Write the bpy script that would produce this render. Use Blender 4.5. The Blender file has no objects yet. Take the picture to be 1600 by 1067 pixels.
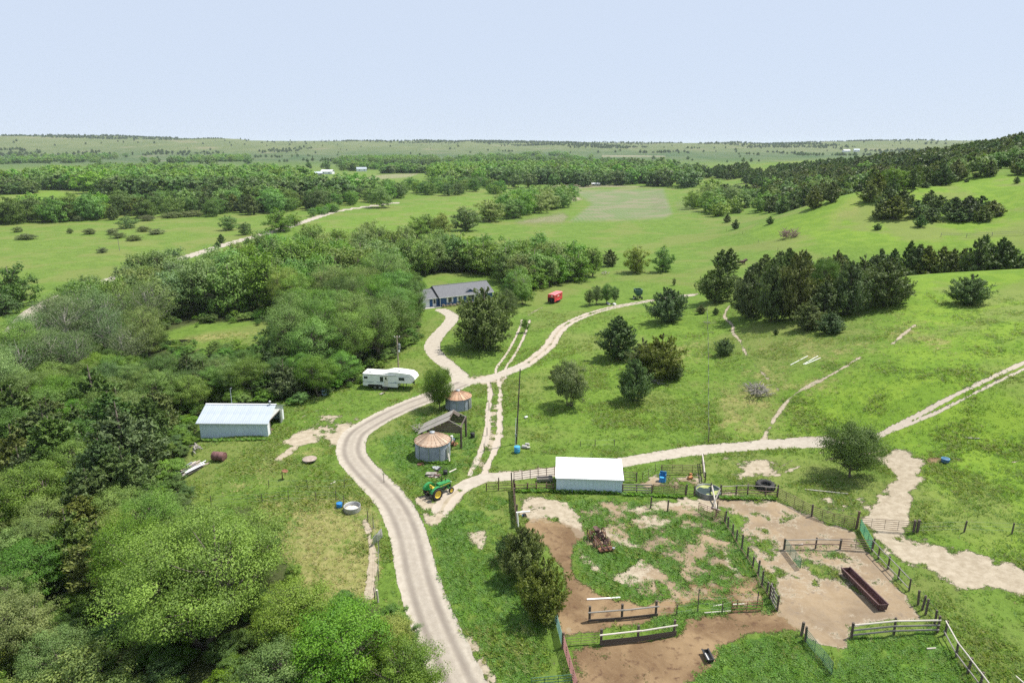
import bpy, math, random
import numpy as np
from mathutils import Vector, Matrix, Quaternion

random.seed(11)
rng = np.random.default_rng(11)
scene = bpy.context.scene
COL = scene.collection

# ------------------------------------------------------------------ camera
H_CAM = 42.0
PITCH = math.radians(16.0)
F_PX = 1600 * 24.0 / 36.0
cam_data = bpy.data.cameras.new('camera')
cam_data.lens = 24.0
cam_data.sensor_width = 36.0
cam_data.clip_start = 0.5
cam_data.clip_end = 60000.0
cam = bpy.data.objects.new('camera', cam_data)
COL.objects.link(cam)
cam.location = (0, 0, H_CAM)
cam.rotation_euler = (math.radians(90) - PITCH, 0, 0)
scene.camera = cam

# ------------------------------------------------------------------ sky and sun
SUN_DIR = Vector((0.93, 0.36, 2.0)).normalized()
SUN_EL = math.asin(SUN_DIR.z)
SUN_AZ = math.atan2(SUN_DIR.x, SUN_DIR.y)
world = bpy.data.worlds.new('World')
scene.world = world
world.use_nodes = True
wn = world.node_tree
wn.nodes.clear()
sky = wn.nodes.new('ShaderNodeTexSky')
sky.sky_type = 'NISHITA'
sky.sun_disc = False
sky.sun_elevation = SUN_EL
sky.sun_rotation = SUN_AZ
sky.altitude = 700
sky.air_density = 1.0
sky.dust_density = 0.4
sky.ozone_density = 2.0
HAZE = 0.000048
bg = wn.nodes.new('ShaderNodeBackground')
bg.inputs['Strength'].default_value = 0.083
wo = wn.nodes.new('ShaderNodeOutputWorld')
veil = wn.nodes.new('ShaderNodeMix')          # thin even veil of high cloud over the whole dome
veil.data_type = 'RGBA'
veil.inputs[0].default_value = 0.92
veil.inputs[7].default_value = (5.35, 6.1, 7.4, 1)
wn.links.new(sky.outputs[0], veil.inputs[6])
wn.links.new(veil.outputs[2], bg.inputs[0])
wn.links.new(bg.outputs[0], wo.inputs[0])

sun_data = bpy.data.lights.new('sun', 'SUN')
sun_data.energy = 4.6
sun_data.angle = math.radians(0.53)
sun_data.color = (1.0, 0.955, 0.88)
sun = bpy.data.objects.new('sun', sun_data)
COL.objects.link(sun)
sun.location = SUN_DIR * 300
sun.rotation_euler = SUN_DIR.to_track_quat('Z', 'Y').to_euler()

scene.view_settings.view_transform = 'Standard'
scene.view_settings.look = 'None'
scene.view_settings.gamma = 1.0
scene.view_settings.use_curve_mapping = False
scene.view_settings.exposure = 0.60
scene.render.engine = 'CYCLES'
cy = scene.cycles
cy.max_bounces = 6
cy.diffuse_bounces = 3
cy.glossy_bounces = 2
cy.transmission_bounces = 4
cy.transparent_max_bounces = 8
cy.volume_bounces = 1
cy.use_denoising = False
cy.use_adaptive_sampling = True
cy.adaptive_threshold = 0.006
cy.sample_clamp_indirect = 3.0
cy.sample_clamp_direct = 12.0
cy.caustics_reflective = False
cy.caustics_refractive = False

# ------------------------------------------------------------------ numeric noise
def _hash(ix, iy, seed):
    h = (ix.astype(np.int64) * 374761393 + iy.astype(np.int64) * 668265263 + seed * 974711) & 0x7fffffff
    h = ((h ^ (h >> 13)) * 1274126177) & 0x7fffffff
    return ((h ^ (h >> 16)) & 0xffff) / 65535.0

def vnoise(x, y, seed=0):
    x = np.asarray(x, float); y = np.asarray(y, float)
    ix = np.floor(x); iy = np.floor(y)
    fx = x - ix; fy = y - iy
    fx = fx * fx * (3 - 2 * fx); fy = fy * fy * (3 - 2 * fy)
    a = _hash(ix, iy, seed); b = _hash(ix + 1, iy, seed)
    c = _hash(ix, iy + 1, seed); d = _hash(ix + 1, iy + 1, seed)
    return (a * (1 - fx) + b * fx) * (1 - fy) + (c * (1 - fx) + d * fx) * fy

def fbm(x, y, octv=4, seed=0):
    s = 0; a = 0.5; t = 0
    for i in range(octv):
        s = s + a * vnoise(x, y, seed + i * 17); t += a
        x = x * 2.03 + 11.3; y = y * 2.03 + 4.7; a *= 0.5
    return s / t

def sstep(a, b, x):
    t = np.clip((x - a) / (b - a), 0, 1)
    return t * t * (3 - 2 * t)

# ------------------------------------------------------------------ terrain
CP, SP = math.cos(PITCH), math.sin(PITCH)

def pix_dir(px, py):
    a = (np.asarray(px, float) - 800) / F_PX
    b = (533.5 - np.asarray(py, float)) / F_PX
    return a, CP + b * SP, -SP + b * CP            # x, y, z of the line of sight

def by_z(px, py, z):
    a, b, c = pix_dir(px, py)
    t = (z - H_CAM) / c
    return a * t, b * t, z

def by_d(px, D, z):
    # a point at horizontal distance D under image column px (far rows): azimuth from the column at horizon height
    th = math.atan2((px - 800) / F_PX, CP)
    return D * math.sin(th), D * math.cos(th), z

_ctrl = []
for px, py, z in [
    # valley floor and farmyard
    (750, 1150, 0), (650, 1000, 0), (900, 1060, 0), (600, 800, 0), (700, 700, 0), (560, 690, 0), (700, 600, 0), (830, 690, 0),
    (700, 490, 0), (800, 520, 0), (880, 600, 0.3), (840, 450, 0), (950, 480, 0.3), (900, 390, 0), (1000, 400, 0.2), (980, 340, 0),
    (800, 350, 0), (640, 340, 0), (600, 400, -0.5), (430, 360, -0.5), (150, 370, -1), (0, 400, -1), (250, 340, -1), (100, 440, -1.5),
    (430, 700, 0), (330, 690, 0), (400, 760, 0), (500, 850, 0), (480, 640, 0), (600, 600, 0), (650, 540, 0), (370, 640, -0.3),
    # creek wood
    (330, 1000, -1.0), (100, 1050, -2), (250, 850, -2), (60, 800, -3), (180, 720, -3), (40, 640, -3), (250, 650, -2.4), (150, 560, -3),
    (20, 520, -2.5), (290, 528, -2), (400, 500, -1.5), (520, 480, -1), (-150, 700, -3), (-150, 950, -2.5), (-150, 500, -2),
    # corral and right slope
    (1000, 900, 0), (950, 770, 0), (1100, 760, 0), (1200, 960, 0), (1300, 1050, 0.2), (1500, 1060, 0.6), (1700, 1060, 1.0), (1380, 850, 0.4),
    (1550, 850, 1.6), (1330, 742, 0.8), (1480, 720, 2.8), (1590, 690, 4.6), (1750, 760, 5.2), (1300, 690, 1.2), (1190, 688, 0.5), (1100, 695, 0),
    (1000, 640, 0.5), (1100, 600, 1.7), (1200, 600, 3.2), (1300, 600, 5.0), (1400, 600, 6.8), (1500, 600, 8.2), (1600, 585, 9.6), (1750, 600, 11.4),
    (1010, 545, 0.8), (1110, 520, 2.6), (1200, 520, 5.0), (1300, 520, 7.4), (1420, 500, 9.6), (1500, 480, 10.8), (1600, 490, 12.0),
    (1100, 460, 1.6), (1180, 440, 5.0), (1300, 445, 9.0), (1400, 432, 11.8), (1500, 419, 13.4), (1600, 417, 14.6), (1720, 416, 15.6),
    # second slope
    (1100, 400, 0.6), (1150, 390, 2.0), (1200, 390, 4.6), (1230, 372, 6.4), (1300, 375, 8.6), (1300, 340, 13.4), (1325, 305, 20.5),
    (1150, 352, 2.0), (1200, 340, 6.2), (1400, 350, 13.6), (1590, 375, 12.0), (1590, 320, 19.6), (1590, 280, 27.0), (1480, 310, 20.8),
    (1420, 281, 26.5), (1520, 264.5, 31.0), (1600, 262.5, 32.4), (1720, 262, 34), (1480, 385, 9.6), (1380, 385, 8.6),
    # floor beyond
    (700, 300, 0), (950, 296, 0), (1060, 300, 0), (400, 300, 0), (100, 310, 0), (1080, 330, 0), (800, 270, 1), (400, 265, 1), (50, 270, 1), (-150, 300, 0),
]:
    _ctrl.append(by_z(px, py, z))
for px, D, z in [
    (1380, 205, 5.4), (1480, 208, 5.2), (1600, 214, 6.0), (1720, 220, 7.0), (1440, 184, 12.0), (1590, 186, 13.2),
    (1520, 390, 24), (1620, 390, 26), (1420, 390, 19), (1330, 400, 14), (1230, 420, 8), (1720, 390, 30),
    (1700, 640, 54), (1600, 640, 47.5), (1540, 640, 42), (1480, 650, 36), (1400, 670, 30), (1320, 690, 24), (1220, 720, 15), (1120, 760, 7), (1040, 780, 2),
    (1560, 500, 33), (1460, 520, 26), (1340, 540, 18), (1230, 560, 10), (1150, 580, 4), (1600, 760, 41), (1480, 800, 30),
    (1250, 1050, 24), (1330, 1000, 23), (1180, 1100, 16), (1090, 1150, 10), (1250, 1300, 14), (1000, 1150, 4), (1400, 1500, 16),
    (0, 1000, 1), (300, 1000, 1), (600, 1000, 1), (850, 1000, 2), (0, 1700, 4), (300, 1700, 4), (600, 1700, 4), (900, 1700, 6), (1150, 1800, 8),
    (1400, 2100, 18), (1600, 2000, 24),
]:
    _ctrl.append(by_d(px, D, z))
for px, y in [(-150, 217), (-60, 217), (30, 217.2), (100, 217), (190, 218), (260, 217), (350, 219), (450, 223), (540, 222.6), (620, 224), (700, 222.6),
              (800, 224.6), (880, 225.2), (960, 226), (1050, 227), (1120, 225.5), (1200, 224.5), (1300, 223), (1400, 223), (1480, 225), (1600, 225), (1750, 225)]:
    dep = PITCH + math.atan((y - 533.5) / F_PX)
    Dr = 4300
    th = math.atan2((px - 800) / F_PX, CP)
    _ctrl.append((Dr * math.sin(th), Dr * math.cos(th), H_CAM - Dr * math.tan(dep)))
    _ctrl.append((6500 * math.sin(th), 6500 * math.cos(th), 30))
    _ctrl.append((14000 * math.sin(th), 14000 * math.cos(th), 20))
for px in range(-150, 1800, 150):
    th = math.atan2((px - 800) / F_PX, CP)
    zb = 10 if px < 900 else 14
    _ctrl.append((2700 * math.sin(th), 2700 * math.cos(th), zb))
for th in (-80, -120, 180, 120, 80):
    for D in (40, 150, 600, 3000):
        zz = 0 if th < 0 or D < 100 else min(12, D * .06)
        _ctrl.append((D * math.sin(math.radians(th)), D * math.cos(math.radians(th)), zz))
for th in (-60, -30, 0, 30, 60):
    _ctrl.append((20 * math.sin(math.radians(th)), 20 * math.cos(math.radians(th)), 0))
_c = np.array(_ctrl)

def _warp(x, y):
    r = np.maximum(np.hypot(x, y), 15.0)
    return np.log(r), np.arctan2(x, y)
_cu, _cv = _warp(_c[:, 0], _c[:, 1])
_CC = 0.10
_A = np.sqrt((_cu[:, None] - _cu[None]) ** 2 + (_cv[:, None] - _cv[None]) ** 2 + _CC ** 2)
_n = len(_c)
_M = np.zeros((_n + 1, _n + 1)); _M[:_n, :_n] = _A + 0 * np.eye(_n); _M[:_n, _n] = 1; _M[_n, :_n] = 1
_M[:_n, :_n] -= np.eye(_n) * 0.004
_w = np.linalg.solve(_M, np.append(_c[:, 2], 0))

def hgt(x, y):
    x = np.asarray(x, float); y = np.asarray(y, float)
    sh = x.shape
    u, v = _warp(x.ravel(), y.ravel())
    out = np.empty(len(u))
    for i in range(0, len(u), 60000):
        d = np.sqrt((u[i:i + 60000, None] - _cu) ** 2 + (v[i:i + 60000, None] - _cv) ** 2 + _CC ** 2)
        out[i:i + 60000] = d @ _w[:_n] + _w[_n]
    xr, yr = x.ravel(), y.ravel()
    D = np.hypot(xr, yr)
    # gentle swells near by, gullies and knolls on the far hills
    out += (fbm(xr / 30, yr / 30, 3, 3) - .5) * 0.9 * sstep(25, 160, D)
    amp = sstep(1500, 4200, D) * 44
    rid = np.abs(fbm(xr / 620, yr / 900, 4, 9) - .5) * 2
    out += amp * (0.38 - rid) * (D < 9000) * .7
    amp2 = sstep(450, 900, D) * (1 - sstep(1300, 2200, D)) * sstep(120, 300, xr) * 7
    out += amp2 * (fbm(xr / 130, yr / 130, 3, 21) - .5)
    return out.reshape(sh)

def ground(px, py):
    """points on the ground along the lines of sight of the given picture points"""
    px = np.atleast_1d(np.asarray(px, float)); py = np.atleast_1d(np.asarray(py, float))
    a, b, c = pix_dir(px, py)
    hn = np.hypot(a, b)
    ts = np.concatenate([np.linspace(30, 320, 150), np.geomspace(325, 13000, 110)])
    T = ts[None] / hn[:, None]
    Z = H_CAM + c[:, None] * T
    G = hgt(a[:, None] * T, b[:, None] * T)
    below = Z <= G
    k = np.where(below.any(1), below.argmax(1), len(ts) - 1)
    k = np.maximum(k, 1)
    lo = T[np.arange(len(px)), k - 1]; hi = T[np.arange(len(px)), k]
    for _ in range(14):
        m = (lo + hi) / 2
        bel = H_CAM + c * m <= hgt(a * m, b * m)
        hi = np.where(bel, m, hi); lo = np.where(bel, lo, m)
    x, y = a * hi, b * hi
    return np.stack([x, y, hgt(x, y)], 1)

def G(px, py):
    return Vector(ground(px, py)[0])

def project(x, y, z):
    dx, dy, dz = x, y, z - H_CAM
    f = dy * CP - dz * SP
    u = dy * SP + dz * CP
    ok = f > 1
    f = np.where(ok, f, 1)
    return np.where(ok, 800 + F_PX * dx / f, -9999), np.where(ok, 533.5 - F_PX * u / f, -9999)

def zat(x, y):
    return float(hgt(np.array([x]), np.array([y]))[0])

def smooth_line(pts, n=8):
    """Catmull-Rom through picture points"""
    P = [np.array(p, float) for p in pts]
    P = [2 * P[0] - P[1]] + P + [2 * P[-1] - P[-2]]
    out = []
    for i in range(1, len(P) - 2):
        for k in range(n):
            t = k / n
            out.append(0.5 * ((2 * P[i]) + (-P[i - 1] + P[i + 1]) * t + (2 * P[i - 1] - 5 * P[i] + 4 * P[i + 1] - P[i + 2]) * t * t
                              + (-P[i - 1] + 3 * P[i] - 3 * P[i + 1] + P[i + 2]) * t ** 3))
    out.append(P[-2])
    return np.array(out)

# ------------------------------------------------------------------ object helpers
def tag(o, label=None, cat=None, group=None, kind=None):
    if label: o['label'] = label
    if cat: o['category'] = cat
    if group: o['group'] = group
    if kind: o['kind'] = kind
    return o

def root(name, loc, rz=0.0, label=None, cat=None, group=None):
    o = bpy.data.objects.new(name, None)
    o.empty_display_size = 0.3
    COL.objects.link(o)
    o.location = loc
    o.rotation_euler = (0, 0, rz)
    return tag(o, label, cat, group)

def link(name, mesh, parent=None, loc=(0, 0, 0)):
    o = bpy.data.objects.new(name, mesh)
    COL.objects.link(o)
    o.parent = parent
    o.location = loc
    return o

class MB:
    def __init__(s): s.v = []; s.f = []; s.m = []
    def add(s, vs, fs, mi=0):
        b = len(s.v)
        s.v.extend([tuple(v) for v in vs]); s.f.extend([tuple(b + i for i in f) for f in fs]); s.m.extend([mi] * len(fs))
        return s
    def box(s, c, sz, rz=0, M=None, mi=0, taper=1.0):
        hx, hy, hz = sz[0] / 2, sz[1] / 2, sz[2] / 2
        R = M if M is not None else Matrix.Rotation(rz, 3, 'Z')
        vs = []
        for dz in (-1, 1):
            t = taper if dz > 0 else 1
            for dx, dy in ((-1, -1), (1, -1), (1, 1), (-1, 1)):
                vs.append(Vector(c) + R @ Vector((dx * hx * t, dy * hy * t, dz * hz)))
        return s.add(vs, [(0, 3, 2, 1), (4, 5, 6, 7), (0, 1, 5, 4), (1, 2, 6, 5), (2, 3, 7, 6), (3, 0, 4, 7)], mi)
    def beam(s, p0, p1, w, h, mi=0):
        p0 = Vector(p0); p1 = Vector(p1); d = p1 - p0
        q = d.to_track_quat('X', 'Z').to_matrix()
        return s.box((p0 + p1) / 2, (d.length, w, h), M=q, mi=mi)
    def tube(s, pts, rad, n=6, mi=0, caps=True):
        pts = [Vector(p) for p in pts]
        if not hasattr(rad, '__len__'): rad = [rad] * len(pts)
        vs = []; fs = []
        for i, p in enumerate(pts):
            d = (pts[min(i + 1, len(pts) - 1)] - pts[max(i - 1, 0)])
            q = d.to_track_quat('Z', 'Y')
            for k in range(n):
                a = 2 * math.pi * k / n
                vs.append(p + q @ Vector((math.cos(a) * rad[i], math.sin(a) * rad[i], 0)))
        for i in range(len(pts) - 1):
            for k in range(n):
                k2 = (k + 1) % n
                fs.append((i * n + k, i * n + k2, (i + 1) * n + k2, (i + 1) * n + k))
        if caps:
            fs.append(tuple(range(n))[::-1]); fs.append(tuple((len(pts) - 1) * n + k for k in range(n)))
        return s.add(vs, fs, mi)
    def lathe(s, prof, n=24, c=(0, 0, 0), M=None, mi=0, a0=0.0, a1=2 * math.pi):
        full = abs(a1 - a0 - 2 * math.pi) < 1e-6
        nn = n if full else n + 1
        vs = []; fs = []
        R = M if M is not None else Matrix.Identity(3)
        for r, z in prof:
            for k in range(nn):
                a = a0 + (a1 - a0) * k / n
                vs.append(Vector(c) + R @ Vector((r * math.cos(a), r * math.sin(a), z)))
        for i in range(len(prof) - 1):
            for k in range(n):
                k2 = (k + 1) % nn
                fs.append((i * nn + k, i * nn + k2, (i + 1) * nn + k2, (i + 1) * nn + k))
        return s.add(vs, fs, mi)
    def prism(s, poly, axis_from, axis_to, mi=0):
        """extrude a polygon (list of 3-vectors) by vector axis_to-axis_from"""
        d = Vector(axis_to) - Vector(axis_from)
        n = len(poly)
        vs = [Vector(p) for p in poly] + [Vector(p) + d for p in poly]
        fs = [tuple(range(n))[::-1], tuple(range(n, 2 * n))] + [(i, (i + 1) % n, n + (i + 1) % n, n + i) for i in range(n)]
        return s.add(vs, fs, mi)
    def mesh(s, name, mats, smooth=False):
        me = bpy.data.meshes.new(name)
        me.from_pydata(s.v, [], s.f)
        for m in (mats if isinstance(mats, (list, tuple)) else [mats]): me.materials.append(m)
        me.polygons.foreach_set('material_index', s.m)
        if smooth: me.polygons.foreach_set('use_smooth', [True] * len(s.f))
        import bmesh
        bm = bmesh.new(); bm.from_mesh(me)
        bmesh.ops.recalc_face_normals(bm, faces=bm.faces)
        bm.to_mesh(me); bm.free()
        me.update()
        return me
    def build(s, name, mats, parent=None, smooth=False, loc=(0, 0, 0)):
        return link(name, s.mesh(name, mats, smooth), parent, loc)

# ------------------------------------------------------------------ materials
def nt(m):
    m.use_nodes = True
    t = m.node_tree; t.nodes.clear()
    return t

def add(t, typ, **kw):
    n = t.nodes.new(typ)
    for k, v in kw.items(): setattr(n, k, v)
    return n

def mixc(t, fac, a, b, blend='MIX'):
    n = add(t, 'ShaderNodeMix', data_type='RGBA', blend_type=blend)
    for sock, val in ((n.inputs[0], fac), (n.inputs[6], a), (n.inputs[7], b)):
        if hasattr(val, 'is_output'): t.links.new(val, sock)
        elif isinstance(val, (int, float)): sock.default_value = val
        else: sock.default_value = (*val, 1) if len(val) == 3 else val
    return n.outputs[2]

def mth(t, op, a, b=None, c=None, clamp=False):
    n = add(t, 'ShaderNodeMath', operation=op, use_clamp=clamp)
    for i, val in enumerate((a, b, c)):
        if val is None: continue
        if hasattr(val, 'is_output'): t.links.new(val, n.inputs[i])
        else: n.inputs[i].default_value = val
    return n.outputs[0]

def ramp01(t, val, lo, hi):
    n = add(t, 'ShaderNodeMapRange', interpolation_type='SMOOTHSTEP')
    t.links.new(val, n.inputs[0])
    for i, v in ((1, lo), (2, hi)):
        if hasattr(v, 'is_output'): t.links.new(v, n.inputs[i])
        else: n.inputs[i].default_value = v
    return n.outputs[0]

def noise(t, vec, scale, detail=4, rough=0.55, dist=0.0):
    n = add(t, 'ShaderNodeTexNoise')
    n.inputs['Scale'].default_value = scale
    n.inputs['Detail'].default_value = detail
    n.inputs['Roughness'].default_value = rough
    n.inputs['Distortion'].default_value = dist
    t.links.new(vec, n.inputs['Vector'])
    return n.outputs['Fac']

def vscale(t, vec, s):
    n = add(t, 'ShaderNodeVectorMath', operation='MULTIPLY')
    t.links.new(vec, n.inputs[0]); n.inputs[1].default_value = s
    return n.outputs[0]

_mats = {}
def pmat(name, c1, c2=None, scale=3.0, rough=0.7, metal=0.0, bump=0.0, stretch=(1, 1, 1), detail=5, lo=.35, hi=.65, c3=None, s3=9.0, lo3=.55, hi3=.7, objvar=0.12):
    """weathered surface: two colours broken up by noise, a third in patches, a little value change per object"""
    if name in _mats: return _mats[name]
    m = bpy.data.materials.new(name); t = nt(m)
    tc = add(t, 'ShaderNodeTexCoord')
    v = vscale(t, tc.outputs['Object'], stretch)
    col = (*c1, 1)
    if c2 is not None:
        col = mixc(t, ramp01(t, noise(t, v, scale, detail), lo, hi), c1, c2)
    if c3 is not None:
        col = mixc(t, ramp01(t, noise(t, v, s3, 4), lo3, hi3), col, c3)
    if objvar:
        oi = add(t, 'ShaderNodeObjectInfo')
        hsv = add(t, 'ShaderNodeHueSaturation')
        f = mth(t, 'MULTIPLY_ADD', oi.outputs['Random'], 2 * objvar, 1 - objvar)
        t.links.new(f, hsv.inputs['Value'])
        if hasattr(col, 'is_output'): t.links.new(col, hsv.inputs['Color'])
        else: hsv.inputs['Color'].default_value = col
        col = hsv.outputs[0]
    p = add(t, 'ShaderNodeBsdfPrincipled')
    if hasattr(col, 'is_output'): t.links.new(col, p.inputs['Base Color'])
    else: p.inputs['Base Color'].default_value = col
    p.inputs['Roughness'].default_value = rough
    p.inputs['Metallic'].default_value = metal
    if bump:
        b = add(t, 'ShaderNodeBump'); b.inputs['Strength'].default_value = bump; b.inputs['Distance'].default_value = 0.03
        t.links.new(noise(t, v, scale * 4, 4), b.inputs['Height'])
        t.links.new(b.outputs[0], p.inputs['Normal'])
    o = add(t, 'ShaderNodeOutputMaterial'); t.links.new(p.outputs[0], o.inputs[0])
    _mats[name] = m
    return m
# ------------------------------------------------------------------ ground sheet: polar grid round the foot of the camera
_r = [0.5, 6, 14, 22]
r = 27.0
while r < 15000:
    _r.append(r)
    r += min(max(4.0e-5 * r * r, 0.23), r * (0.03 if r < 2200 or r > 6000 else 0.012))
_r.append(15000.0)
_r = np.array(_r)
_th = np.concatenate([np.linspace(-180, -56, 20, endpoint=False), np.arange(-50, 50.001, 0.127), np.linspace(56, 180, 20)])
_th = np.radians(_th)
NR, NT = len(_r), len(_th)
RR, TT = np.meshgrid(_r, _th, indexing='ij')
GX = (RR * np.sin(TT)).ravel(); GY = (RR * np.cos(TT)).ravel()
GZ = hgt(GX, GY)
PX, PY = project(GX, GY, GZ)
DD = RR.ravel()
NV = len(GX)

def line_mask(pts, hw, soft=0.5, n=8, raw=False, dmax=None):
    """1 inside a band of half width hw metres about a line drawn on the ground"""
    P = ground(*smooth_line(pts, n).T) if not raw else pts
    if dmax: P = P[np.hypot(P[:, 0], P[:, 1]) < dmax]
    out = np.zeros(NV)
    for i in range(len(P) - 1):
        ax, ay = P[i, :2]; bx, by = P[i + 1, :2]
        if math.hypot(bx - ax, by - ay) > 90: continue
        mg = hw + soft + .5
        sel = np.where((GX > min(ax, bx) - mg) & (GX < max(ax, bx) + mg) & (GY > min(ay, by) - mg) & (GY < max(ay, by) + mg))[0]
        if not len(sel): continue
        dx, dy = bx - ax, by - ay
        L = dx * dx + dy * dy + 1e-9
        t = np.clip(((GX[sel] - ax) * dx + (GY[sel] - ay) * dy) / L, 0, 1)
        d = np.hypot(GX[sel] - ax - t * dx, GY[sel] - ay - t * dy)
        out[sel] = np.maximum(out[sel], 1 - sstep(hw - soft, hw + soft, d))
    return out

def poly_mask(pts, soft=6.0, dmin=0, dmax=1e9):
    """0..1 inside an outline given on the picture, soft over some picture points"""
    P = np.array(pts, float)
    out = np.zeros(NV)
    sel = np.where((PX > P[:, 0].min() - soft) & (PX < P[:, 0].max() + soft) & (PY > P[:, 1].min() - soft) & (PY < P[:, 1].max() + soft)
                   & (DD > dmin) & (DD < dmax))[0]
    x, y = PX[sel], PY[sel]
    ins = np.zeros(len(sel), bool); dist = np.full(len(sel), 1e9)
    for i in range(len(P)):
        ax, ay = P[i]; bx, by = P[(i + 1) % len(P)]
        cr = (ay > y) != (by > y)
        with np.errstate(divide='ignore', invalid='ignore'):
            ins ^= cr & (x < (bx - ax) * (y - ay) / (by - ay + 1e-12) + ax)
        dx, dy = bx - ax, by - ay
        t = np.clip(((x - ax) * dx + (y - ay) * dy) / (dx * dx + dy * dy + 1e-9), 0, 1)
        dist = np.minimum(dist, np.hypot(x - ax - t * dx, y - ay - t * dy))
    out[sel] = np.clip(.5 + np.where(ins, dist, -dist) / (2 * soft), 0, 1)
    return out

mx = np.maximum
road = np.zeros(NV); track = np.zeros(NV); sand = np.zeros(NV); brown = np.zeros(NV); dry = np.zeros(NV)
lush = np.zeros(NV); weeds = np.zeros(NV); field = np.zeros(NV); rut = np.zeros(NV); wood = np.zeros(NV)

# main gravel drive, bottom edge up to the junction and on to the house
R1 = [(733, 1100), (719, 1067), (689, 1000), (669, 950), (653, 900), (645, 864), (636, 830), (622, 797), (604, 771), (581, 748), (562, 728), (550, 710),
      (549, 694), (557, 677), (578, 662), (612, 644), (642, 631), (671, 620), (700, 608), (722, 598)]
R2 = [(722, 598), (717, 586), (702, 572), (683, 556), (675, 541), (683, 525), (699, 508), (707, 496), (700, 489), (690, 484)]
R3 = [(722, 598), (760, 592), (792, 581), (820, 570), (848, 549), (862, 535), (873, 517), (890, 504), (920, 491), (950, 482), (985, 475), (1040, 466), (1085, 460)]
R6 = [(688, 800), (700, 780), (725, 759), (750, 747), (775, 744), (810, 742), (868, 735), (960, 724), (1000, 717), (1040, 710), (1100, 702), (1160, 697), (1220, 693), (1290, 690)]
CR = [(-60, 640), (0, 585), (40, 500), (120, 455), (275, 407), (350, 383), (430, 361), (480, 345), (520, 332), (560, 325), (620, 317)]
road = mx(road, line_mask(R1, 2.1, .45)); road = mx(road, line_mask(R2, 1.7, .4))
spur = mx(line_mask([(549, 676), (520, 667), (492, 672), (468, 692)], 2.0, 1.6) * .8, poly_mask([(478, 692), (488, 655), (515, 652), (560, 655), (566, 680), (540, 700), (522, 700), (505, 688)], 9) * .74)
spur = mx(spur, line_mask([(475, 690), (455, 703), (437, 716)], .8, .6) * .8)
sand = mx(sand, spur)
rut = mx(rut, line_mask(R1, .42, .35) * .8)
def ruts(pts, off, hw, soft=.3, k=1.0, n=8):
    P = ground(*smooth_line(pts, n).T)
    T = np.gradient(P[:, :2], axis=0); T /= np.linalg.norm(T, axis=1)[:, None] + 1e-9
    N = np.stack([-T[:, 1], T[:, 0]], 1)
    m = np.zeros(NV)
    for s in off:
        Q = P.copy(); Q[:, :2] += N * s
        m = mx(m, line_mask(Q, hw, soft, raw=True))
    return m * k
rutR1 = ruts(R1, (-.95, .95), .34, .3)
track = mx(track, ruts(R3, (-.8, .8), .5, .35)); sand = mx(sand, line_mask(R3, 1.5, .6) * .62)
road = mx(road, line_mask(R3[:4], 1.5, .7) * .9)
track = mx(track, ruts(R6[:8], (-.75, .75), .5, .35, .9)); sand = mx(sand, line_mask(R6, 1.5, .6) * .66)
road = mx(road, line_mask(R6[7:], 1.35, .6)); road = mx(road, line_mask(R6[2:8], 1.2, .6) * .8)
sand = mx(sand, line_mask([(662, 778), (668, 800), (676, 815), (682, 800)], 1.0, .8) * .6)
R4 = [(783, 590), (783, 575), (797, 555), (809, 533), (817, 515), (822, 500)]
track = mx(track, ruts(R4, (-.9, .9), .32, .3, .85))
R5 = [(771, 592), (774, 612), (772, 640), (772, 668), (766, 695), (756, 718), (745, 742)]
track = mx(track, ruts(R5, (-.95, .9), .50, .45, .85)); sand = mx(sand, line_mask(R5, 1.6, .9) * .42)
track = mx(track, line_mask([(777, 600), (783, 630), (783, 660), (778, 690)], .35, .3) * .6)
sand = mx(sand, poly_mask([(722, 590), (760, 585), (795, 575), (800, 590), (785, 605), (765, 603), (740, 604)], 7) * .8)
R7 = [(1290, 690), (1330, 690), (1365, 682), (1400, 665), (1440, 645), (1490, 618), (1540, 594), (1600, 566), (1680, 525)]
R7b = [(1365, 690), (1382, 678), (1424, 661), (1470, 641), (1530, 610), (1600, 576), (1680, 536)]
track = mx(track, line_mask(R7, .42, .3)); track = mx(track, line_mask(R7b, .3, .3) * .9)
for pts, w, k in [
    ([(1192, 690), (1208, 658), (1235, 622), (1262, 604), (1300, 585), (1345, 558)], .38, .75),
    ([(1395, 537), (1412, 522), (1430, 507)], .3, .7),
    ([(1140, 477), (1132, 494), (1144, 508), (1146, 520), (1156, 532)], .34, .85), ([(1156, 532), (1170, 560), (1200, 592), (1218, 610)], .22, .55),
    ([(1385, 703), (1330, 712), (1270, 722), (1215, 742)], .35, .6), ([(1200, 745), (1236, 720), (1290, 706)], .28, .5),
    ([(848, 480), (838, 485), (826, 492)], .3, .6), ([(878, 462), (872, 450), (856, 446)], .3, .5),
    ([(570, 812), (578, 838), (584, 865), (580, 900), (578, 930)], .42, .8),
    ([(475, 650), (510, 636), (550, 618)], .4, .35),
    ([(700, 487), (712, 496), (722, 500)], .9, .5),
    ([(1585, 722), (1640, 700)], .4, .6),
    ([(890, 985), (872, 1010), (862, 1040)], .5, .45),
    ([(640, 790), (652, 830), (664, 850)], .5, .3), ([(735, 1000), (756, 1040), (765, 1067)], .7, .55),
]:
    sand = mx(sand, line_mask(pts, w, .35) * k)
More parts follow.
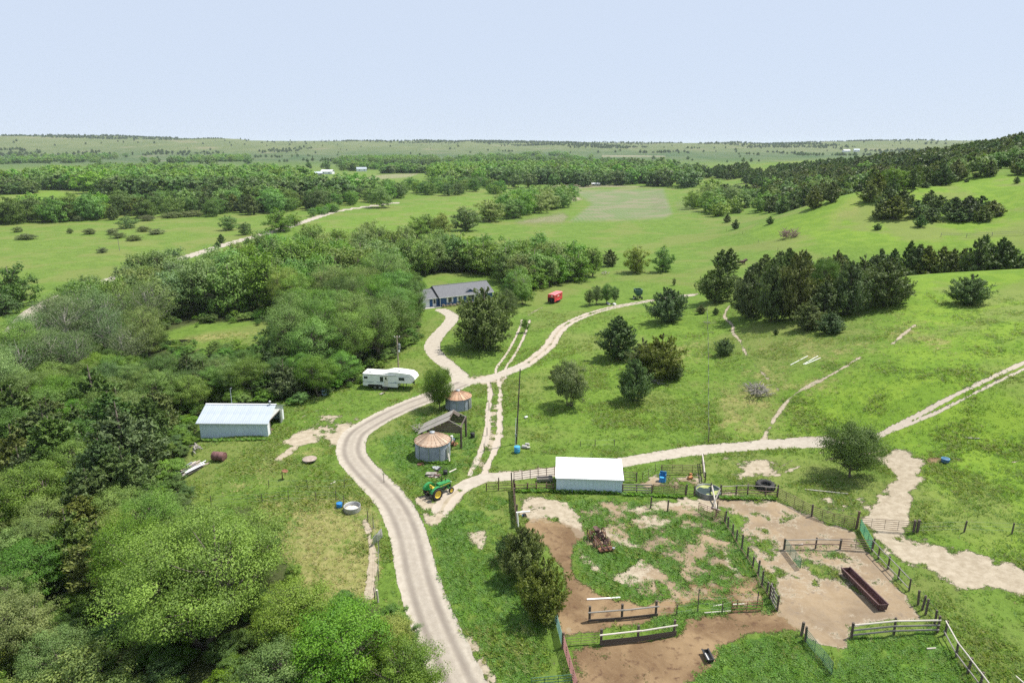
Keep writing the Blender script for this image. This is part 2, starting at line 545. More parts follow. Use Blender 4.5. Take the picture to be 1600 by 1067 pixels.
# bare ground right of the round tree and past the gate
bare = [(1372, 712), (1395, 705), (1440, 716), (1448, 735), (1438, 748), (1424, 766), (1412, 800), (1425, 832), (1462, 848), (1510, 862), (1600, 893), (1680, 915),
        (1680, 955), (1600, 936), (1560, 924), (1500, 918), (1450, 892), (1405, 872), (1372, 852), (1362, 832), (1352, 805), (1372, 780), (1392, 765), (1402, 748)]
sand = mx(sand, poly_mask(bare, 13))
brown = mx(brown, poly_mask([(1435, 718), (1462, 704), (1505, 718), (1480, 731), (1445, 731)], 8) * .45)
sand = mx(sand, poly_mask([(1255, 770), (1300, 762), (1330, 780), (1390, 785), (1400, 800), (1350, 808), (1300, 800)], 14) * .55)
sand = mx(sand, poly_mask([(1130, 712), (1190, 700), (1230, 712), (1215, 745), (1150, 750)], 16) * .52)
# corral floor
brown = mx(brown, poly_mask([(815, 815), (850, 806), (905, 824), (918, 836), (900, 846), (892, 872), (900, 902), (945, 930), (1010, 944), (1030, 936), (1058, 932), (1056, 962),
                             (1020, 967), (930, 990), (880, 996), (866, 955), (884, 920), (880, 890), (850, 850), (822, 832)], 7) * .9)
brown = mx(brown, poly_mask([(884, 1014), (935, 1006), (1060, 996), (1072, 972), (1112, 956), (1212, 952), (1245, 955), (1252, 985), (1180, 992), (1122, 1010), (1118, 1040),
                             (1065, 1072), (960, 1120), (905, 1110)], 8) * .95)
tan = poly_mask([(1118, 782), (1130, 772), (1215, 778), (1270, 806), (1335, 830), (1362, 862), (1382, 882), (1436, 966), (1330, 976), (1322, 1012), (1275, 1004), (1255, 990),
                 (1212, 962), (1215, 930), (1190, 890), (1160, 840), (1134, 802)], 7)
brown = mx(brown, tan * .62); sand = mx(sand, tan * .80)
sand = mx(sand, poly_mask([(1318, 975), (1330, 1005), (1290, 1003), (1262, 985)], 8) * .6)
brown = mx(brown, poly_mask([(1160, 895), (1190, 900), (1196, 940), (1150, 948), (1060, 945), (1050, 925), (1085, 905), (1130, 910)], 10) * .8)
for p, k in [
    ([(812, 782), (860, 772), (905, 800), (918, 838), (900, 836), (868, 815), (812, 813)], .78),
    ([(935, 792), (985, 788), (1060, 780), (1090, 776), (1100, 792), (1060, 800), (1000, 805), (960, 803)], .8),
    ([(915, 832), (945, 826), (995, 845), (1003, 856), (985, 862), (958, 846), (930, 838)], .9),
    ([(905, 856), (925, 868), (940, 888), (968, 892), (1000, 870), (1034, 892), (1020, 905), (985, 918), (955, 908), (922, 892), (902, 872)], .88),
    ([(985, 812), (1010, 800), (1055, 812), (1040, 825), (1000, 828)], .85),
    ([(1060, 818), (1092, 824), (1090, 832), (1065, 828)], .7),
    ([(1080, 775), (1120, 778), (1128, 800), (1100, 800)], .75),
    ([(1125, 850), (1150, 866), (1170, 905), (1150, 910), (1128, 880)], .6),
    ([(1020, 742), (1095, 738), (1098, 760), (1010, 766), (972, 765)], .6),
    ([(730, 832), (762, 826), (766, 842), (752, 862), (738, 850)], .95),
    ([(784, 1010), (812, 1006), (818, 1018), (790, 1026)], .6),
    ([(590, 250), (590, 251), (591, 251)], 0),
]:
    sand = mx(sand, poly_mask(p, 7) * k)
brown = mx(brown, poly_mask([(1000, 748), (1090, 742), (1095, 764), (985, 768)], 8) * .6)
patch = poly_mask([(885, 790), (960, 782), (1085, 790), (1135, 812), (1185, 900), (1210, 950), (1120, 960), (1060, 940), (1000, 940), (950, 926), (912, 902), (898, 872), (912, 842), (922, 835)], 9)
weeds = mx(weeds, patch)
sand = mx(sand, patch * .40); brown = mx(brown, patch * .40)
weeds = mx(weeds, poly_mask([(1120, 1015), (1180, 996), (1250, 996), (1300, 1050), (1520, 1080), (1520, 1150), (1000, 1150), (1070, 1070)], 9))
weeds = mx(weeds, poly_mask([(1228, 853), (1300, 850), (1320, 862), (1285, 880), (1252, 890), (1232, 868)], 7))
weeds = mx(weeds, poly_mask([(1330, 992), (1460, 986), (1530, 1080), (1300, 1080), (1325, 1010)], 9) * .85)
sand = mx(sand, poly_mask([(1400, 1010), (1460, 1015), (1480, 1040), (1430, 1045)], 12) * .5)
weeds = mx(weeds, poly_mask([(1020, 966), (1068, 958), (1130, 955), (1216, 952), (1210, 962), (1110, 965), (1068, 985), (1062, 1000), (1050, 996)], 6))
weeds = mx(weeds, poly_mask([(600, 690), (650, 640), (720, 640), (745, 690), (745, 735), (700, 755), (650, 760), (600, 720)], 14) * .55)
weeds = mx(weeds, poly_mask([(690, 800), (800, 775), (808, 830), (790, 900), (860, 1000), (870, 1070), (770, 1070), (700, 930), (672, 840)], 12) * .5)
# dry pen, yellow banks
dryp = poly_mask([(398, 788), (440, 782), (540, 776), (580, 780), (596, 812), (592, 880), (586, 940), (480, 946), (430, 860), (402, 812)], 9)
dry = mx(dry, dryp * .72)
dry = mx(dry, poly_mask([(330, 760), (440, 700), (500, 690), (510, 700), (440, 730), (380, 770)], 14) * .4)
dry = mx(dry, poly_mask([(1010, 540), (1100, 535), (1110, 560), (1020, 570)], 14) * .5)
dry = mx(dry, poly_mask([(1190, 530), (1340, 500), (1420, 520), (1360, 560), (1290, 620), (1190, 680), (1110, 690), (1120, 600)], 30) * .34)
dry = mx(dry, poly_mask([(1380, 480), (1470, 480), (1530, 540), (1480, 560), (1400, 530)], 22) * .3)
dry = mx(dry, poly_mask([(1280, 340), (1330, 300), (1360, 300), (1345, 340), (1300, 352)], 10, dmax=400) * .5)
dry = mx(dry, poly_mask([(630, 600), (650, 600), (655, 620), (560, 622), (470, 655)], 10) * .3)
lush = mx(lush, poly_mask([(1150, 700), (1240, 610), (1380, 560), (1400, 480), (1420, 412), (1700, 400), (1700, 900), (1560, 880), (1430, 800), (1380, 700)], 40))
lush = mx(lush, poly_mask([(1180, 365), (1330, 295), (1530, 255), (1700, 250), (1700, 385), (1380, 390), (1250, 385)], 16, dmin=180, dmax=400) * .75)
lush = mx(lush, poly_mask([(800, 560), (1000, 480), (1130, 440), (1150, 560), (1090, 680), (830, 690)], 30) * .35)
lush = mx(lush, poly_mask([(480, 350), (740, 308), (790, 310), (640, 360), (480, 400)], 8, dmin=220) * .25)
lush = mx(lush, poly_mask([(0, 292), (180, 300), (120, 312), (0, 325)], 4, dmin=300) * .5)
# far fields
crop = poly_mask([(890, 346), (925, 319), (897, 298), (1036, 295), (1051, 334), (1037, 341), (975, 344)], 3, dmin=250)
field = mx(field, crop * .95)
fsand = poly_mask([(838, 291), (900, 287), (960, 288), (1022, 292), (1000, 294), (940, 293.5), (895, 297)], 1.6, dmin=400) * .55
fsand = mx(fsand, poly_mask([(888, 306), (905, 308), (913, 312), (895, 316)], 2.5, dmin=250) * .7)
fsand = mx(fsand, poly_mask([(1014, 300), (1036, 297), (1049, 332), (1016, 334)], 5, dmin=250) * .35)
fsand = mx(fsand, poly_mask([(0, 268), (92, 266), (62, 278), (0, 283)], 1.5, dmin=500) * .6)
fsand = mx(fsand, poly_mask([(520, 284), (600, 272), (662, 270), (640, 278), (540, 286)], 1.5, dmin=500) * .5)
fsand = mx(fsand, poly_mask([(940, 242), (1040, 243), (1040, 246), (940, 246)], 1.0, dmin=900) * .5)
fsand = mx(fsand, poly_mask([(630, 261), (720, 259), (730, 262), (640, 264)], 1.0, dmin=900) * .5)
fsand = mx(fsand, poly_mask([(1310, 258), (1330, 254), (1328, 259), (1312, 262)], 1.2, dmin=500) * .8)
fsand = mx(fsand, poly_mask([(1575, 216), (1640, 210), (1640, 224), (1590, 222)], 2, dmin=500, dmax=900) * .4)
fsand = mx(fsand, poly_mask([(800, 345), (880, 330), (893, 338), (880, 350), (810, 352)], 5, dmin=200) * .5)
fsand = mx(fsand, poly_mask([(1050, 312), (1085, 305), (1095, 335), (1055, 336)], 6, dmin=250) * .35)
dry = mx(dry, poly_mask([(-100, 345), (420, 330), (440, 360), (280, 400), (100, 440), (-100, 470)], 12, dmin=180) * .32)
dry = mx(dry, sstep(1600, 3200, DD) * .45)
sand = mx(sand, fsand)
county = line_mask(CR, 3.0, .5, n=14)
# floor of the creek wood
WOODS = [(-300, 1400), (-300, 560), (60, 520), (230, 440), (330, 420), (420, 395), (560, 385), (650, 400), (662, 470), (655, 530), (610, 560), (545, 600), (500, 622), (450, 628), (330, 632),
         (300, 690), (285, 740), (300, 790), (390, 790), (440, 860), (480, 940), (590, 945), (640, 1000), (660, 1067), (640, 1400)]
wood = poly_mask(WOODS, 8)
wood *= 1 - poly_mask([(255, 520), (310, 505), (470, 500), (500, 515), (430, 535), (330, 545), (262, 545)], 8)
dry = mx(dry, poly_mask([(262, 528), (330, 520), (420, 515), (380, 530), (300, 534)], 5) * .6)

road = mx(road, county)
allow = (1 - mx(road, track))
w1 = fbm(GX / 1.7, GY / 1.7, 4, 5); w2 = fbm(GX / 6.5, GY / 6.5, 3, 31)
GZ2 = GZ.copy()
near = 1 - sstep(130, 260, DD)
GZ2 -= near * (0.10 * road + .07 * track + .05 * rutR1)
GZ2 += near * (1 - mx(road, mx(track, sand))) * ((w1 - .5) * .16 + (w2 - .5) * .22)
GZ2 += near * weeds * (1 - sand) * (w1 - .42) * .25
pond = poly_mask([(256, 534), (263, 528), (285, 525.5), (300, 527), (303, 533), (296, 539), (270, 540)], 1.5)
GZ2 -= pond * .5

# ragged edges and bare spots, worked into the masks themselves
e1 = fbm(GX / 1.25, GY / 1.25, 5, 61) - .5; e2 = fbm(GX / 5.5, GY / 5.5, 4, 62) - .5
def ragged(m, a1, a2, lo=.36, hi=.66):
    k = near * np.clip(m * 4, 0, 1)
    return sstep(lo, hi, m + k * (e1 * a1 + e2 * a2)) * near + m * (1 - near)
sand = ragged(sand, 1.2, 1.0, .16, .84); brown = ragged(brown, .9, .8, .10, .90); track = ragged(track, .7, .5, .25, .72)
road = ragged(road, .5, .1, .36, .62); weeds = ragged(weeds, 1.2, .9, .20, .80)
dry = np.clip(dry + near * np.clip(dry * 4, 0, 1) * (e1 * .9 + e2 * 1.1), 0, 1)

# which sheet a face belongs to
lab_road = (road > .5) & (county < .3)
lab_county = county > .5
lab_track = ((mx(track, sand * (mx(line_mask(R3, 1.5, .5), mx(line_mask(R5, 1.6, .5), line_mask(R7, 1.8, .5))) > .3)) + (w1 - .5) * .3) > .55) & ~lab_road
lab_cor = (mx(brown, mx(tan * .8, sand * patch)) > .5)
lab_crop = crop > .5
lab_bare = (sand > .5) & (DD < 200)
lab_hills = DD > 2300
label_v = np.zeros(NV, int)
for k, m in ((6, lab_bare), (4, lab_cor), (3, lab_track), (5, lab_crop), (7, lab_hills), (1, lab_road), (2, lab_county)):
    label_v[m] = k
SHEETS = {0: 'ground', 1: 'gravel_road', 2: 'county_road', 3: 'dirt_track', 4: 'corral_floor', 5: 'crop_field', 6: 'bare_ground', 7: 'far_hills'}
LV = label_v.reshape(NR, NT)
ii, jj = np.meshgrid(np.arange(NR - 1), np.arange(NT - 1), indexing='ij')
q = np.stack([ii * NT + jj, ii * NT + jj + 1, (ii + 1) * NT + jj + 1, (ii + 1) * NT + jj], -1).reshape(-1, 4)
face_lab = LV[:-1, :-1].ravel()
P3 = np.stack([GX, GY, GZ2], 1)
g3 = P3.reshape(NR, NT, 3)
du = np.gradient(g3, axis=0); dv = np.gradient(g3, axis=1)
NRM = np.cross(dv, du); NRM /= np.linalg.norm(NRM, axis=2)[..., None] + 1e-12
NRM *= np.sign(NRM[..., 2:3] + 1e-12); NRM = NRM.reshape(-1, 3)

def ground_material():
    m = bpy.data.materials.new('meadow_and_dirt'); t = nt(m)
    geo = add(t, 'ShaderNodeNewGeometry'); pos = geo.outputs['Position']
    def attr(n):
        a = add(t, 'ShaderNodeAttribute', attribute_name=n)
        s = add(t, 'ShaderNodeSeparateColor'); t.links.new(a.outputs['Color'], s.inputs[0])
        return s.outputs[0], s.outputs[1], s.outputs[2], a.outputs['Alpha']
    a_road, a_sand, a_brown, a_dry = attr('mask_a')
    a_lush, a_weed, a_field, a_rut = attr('mask_b')
    a_track, a_wood, a_far, _ = attr('mask_c')
    n_patch = noise(t, pos, .04, 5, .6, .4)
    n_med = noise(t, pos, .22, 5, .6, .4)
    n_tuft = noise(t, pos, 1.3, 5, .65)
    n_fine = noise(t, pos, 5.5, 4, .7)
    n_edge = mth(t, 'ADD', mth(t, 'MULTIPLY_ADD', noise(t, pos, 1.9, 6, .72), 1.6, -.3), mth(t, 'MULTIPLY_ADD', noise(t, pos, 6.0, 4, .7), 1.4, -.7))
    n_blot = mth(t, 'MULTIPLY_ADD', noise(t, pos, .16, 5, .6, .5), 2.2, -.6)
    n_far = noise(t, vscale(t, pos, (1, .45, 1)), .008, 7, .68, .6)
    # grass
    g = mixc(t, ramp01(t, n_tuft, .38, .62), (.078, .134, .019), (.116, .190, .029))
    g = mixc(t, ramp01(t, n_med, .44, .62), g, (.118, .188, .030))
    g = mixc(t, mth(t, 'MULTIPLY', ramp01(t, n_blot, .55, .85), .45), g, (.076, .138, .020))
    g = mixc(t, mth(t, 'MULTIPLY', ramp01(t, n_patch, .47, .60), .6), g, (.160, .178, .052))
    g = mixc(t, mth(t, 'MULTIPLY', ramp01(t, n_fine, .56, .74), .40), g, (.042, .080, .012))
    lsh = mixc(t, ramp01(t, n_med, .42, .60), (.126, .218, .021), (.166, .258, .026))
    lsh = mixc(t, ramp01(t, n_tuft, .55, .72), lsh, (.114, .194, .021))
    lsh = mixc(t, mth(t, 'MULTIPLY', ramp01(t, n_patch, .48, .60), .6), lsh, (.172, .190, .062))
    g = mixc(t, mth(t, 'MULTIPLY', a_lush, .85), g, lsh)
    # far slopes: pale olive range grass
    far = mixc(t, ramp01(t, n_far, .42, .58), (.045, .085, .026), (.078, .110, .042))
    far = mixc(t, ramp01(t, noise(t, pos, .022, 6, .7), .52, .66), far, (.036, .072, .022))
    far = mixc(t, mth(t, 'MULTIPLY', ramp01(t, noise(t, pos, .0045, 5, .6), .57, .70), .7), far, (.150, .135, .090))
    g = mixc(t, a_far, g, far)
    # broad-leaved weeds
    wd = mixc(t, ramp01(t, n_tuft, .38, .62), (.058, .125, .016), (.105, .200, .028))
    e_w = ramp01(t, mth(t, 'ADD', a_weed, mth(t, 'MULTIPLY_ADD', n_edge, .8, -.4)), .30, .66)
    g = mixc(t, mth(t, 'MULTIPLY', e_w, .8), g, wd)
    # dry grass
    dr = mixc(t, ramp01(t, n_tuft, .35, .65), (.185, .190, .055), (.285, .255, .105))
    e_d = ramp01(t, mth(t, 'ADD', a_dry, mth(t, 'MULTIPLY_ADD', n_edge, .8, -.4)), .30, .80)
    g = mixc(t, mth(t, 'MULTIPLY', e_d, .85), g, dr)
    # crop rows
    wav = add(t, 'ShaderNodeTexWave'); wav.inputs['Scale'].default_value = .12; wav.inputs['Distortion'].default_value = 1.2
    t.links.new(pos, wav.inputs['Vector'])
    cr = mixc(t, wav.outputs['Fac'], (.110, .165, .060), (.150, .180, .085))
    cr = mixc(t, ramp01(t, n_patch, .45, .62), cr, (.185, .178, .110))
    g = mixc(t, a_field, g, cr)
    # darker, browner floor under the trees
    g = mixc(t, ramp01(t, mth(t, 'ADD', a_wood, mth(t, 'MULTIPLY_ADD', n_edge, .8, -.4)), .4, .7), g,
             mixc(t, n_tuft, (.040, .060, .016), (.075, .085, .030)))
    # manure-brown corral earth
    br = mixc(t, ramp01(t, n_med, .34, .66), (.130, .082, .044), (.240, .166, .092))
    br = mixc(t, ramp01(t, n_tuft, .52, .72), br, (.084, .048, .029))
    br = mixc(t, mth(t, 'MULTIPLY', ramp01(t, n_fine, .55, .72), .6), br, (.235, .170, .098))
    e_b = ramp01(t, mth(t, 'ADD', a_brown, mth(t, 'MULTIPLY_ADD', n_edge, .9, -.45)), .30, .70)
    # pale sand
    sd = mixc(t, ramp01(t, n_tuft, .3, .7), (.272, .226, .160), (.372, .320, .240))
    sd = mixc(t, mth(t, 'MULTIPLY', ramp01(t, n_fine, .56, .74), .5), sd, (.170, .132, .090))
    e_s = ramp01(t, mth(t, 'ADD', a_sand, mth(t, 'MULTIPLY_ADD', n_edge, .9, -.45)), .32, .66)
    g = mixc(t, e_s, g, sd)
    g = mixc(t, mth(t, 'MULTIPLY', e_b, mth(t, 'MULTIPLY_ADD', e_s, -.35, 1.0)), g, br)
    # wheel tracks
    tr = mixc(t, n_tuft, (.330, .282, .225), (.415, .362, .298))
    e_t = ramp01(t, mth(t, 'ADD', a_track, mth(t, 'MULTIPLY_ADD', n_edge, .7, -.35)), .34, .64)
    g = mixc(t, e_t, g, tr)
    # gravel
    rd = mixc(t, ramp01(t, n_tuft, .3, .7), (.318, .280, .226), (.388, .348, .288))
    rd = mixc(t, mth(t, 'MULTIPLY', a_rut, mth(t, 'MULTIPLY_ADD', n_med, .9, .45)), rd, (.195, .168, .140))
    rd = mixc(t, mth(t, 'MULTIPLY', ramp01(t, n_fine, .55, .75), .35), rd, (.200, .172, .142))
    e_r = ramp01(t, mth(t, 'ADD', a_road, mth(t, 'MULTIPLY_ADD', n_edge, .6, -.3)), .36, .62)
    g = mixc(t, e_r, g, rd)
    p = add(t, 'ShaderNodeBsdfPrincipled')
    t.links.new(g, p.inputs['Base Color'])
    p.inputs['Roughness'].default_value = .95
    p.inputs['Specular IOR Level'].default_value = .15
    bare_f = mth(t, 'MAXIMUM', e_r, mth(t, 'MAXIMUM', e_t, mth(t, 'MAXIMUM', e_s, e_b)))
    hsum = mth(t, 'ADD', mth(t, 'MULTIPLY', n_tuft, 1.0), mth(t, 'MULTIPLY', n_fine, .5))
    hh = mth(t, 'MULTIPLY', hsum, mth(t, 'MULTIPLY_ADD', bare_f, -.78, 1.0))
    b = add(t, 'ShaderNodeBump'); b.inputs['Strength'].default_value = .9; b.inputs['Distance'].default_value = .26
    t.links.new(hh, b.inputs['Height']); t.links.new(b.outputs[0], p.inputs['Normal'])
    o = add(t, 'ShaderNodeOutputMaterial'); t.links.new(p.outputs[0], o.inputs[0])
    return m
GROUND = ground_material()
far_m = sstep(900, 2200, DD)
rutv = np.clip(mx(rutR1, rut * .5), 0, 1)
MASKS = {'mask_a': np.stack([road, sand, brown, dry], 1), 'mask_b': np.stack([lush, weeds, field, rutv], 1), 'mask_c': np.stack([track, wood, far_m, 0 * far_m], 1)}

for k, nm in SHEETS.items():
    fq = q[face_lab == k]
    if not len(fq): continue
    used, inv = np.unique(fq.ravel(), return_inverse=True)
    me = bpy.data.meshes.new(nm)
    me.vertices.add(len(used)); me.vertices.foreach_set('co', P3[used].astype(np.float32).ravel())
    nl = len(fq) * 4
    me.loops.add(nl); me.loops.foreach_set('vertex_index', inv.astype(np.int32).ravel())
    me.polygons.add(len(fq)); me.polygons.foreach_set('loop_start', np.arange(0, nl, 4, dtype=np.int32))
    me.polygons.foreach_set('use_smooth', np.ones(len(fq), bool))
    me.update(calc_edges=True)
    for an, arr in MASKS.items():
        at = me.attributes.new(an, 'FLOAT_COLOR', 'POINT')
        at.data.foreach_set('color', arr[used].astype(np.float32).ravel())
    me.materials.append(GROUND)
    me.normals_split_custom_set_from_vertices(NRM[used].tolist())
    o = link(nm, me)
    tag(o, kind='structure')

# pool in the creek bed
def water():
    m = bpy.data.materials.new('creek_water'); t = nt(m)
    p = add(t, 'ShaderNodeBsdfPrincipled')
    p.inputs['Base Color'].default_value = (.018, .020, .012, 1); p.inputs['Roughness'].default_value = .08
    tc = add(t, 'ShaderNodeTexCoord'); b = add(t, 'ShaderNodeBump'); b.inputs['Strength'].default_value = .08
    t.links.new(noise(t, tc.outputs['Object'], 3.0), b.inputs['Height']); t.links.new(b.outputs[0], p.inputs['Normal'])
    o = add(t, 'ShaderNodeOutputMaterial'); t.links.new(p.outputs[0], o.inputs[0])
    return m
_pp = ground([256, 263, 285, 300, 303, 296, 270], [534, 528, 525.5, 527, 533, 539, 540])
_pc = _pp.mean(0)
_ang = np.linspace(0, 2 * math.pi, 28, endpoint=False)
_wv = [(_pc[0] + 3.4 * math.cos(a) * (1 + .15 * math.sin(3 * a)), _pc[1] + 2.2 * math.sin(a) * (1 + .1 * math.cos(2 * a)), _pc[2] - .28) for a in _ang]
mb = MB(); mb.add(_wv, [tuple(range(28))])
tag(mb.build('water', [water()]), kind='structure')
# ------------------------------------------------------------------ foliage
def leaf_material(name, c_dark, c_light, c_tip, transl=.27, objvar=.16, hue=.02):
    m = bpy.data.materials.new(name); t = nt(m)
    a = add(t, 'ShaderNodeAttribute', attribute_name='leaf_var')
    oi = add(t, 'ShaderNodeObjectInfo')
    geo = add(t, 'ShaderNodeTexCoord')
    col = mixc(t, ramp01(t, a.outputs['Fac'], .1, .75), c_dark, c_light)
    col = mixc(t, ramp01(t, a.outputs['Fac'], .84, 1.08), col, c_tip)
    hsv = add(t, 'ShaderNodeHueSaturation')
    t.links.new(col, hsv.inputs['Color'])
    t.links.new(mth(t, 'MULTIPLY_ADD', oi.outputs['Random'], 2 * hue, .5 - hue), hsv.inputs['Hue'])
    r2 = mth(t, 'FRACT', mth(t, 'MULTIPLY', oi.outputs['Random'], 7.31))
    t.links.new(mth(t, 'MULTIPLY_ADD', r2, 2 * objvar, 1 - objvar), hsv.inputs['Value'])
    r3 = mth(t, 'FRACT', mth(t, 'MULTIPLY', oi.outputs['Random'], 13.7))
    t.links.new(mth(t, 'MULTIPLY_ADD', r3, .25, .85), hsv.inputs['Saturation'])
    p = add(t, 'ShaderNodeBsdfPrincipled')
    t.links.new(hsv.outputs[0], p.inputs['Base Color'])
    p.inputs['Roughness'].default_value = .6
    p.inputs['Specular IOR Level'].default_value = .25
    tl = add(t, 'ShaderNodeBsdfTranslucent')     # a leaf passes on about as much light as it throws back
    t.links.new(mixc(t, 1.0, hsv.outputs[0], (transl * 1.9, transl * 2.1, transl * 1.2), 'MULTIPLY'), tl.inputs['Color'])
    mx_ = add(t, 'ShaderNodeAddShader')
    t.links.new(p.outputs[0], mx_.inputs[0]); t.links.new(tl.outputs[0], mx_.inputs[1])
    o = add(t, 'ShaderNodeOutputMaterial'); t.links.new(mx_.outputs[0], o.inputs[0])
    return m

LEAF = {
    'green': leaf_material('leaves_green', (0.061, 0.118, 0.016), (0.124, 0.222, 0.027), (0.182, 0.277, 0.045)),
    'bright': leaf_material('leaves_bright', (0.064, 0.118, 0.016), (0.118, 0.190, 0.026), (0.160, 0.225, 0.042)),
    'dark': leaf_material('leaves_dark', (0.044, 0.081, 0.014), (0.079, 0.139, 0.023), (0.116, 0.174, 0.035)),
    'olive': leaf_material('leaves_olive', (0.048, 0.071, 0.016), (0.090, 0.120, 0.028), (0.132, 0.161, 0.041)),
    'silver': leaf_material('leaves_silver', (.062, .106, .026), (.118, .178, .050), (.175, .225, .090)),
    'pale': leaf_material('leaves_pale', (0.091, 0.140, 0.029), (0.168, 0.231, 0.048), (0.232, 0.288, 0.076)),
    'yellow': leaf_material('leaves_yellow', (0.094, 0.137, 0.018), (0.182, 0.227, 0.030), (0.239, 0.270, 0.049)),
    'cedar': leaf_material('needles_cedar', (0.037, 0.071, 0.017), (0.073, 0.117, 0.027), (0.120, 0.159, 0.041), .2),
    'cedar_olive': leaf_material('needles_olive', (0.052, 0.074, 0.016), (0.103, 0.132, 0.027), (0.162, 0.179, 0.045), .2),
    'shrub': leaf_material('leaves_shrub', (0.061, 0.083, 0.023), (0.113, 0.141, 0.044), (0.164, 0.179, 0.068)),
    'bloom': leaf_material('leaves_bloom', (0.176, 0.143, 0.117), (0.402, 0.322, 0.274), (0.565, 0.502, 0.390)),
}
BARK = pmat('bark', (.090, .070, .052), (.165, .140, .112), 6, .9, bump=.4)
BARK_GREY = pmat('bark_grey', (.20, .18, .155), (.32, .295, .26), 5, .9, bump=.3)

def leaf_cards(name, C, N, size, aspect=1.0, axis=None, var=None):
    """one mesh of leaf-sized quads at centres C facing N"""
    n = len(C)
    N = N / (np.linalg.norm(N, axis=1)[:, None] + 1e-9)
    ref = rng.normal(size=(n, 3)) if axis is None else axis
    U = ref - (ref * N).sum(1)[:, None] * N; U /= np.linalg.norm(U, axis=1)[:, None] + 1e-9
    W = np.cross(N, U)
    s = np.asarray(size).reshape(-1, 1) * np.ones((n, 1)) / 2
    if np.ndim(aspect) == 0:
        a = aspect
    else:
        a = aspect[:, None]
    v = np.stack([C - U * s, C + W * s * a, C + U * s, C - W * s * a], 1).reshape(-1, 3)
    me = bpy.data.meshes.new(name)
    me.vertices.add(n * 4); me.vertices.foreach_set('co', v.astype(np.float32).ravel())
    me.loops.add(n * 4); me.loops.foreach_set('vertex_index', np.arange(n * 4, dtype=np.int32))
    me.polygons.add(n); me.polygons.foreach_set('loop_start', np.arange(0, n * 4, 4, dtype=np.int32))
    me.update(calc_edges=True)
    at = me.attributes.new('leaf_var', 'FLOAT', 'FACE')
    at.data.foreach_set('value', (rng.random(n) if var is None else var).astype(np.float32))
    return me

def rnd_dirs(n):
    d = rng.normal(size=(n, 3)); return d / np.linalg.norm(d, axis=1)[:, None]

def broadleaf(name, H, R, base, clumps, per, leaf, flat=.8, top=1.0, loose=1.0, trunks=1, lean=.1, bark=None, gap=.34, rs=(.14, .27)):
    """tapered trunk(s), limbs to every clump, leaf clumps filling a lumpy crown; returns (trunk mesh, crown mesh)"""
    wood_ = MB()
    low = base; base = max(base, .3)
    ch = H - low
    cz = low + ch * .52
    cl = []
    tries = 0
    lob = rnd_dirs(7) * np.array([1, 1, .7])
    while len(cl) < clumps and tries < clumps * 40:
        tries += 1
        d = rnd_dirs(1)[0]
        bulge = .78 + .34 * max(0, max(float(d @ l) for l in lob) - .55) / .45
        f = (rng.random() ** .45) * bulge
        z = cz + d[2] * f * ch * .5 * (top if d[2] > 0 else 1)
        wdt = R * (1.0 if d[2] < .1 else 1 - .12 * d[2])
        p = np.array([d[0] * f * wdt, d[1] * f * wdt, z])
        p[2] = max(p[2], .35 + .5 * rng.random())
        rr = R * rng.uniform(*rs) * (1 if f > .5 else 1.1)
        if all(np.linalg.norm(p - q_) > gap * (rr + rq) for q_, rq in cl):
            cl.append((p, rr))
    roots_ = []
    for k in range(trunks):
        a = 2 * math.pi * k / max(trunks, 1) + rng.random()
        b0 = Vector((math.cos(a) * .22 * (trunks > 1), math.sin(a) * .22 * (trunks > 1), -.15))
        sp = (R * .30 if trunks > 1 else R * lean)
        p1 = Vector((math.cos(a) * sp * .5, math.sin(a) * sp * .5, base * .9))
        p2 = Vector((math.cos(a) * sp, math.sin(a) * sp, base + ch * .42))
        p3 = Vector((math.cos(a) * sp * 1.15, math.sin(a) * sp * 1.15, base + ch * .72))
        r0 = .028 * H / trunks ** .4
        wood_.tube([b0, p1, p2, p3], [r0 * 1.2, r0 * .85, r0 * .5, r0 * .2], 7)
        roots_.append((p1, p2, p3, r0))
    for p, rr in cl:
        P = Vector(p)
        best = min(roots_, key=lambda t_: (t_[1] - P).length)
        t_ = min(1, max(0, (P.z - base) / (ch * .9)))
        st = best[0].lerp(best[1], min(1, t_ * 1.1)) if t_ < .75 else best[1].lerp(best[2], (t_ - .75) * 3)
        mid = st.lerp(P, .55) + Vector((0, 0, -.06 * H * rng.random()))
        wood_.tube([st, mid, P], [best[3] * .34, best[3] * .2, best[3] * .06], 4, caps=False)
    C = []; N = []; V = []
    for p, rr in cl:
        n = int(per * rng.uniform(.75, 1.25))
        d = rnd_dirs(n); d[:, 2] = d[:, 2] * .9 + .22
        rad = rr * (rng.random(n) ** .42)[:, None] * loose
        pts = p + d * rad * np.array([1.15, 1.15, flat])
        C.append(pts)
        out = pts - np.array([0, 0, cz - ch * .1])
        out = out / (np.linalg.norm(out, axis=1)[:, None] + 1e-9)
        N.append(d * .8 + out * .4 + np.array([0, 0, .22]) + rng.normal(size=(n, 3)) * .36)
        V.append(np.clip(rng.random(n) * .55 + rng.random() * .50 - .05, 0, 1))
    C = np.concatenate(C); N = np.concatenate(N); V = np.concatenate(V)
    me = leaf_cards(name + '_crown', C, N, leaf * rng.uniform(.7, 1.25, len(C)), .62, var=V)
    me.materials.append(LEAF['green'])
    return wood_.mesh(name + '_trunk', bark or BARK, True), me

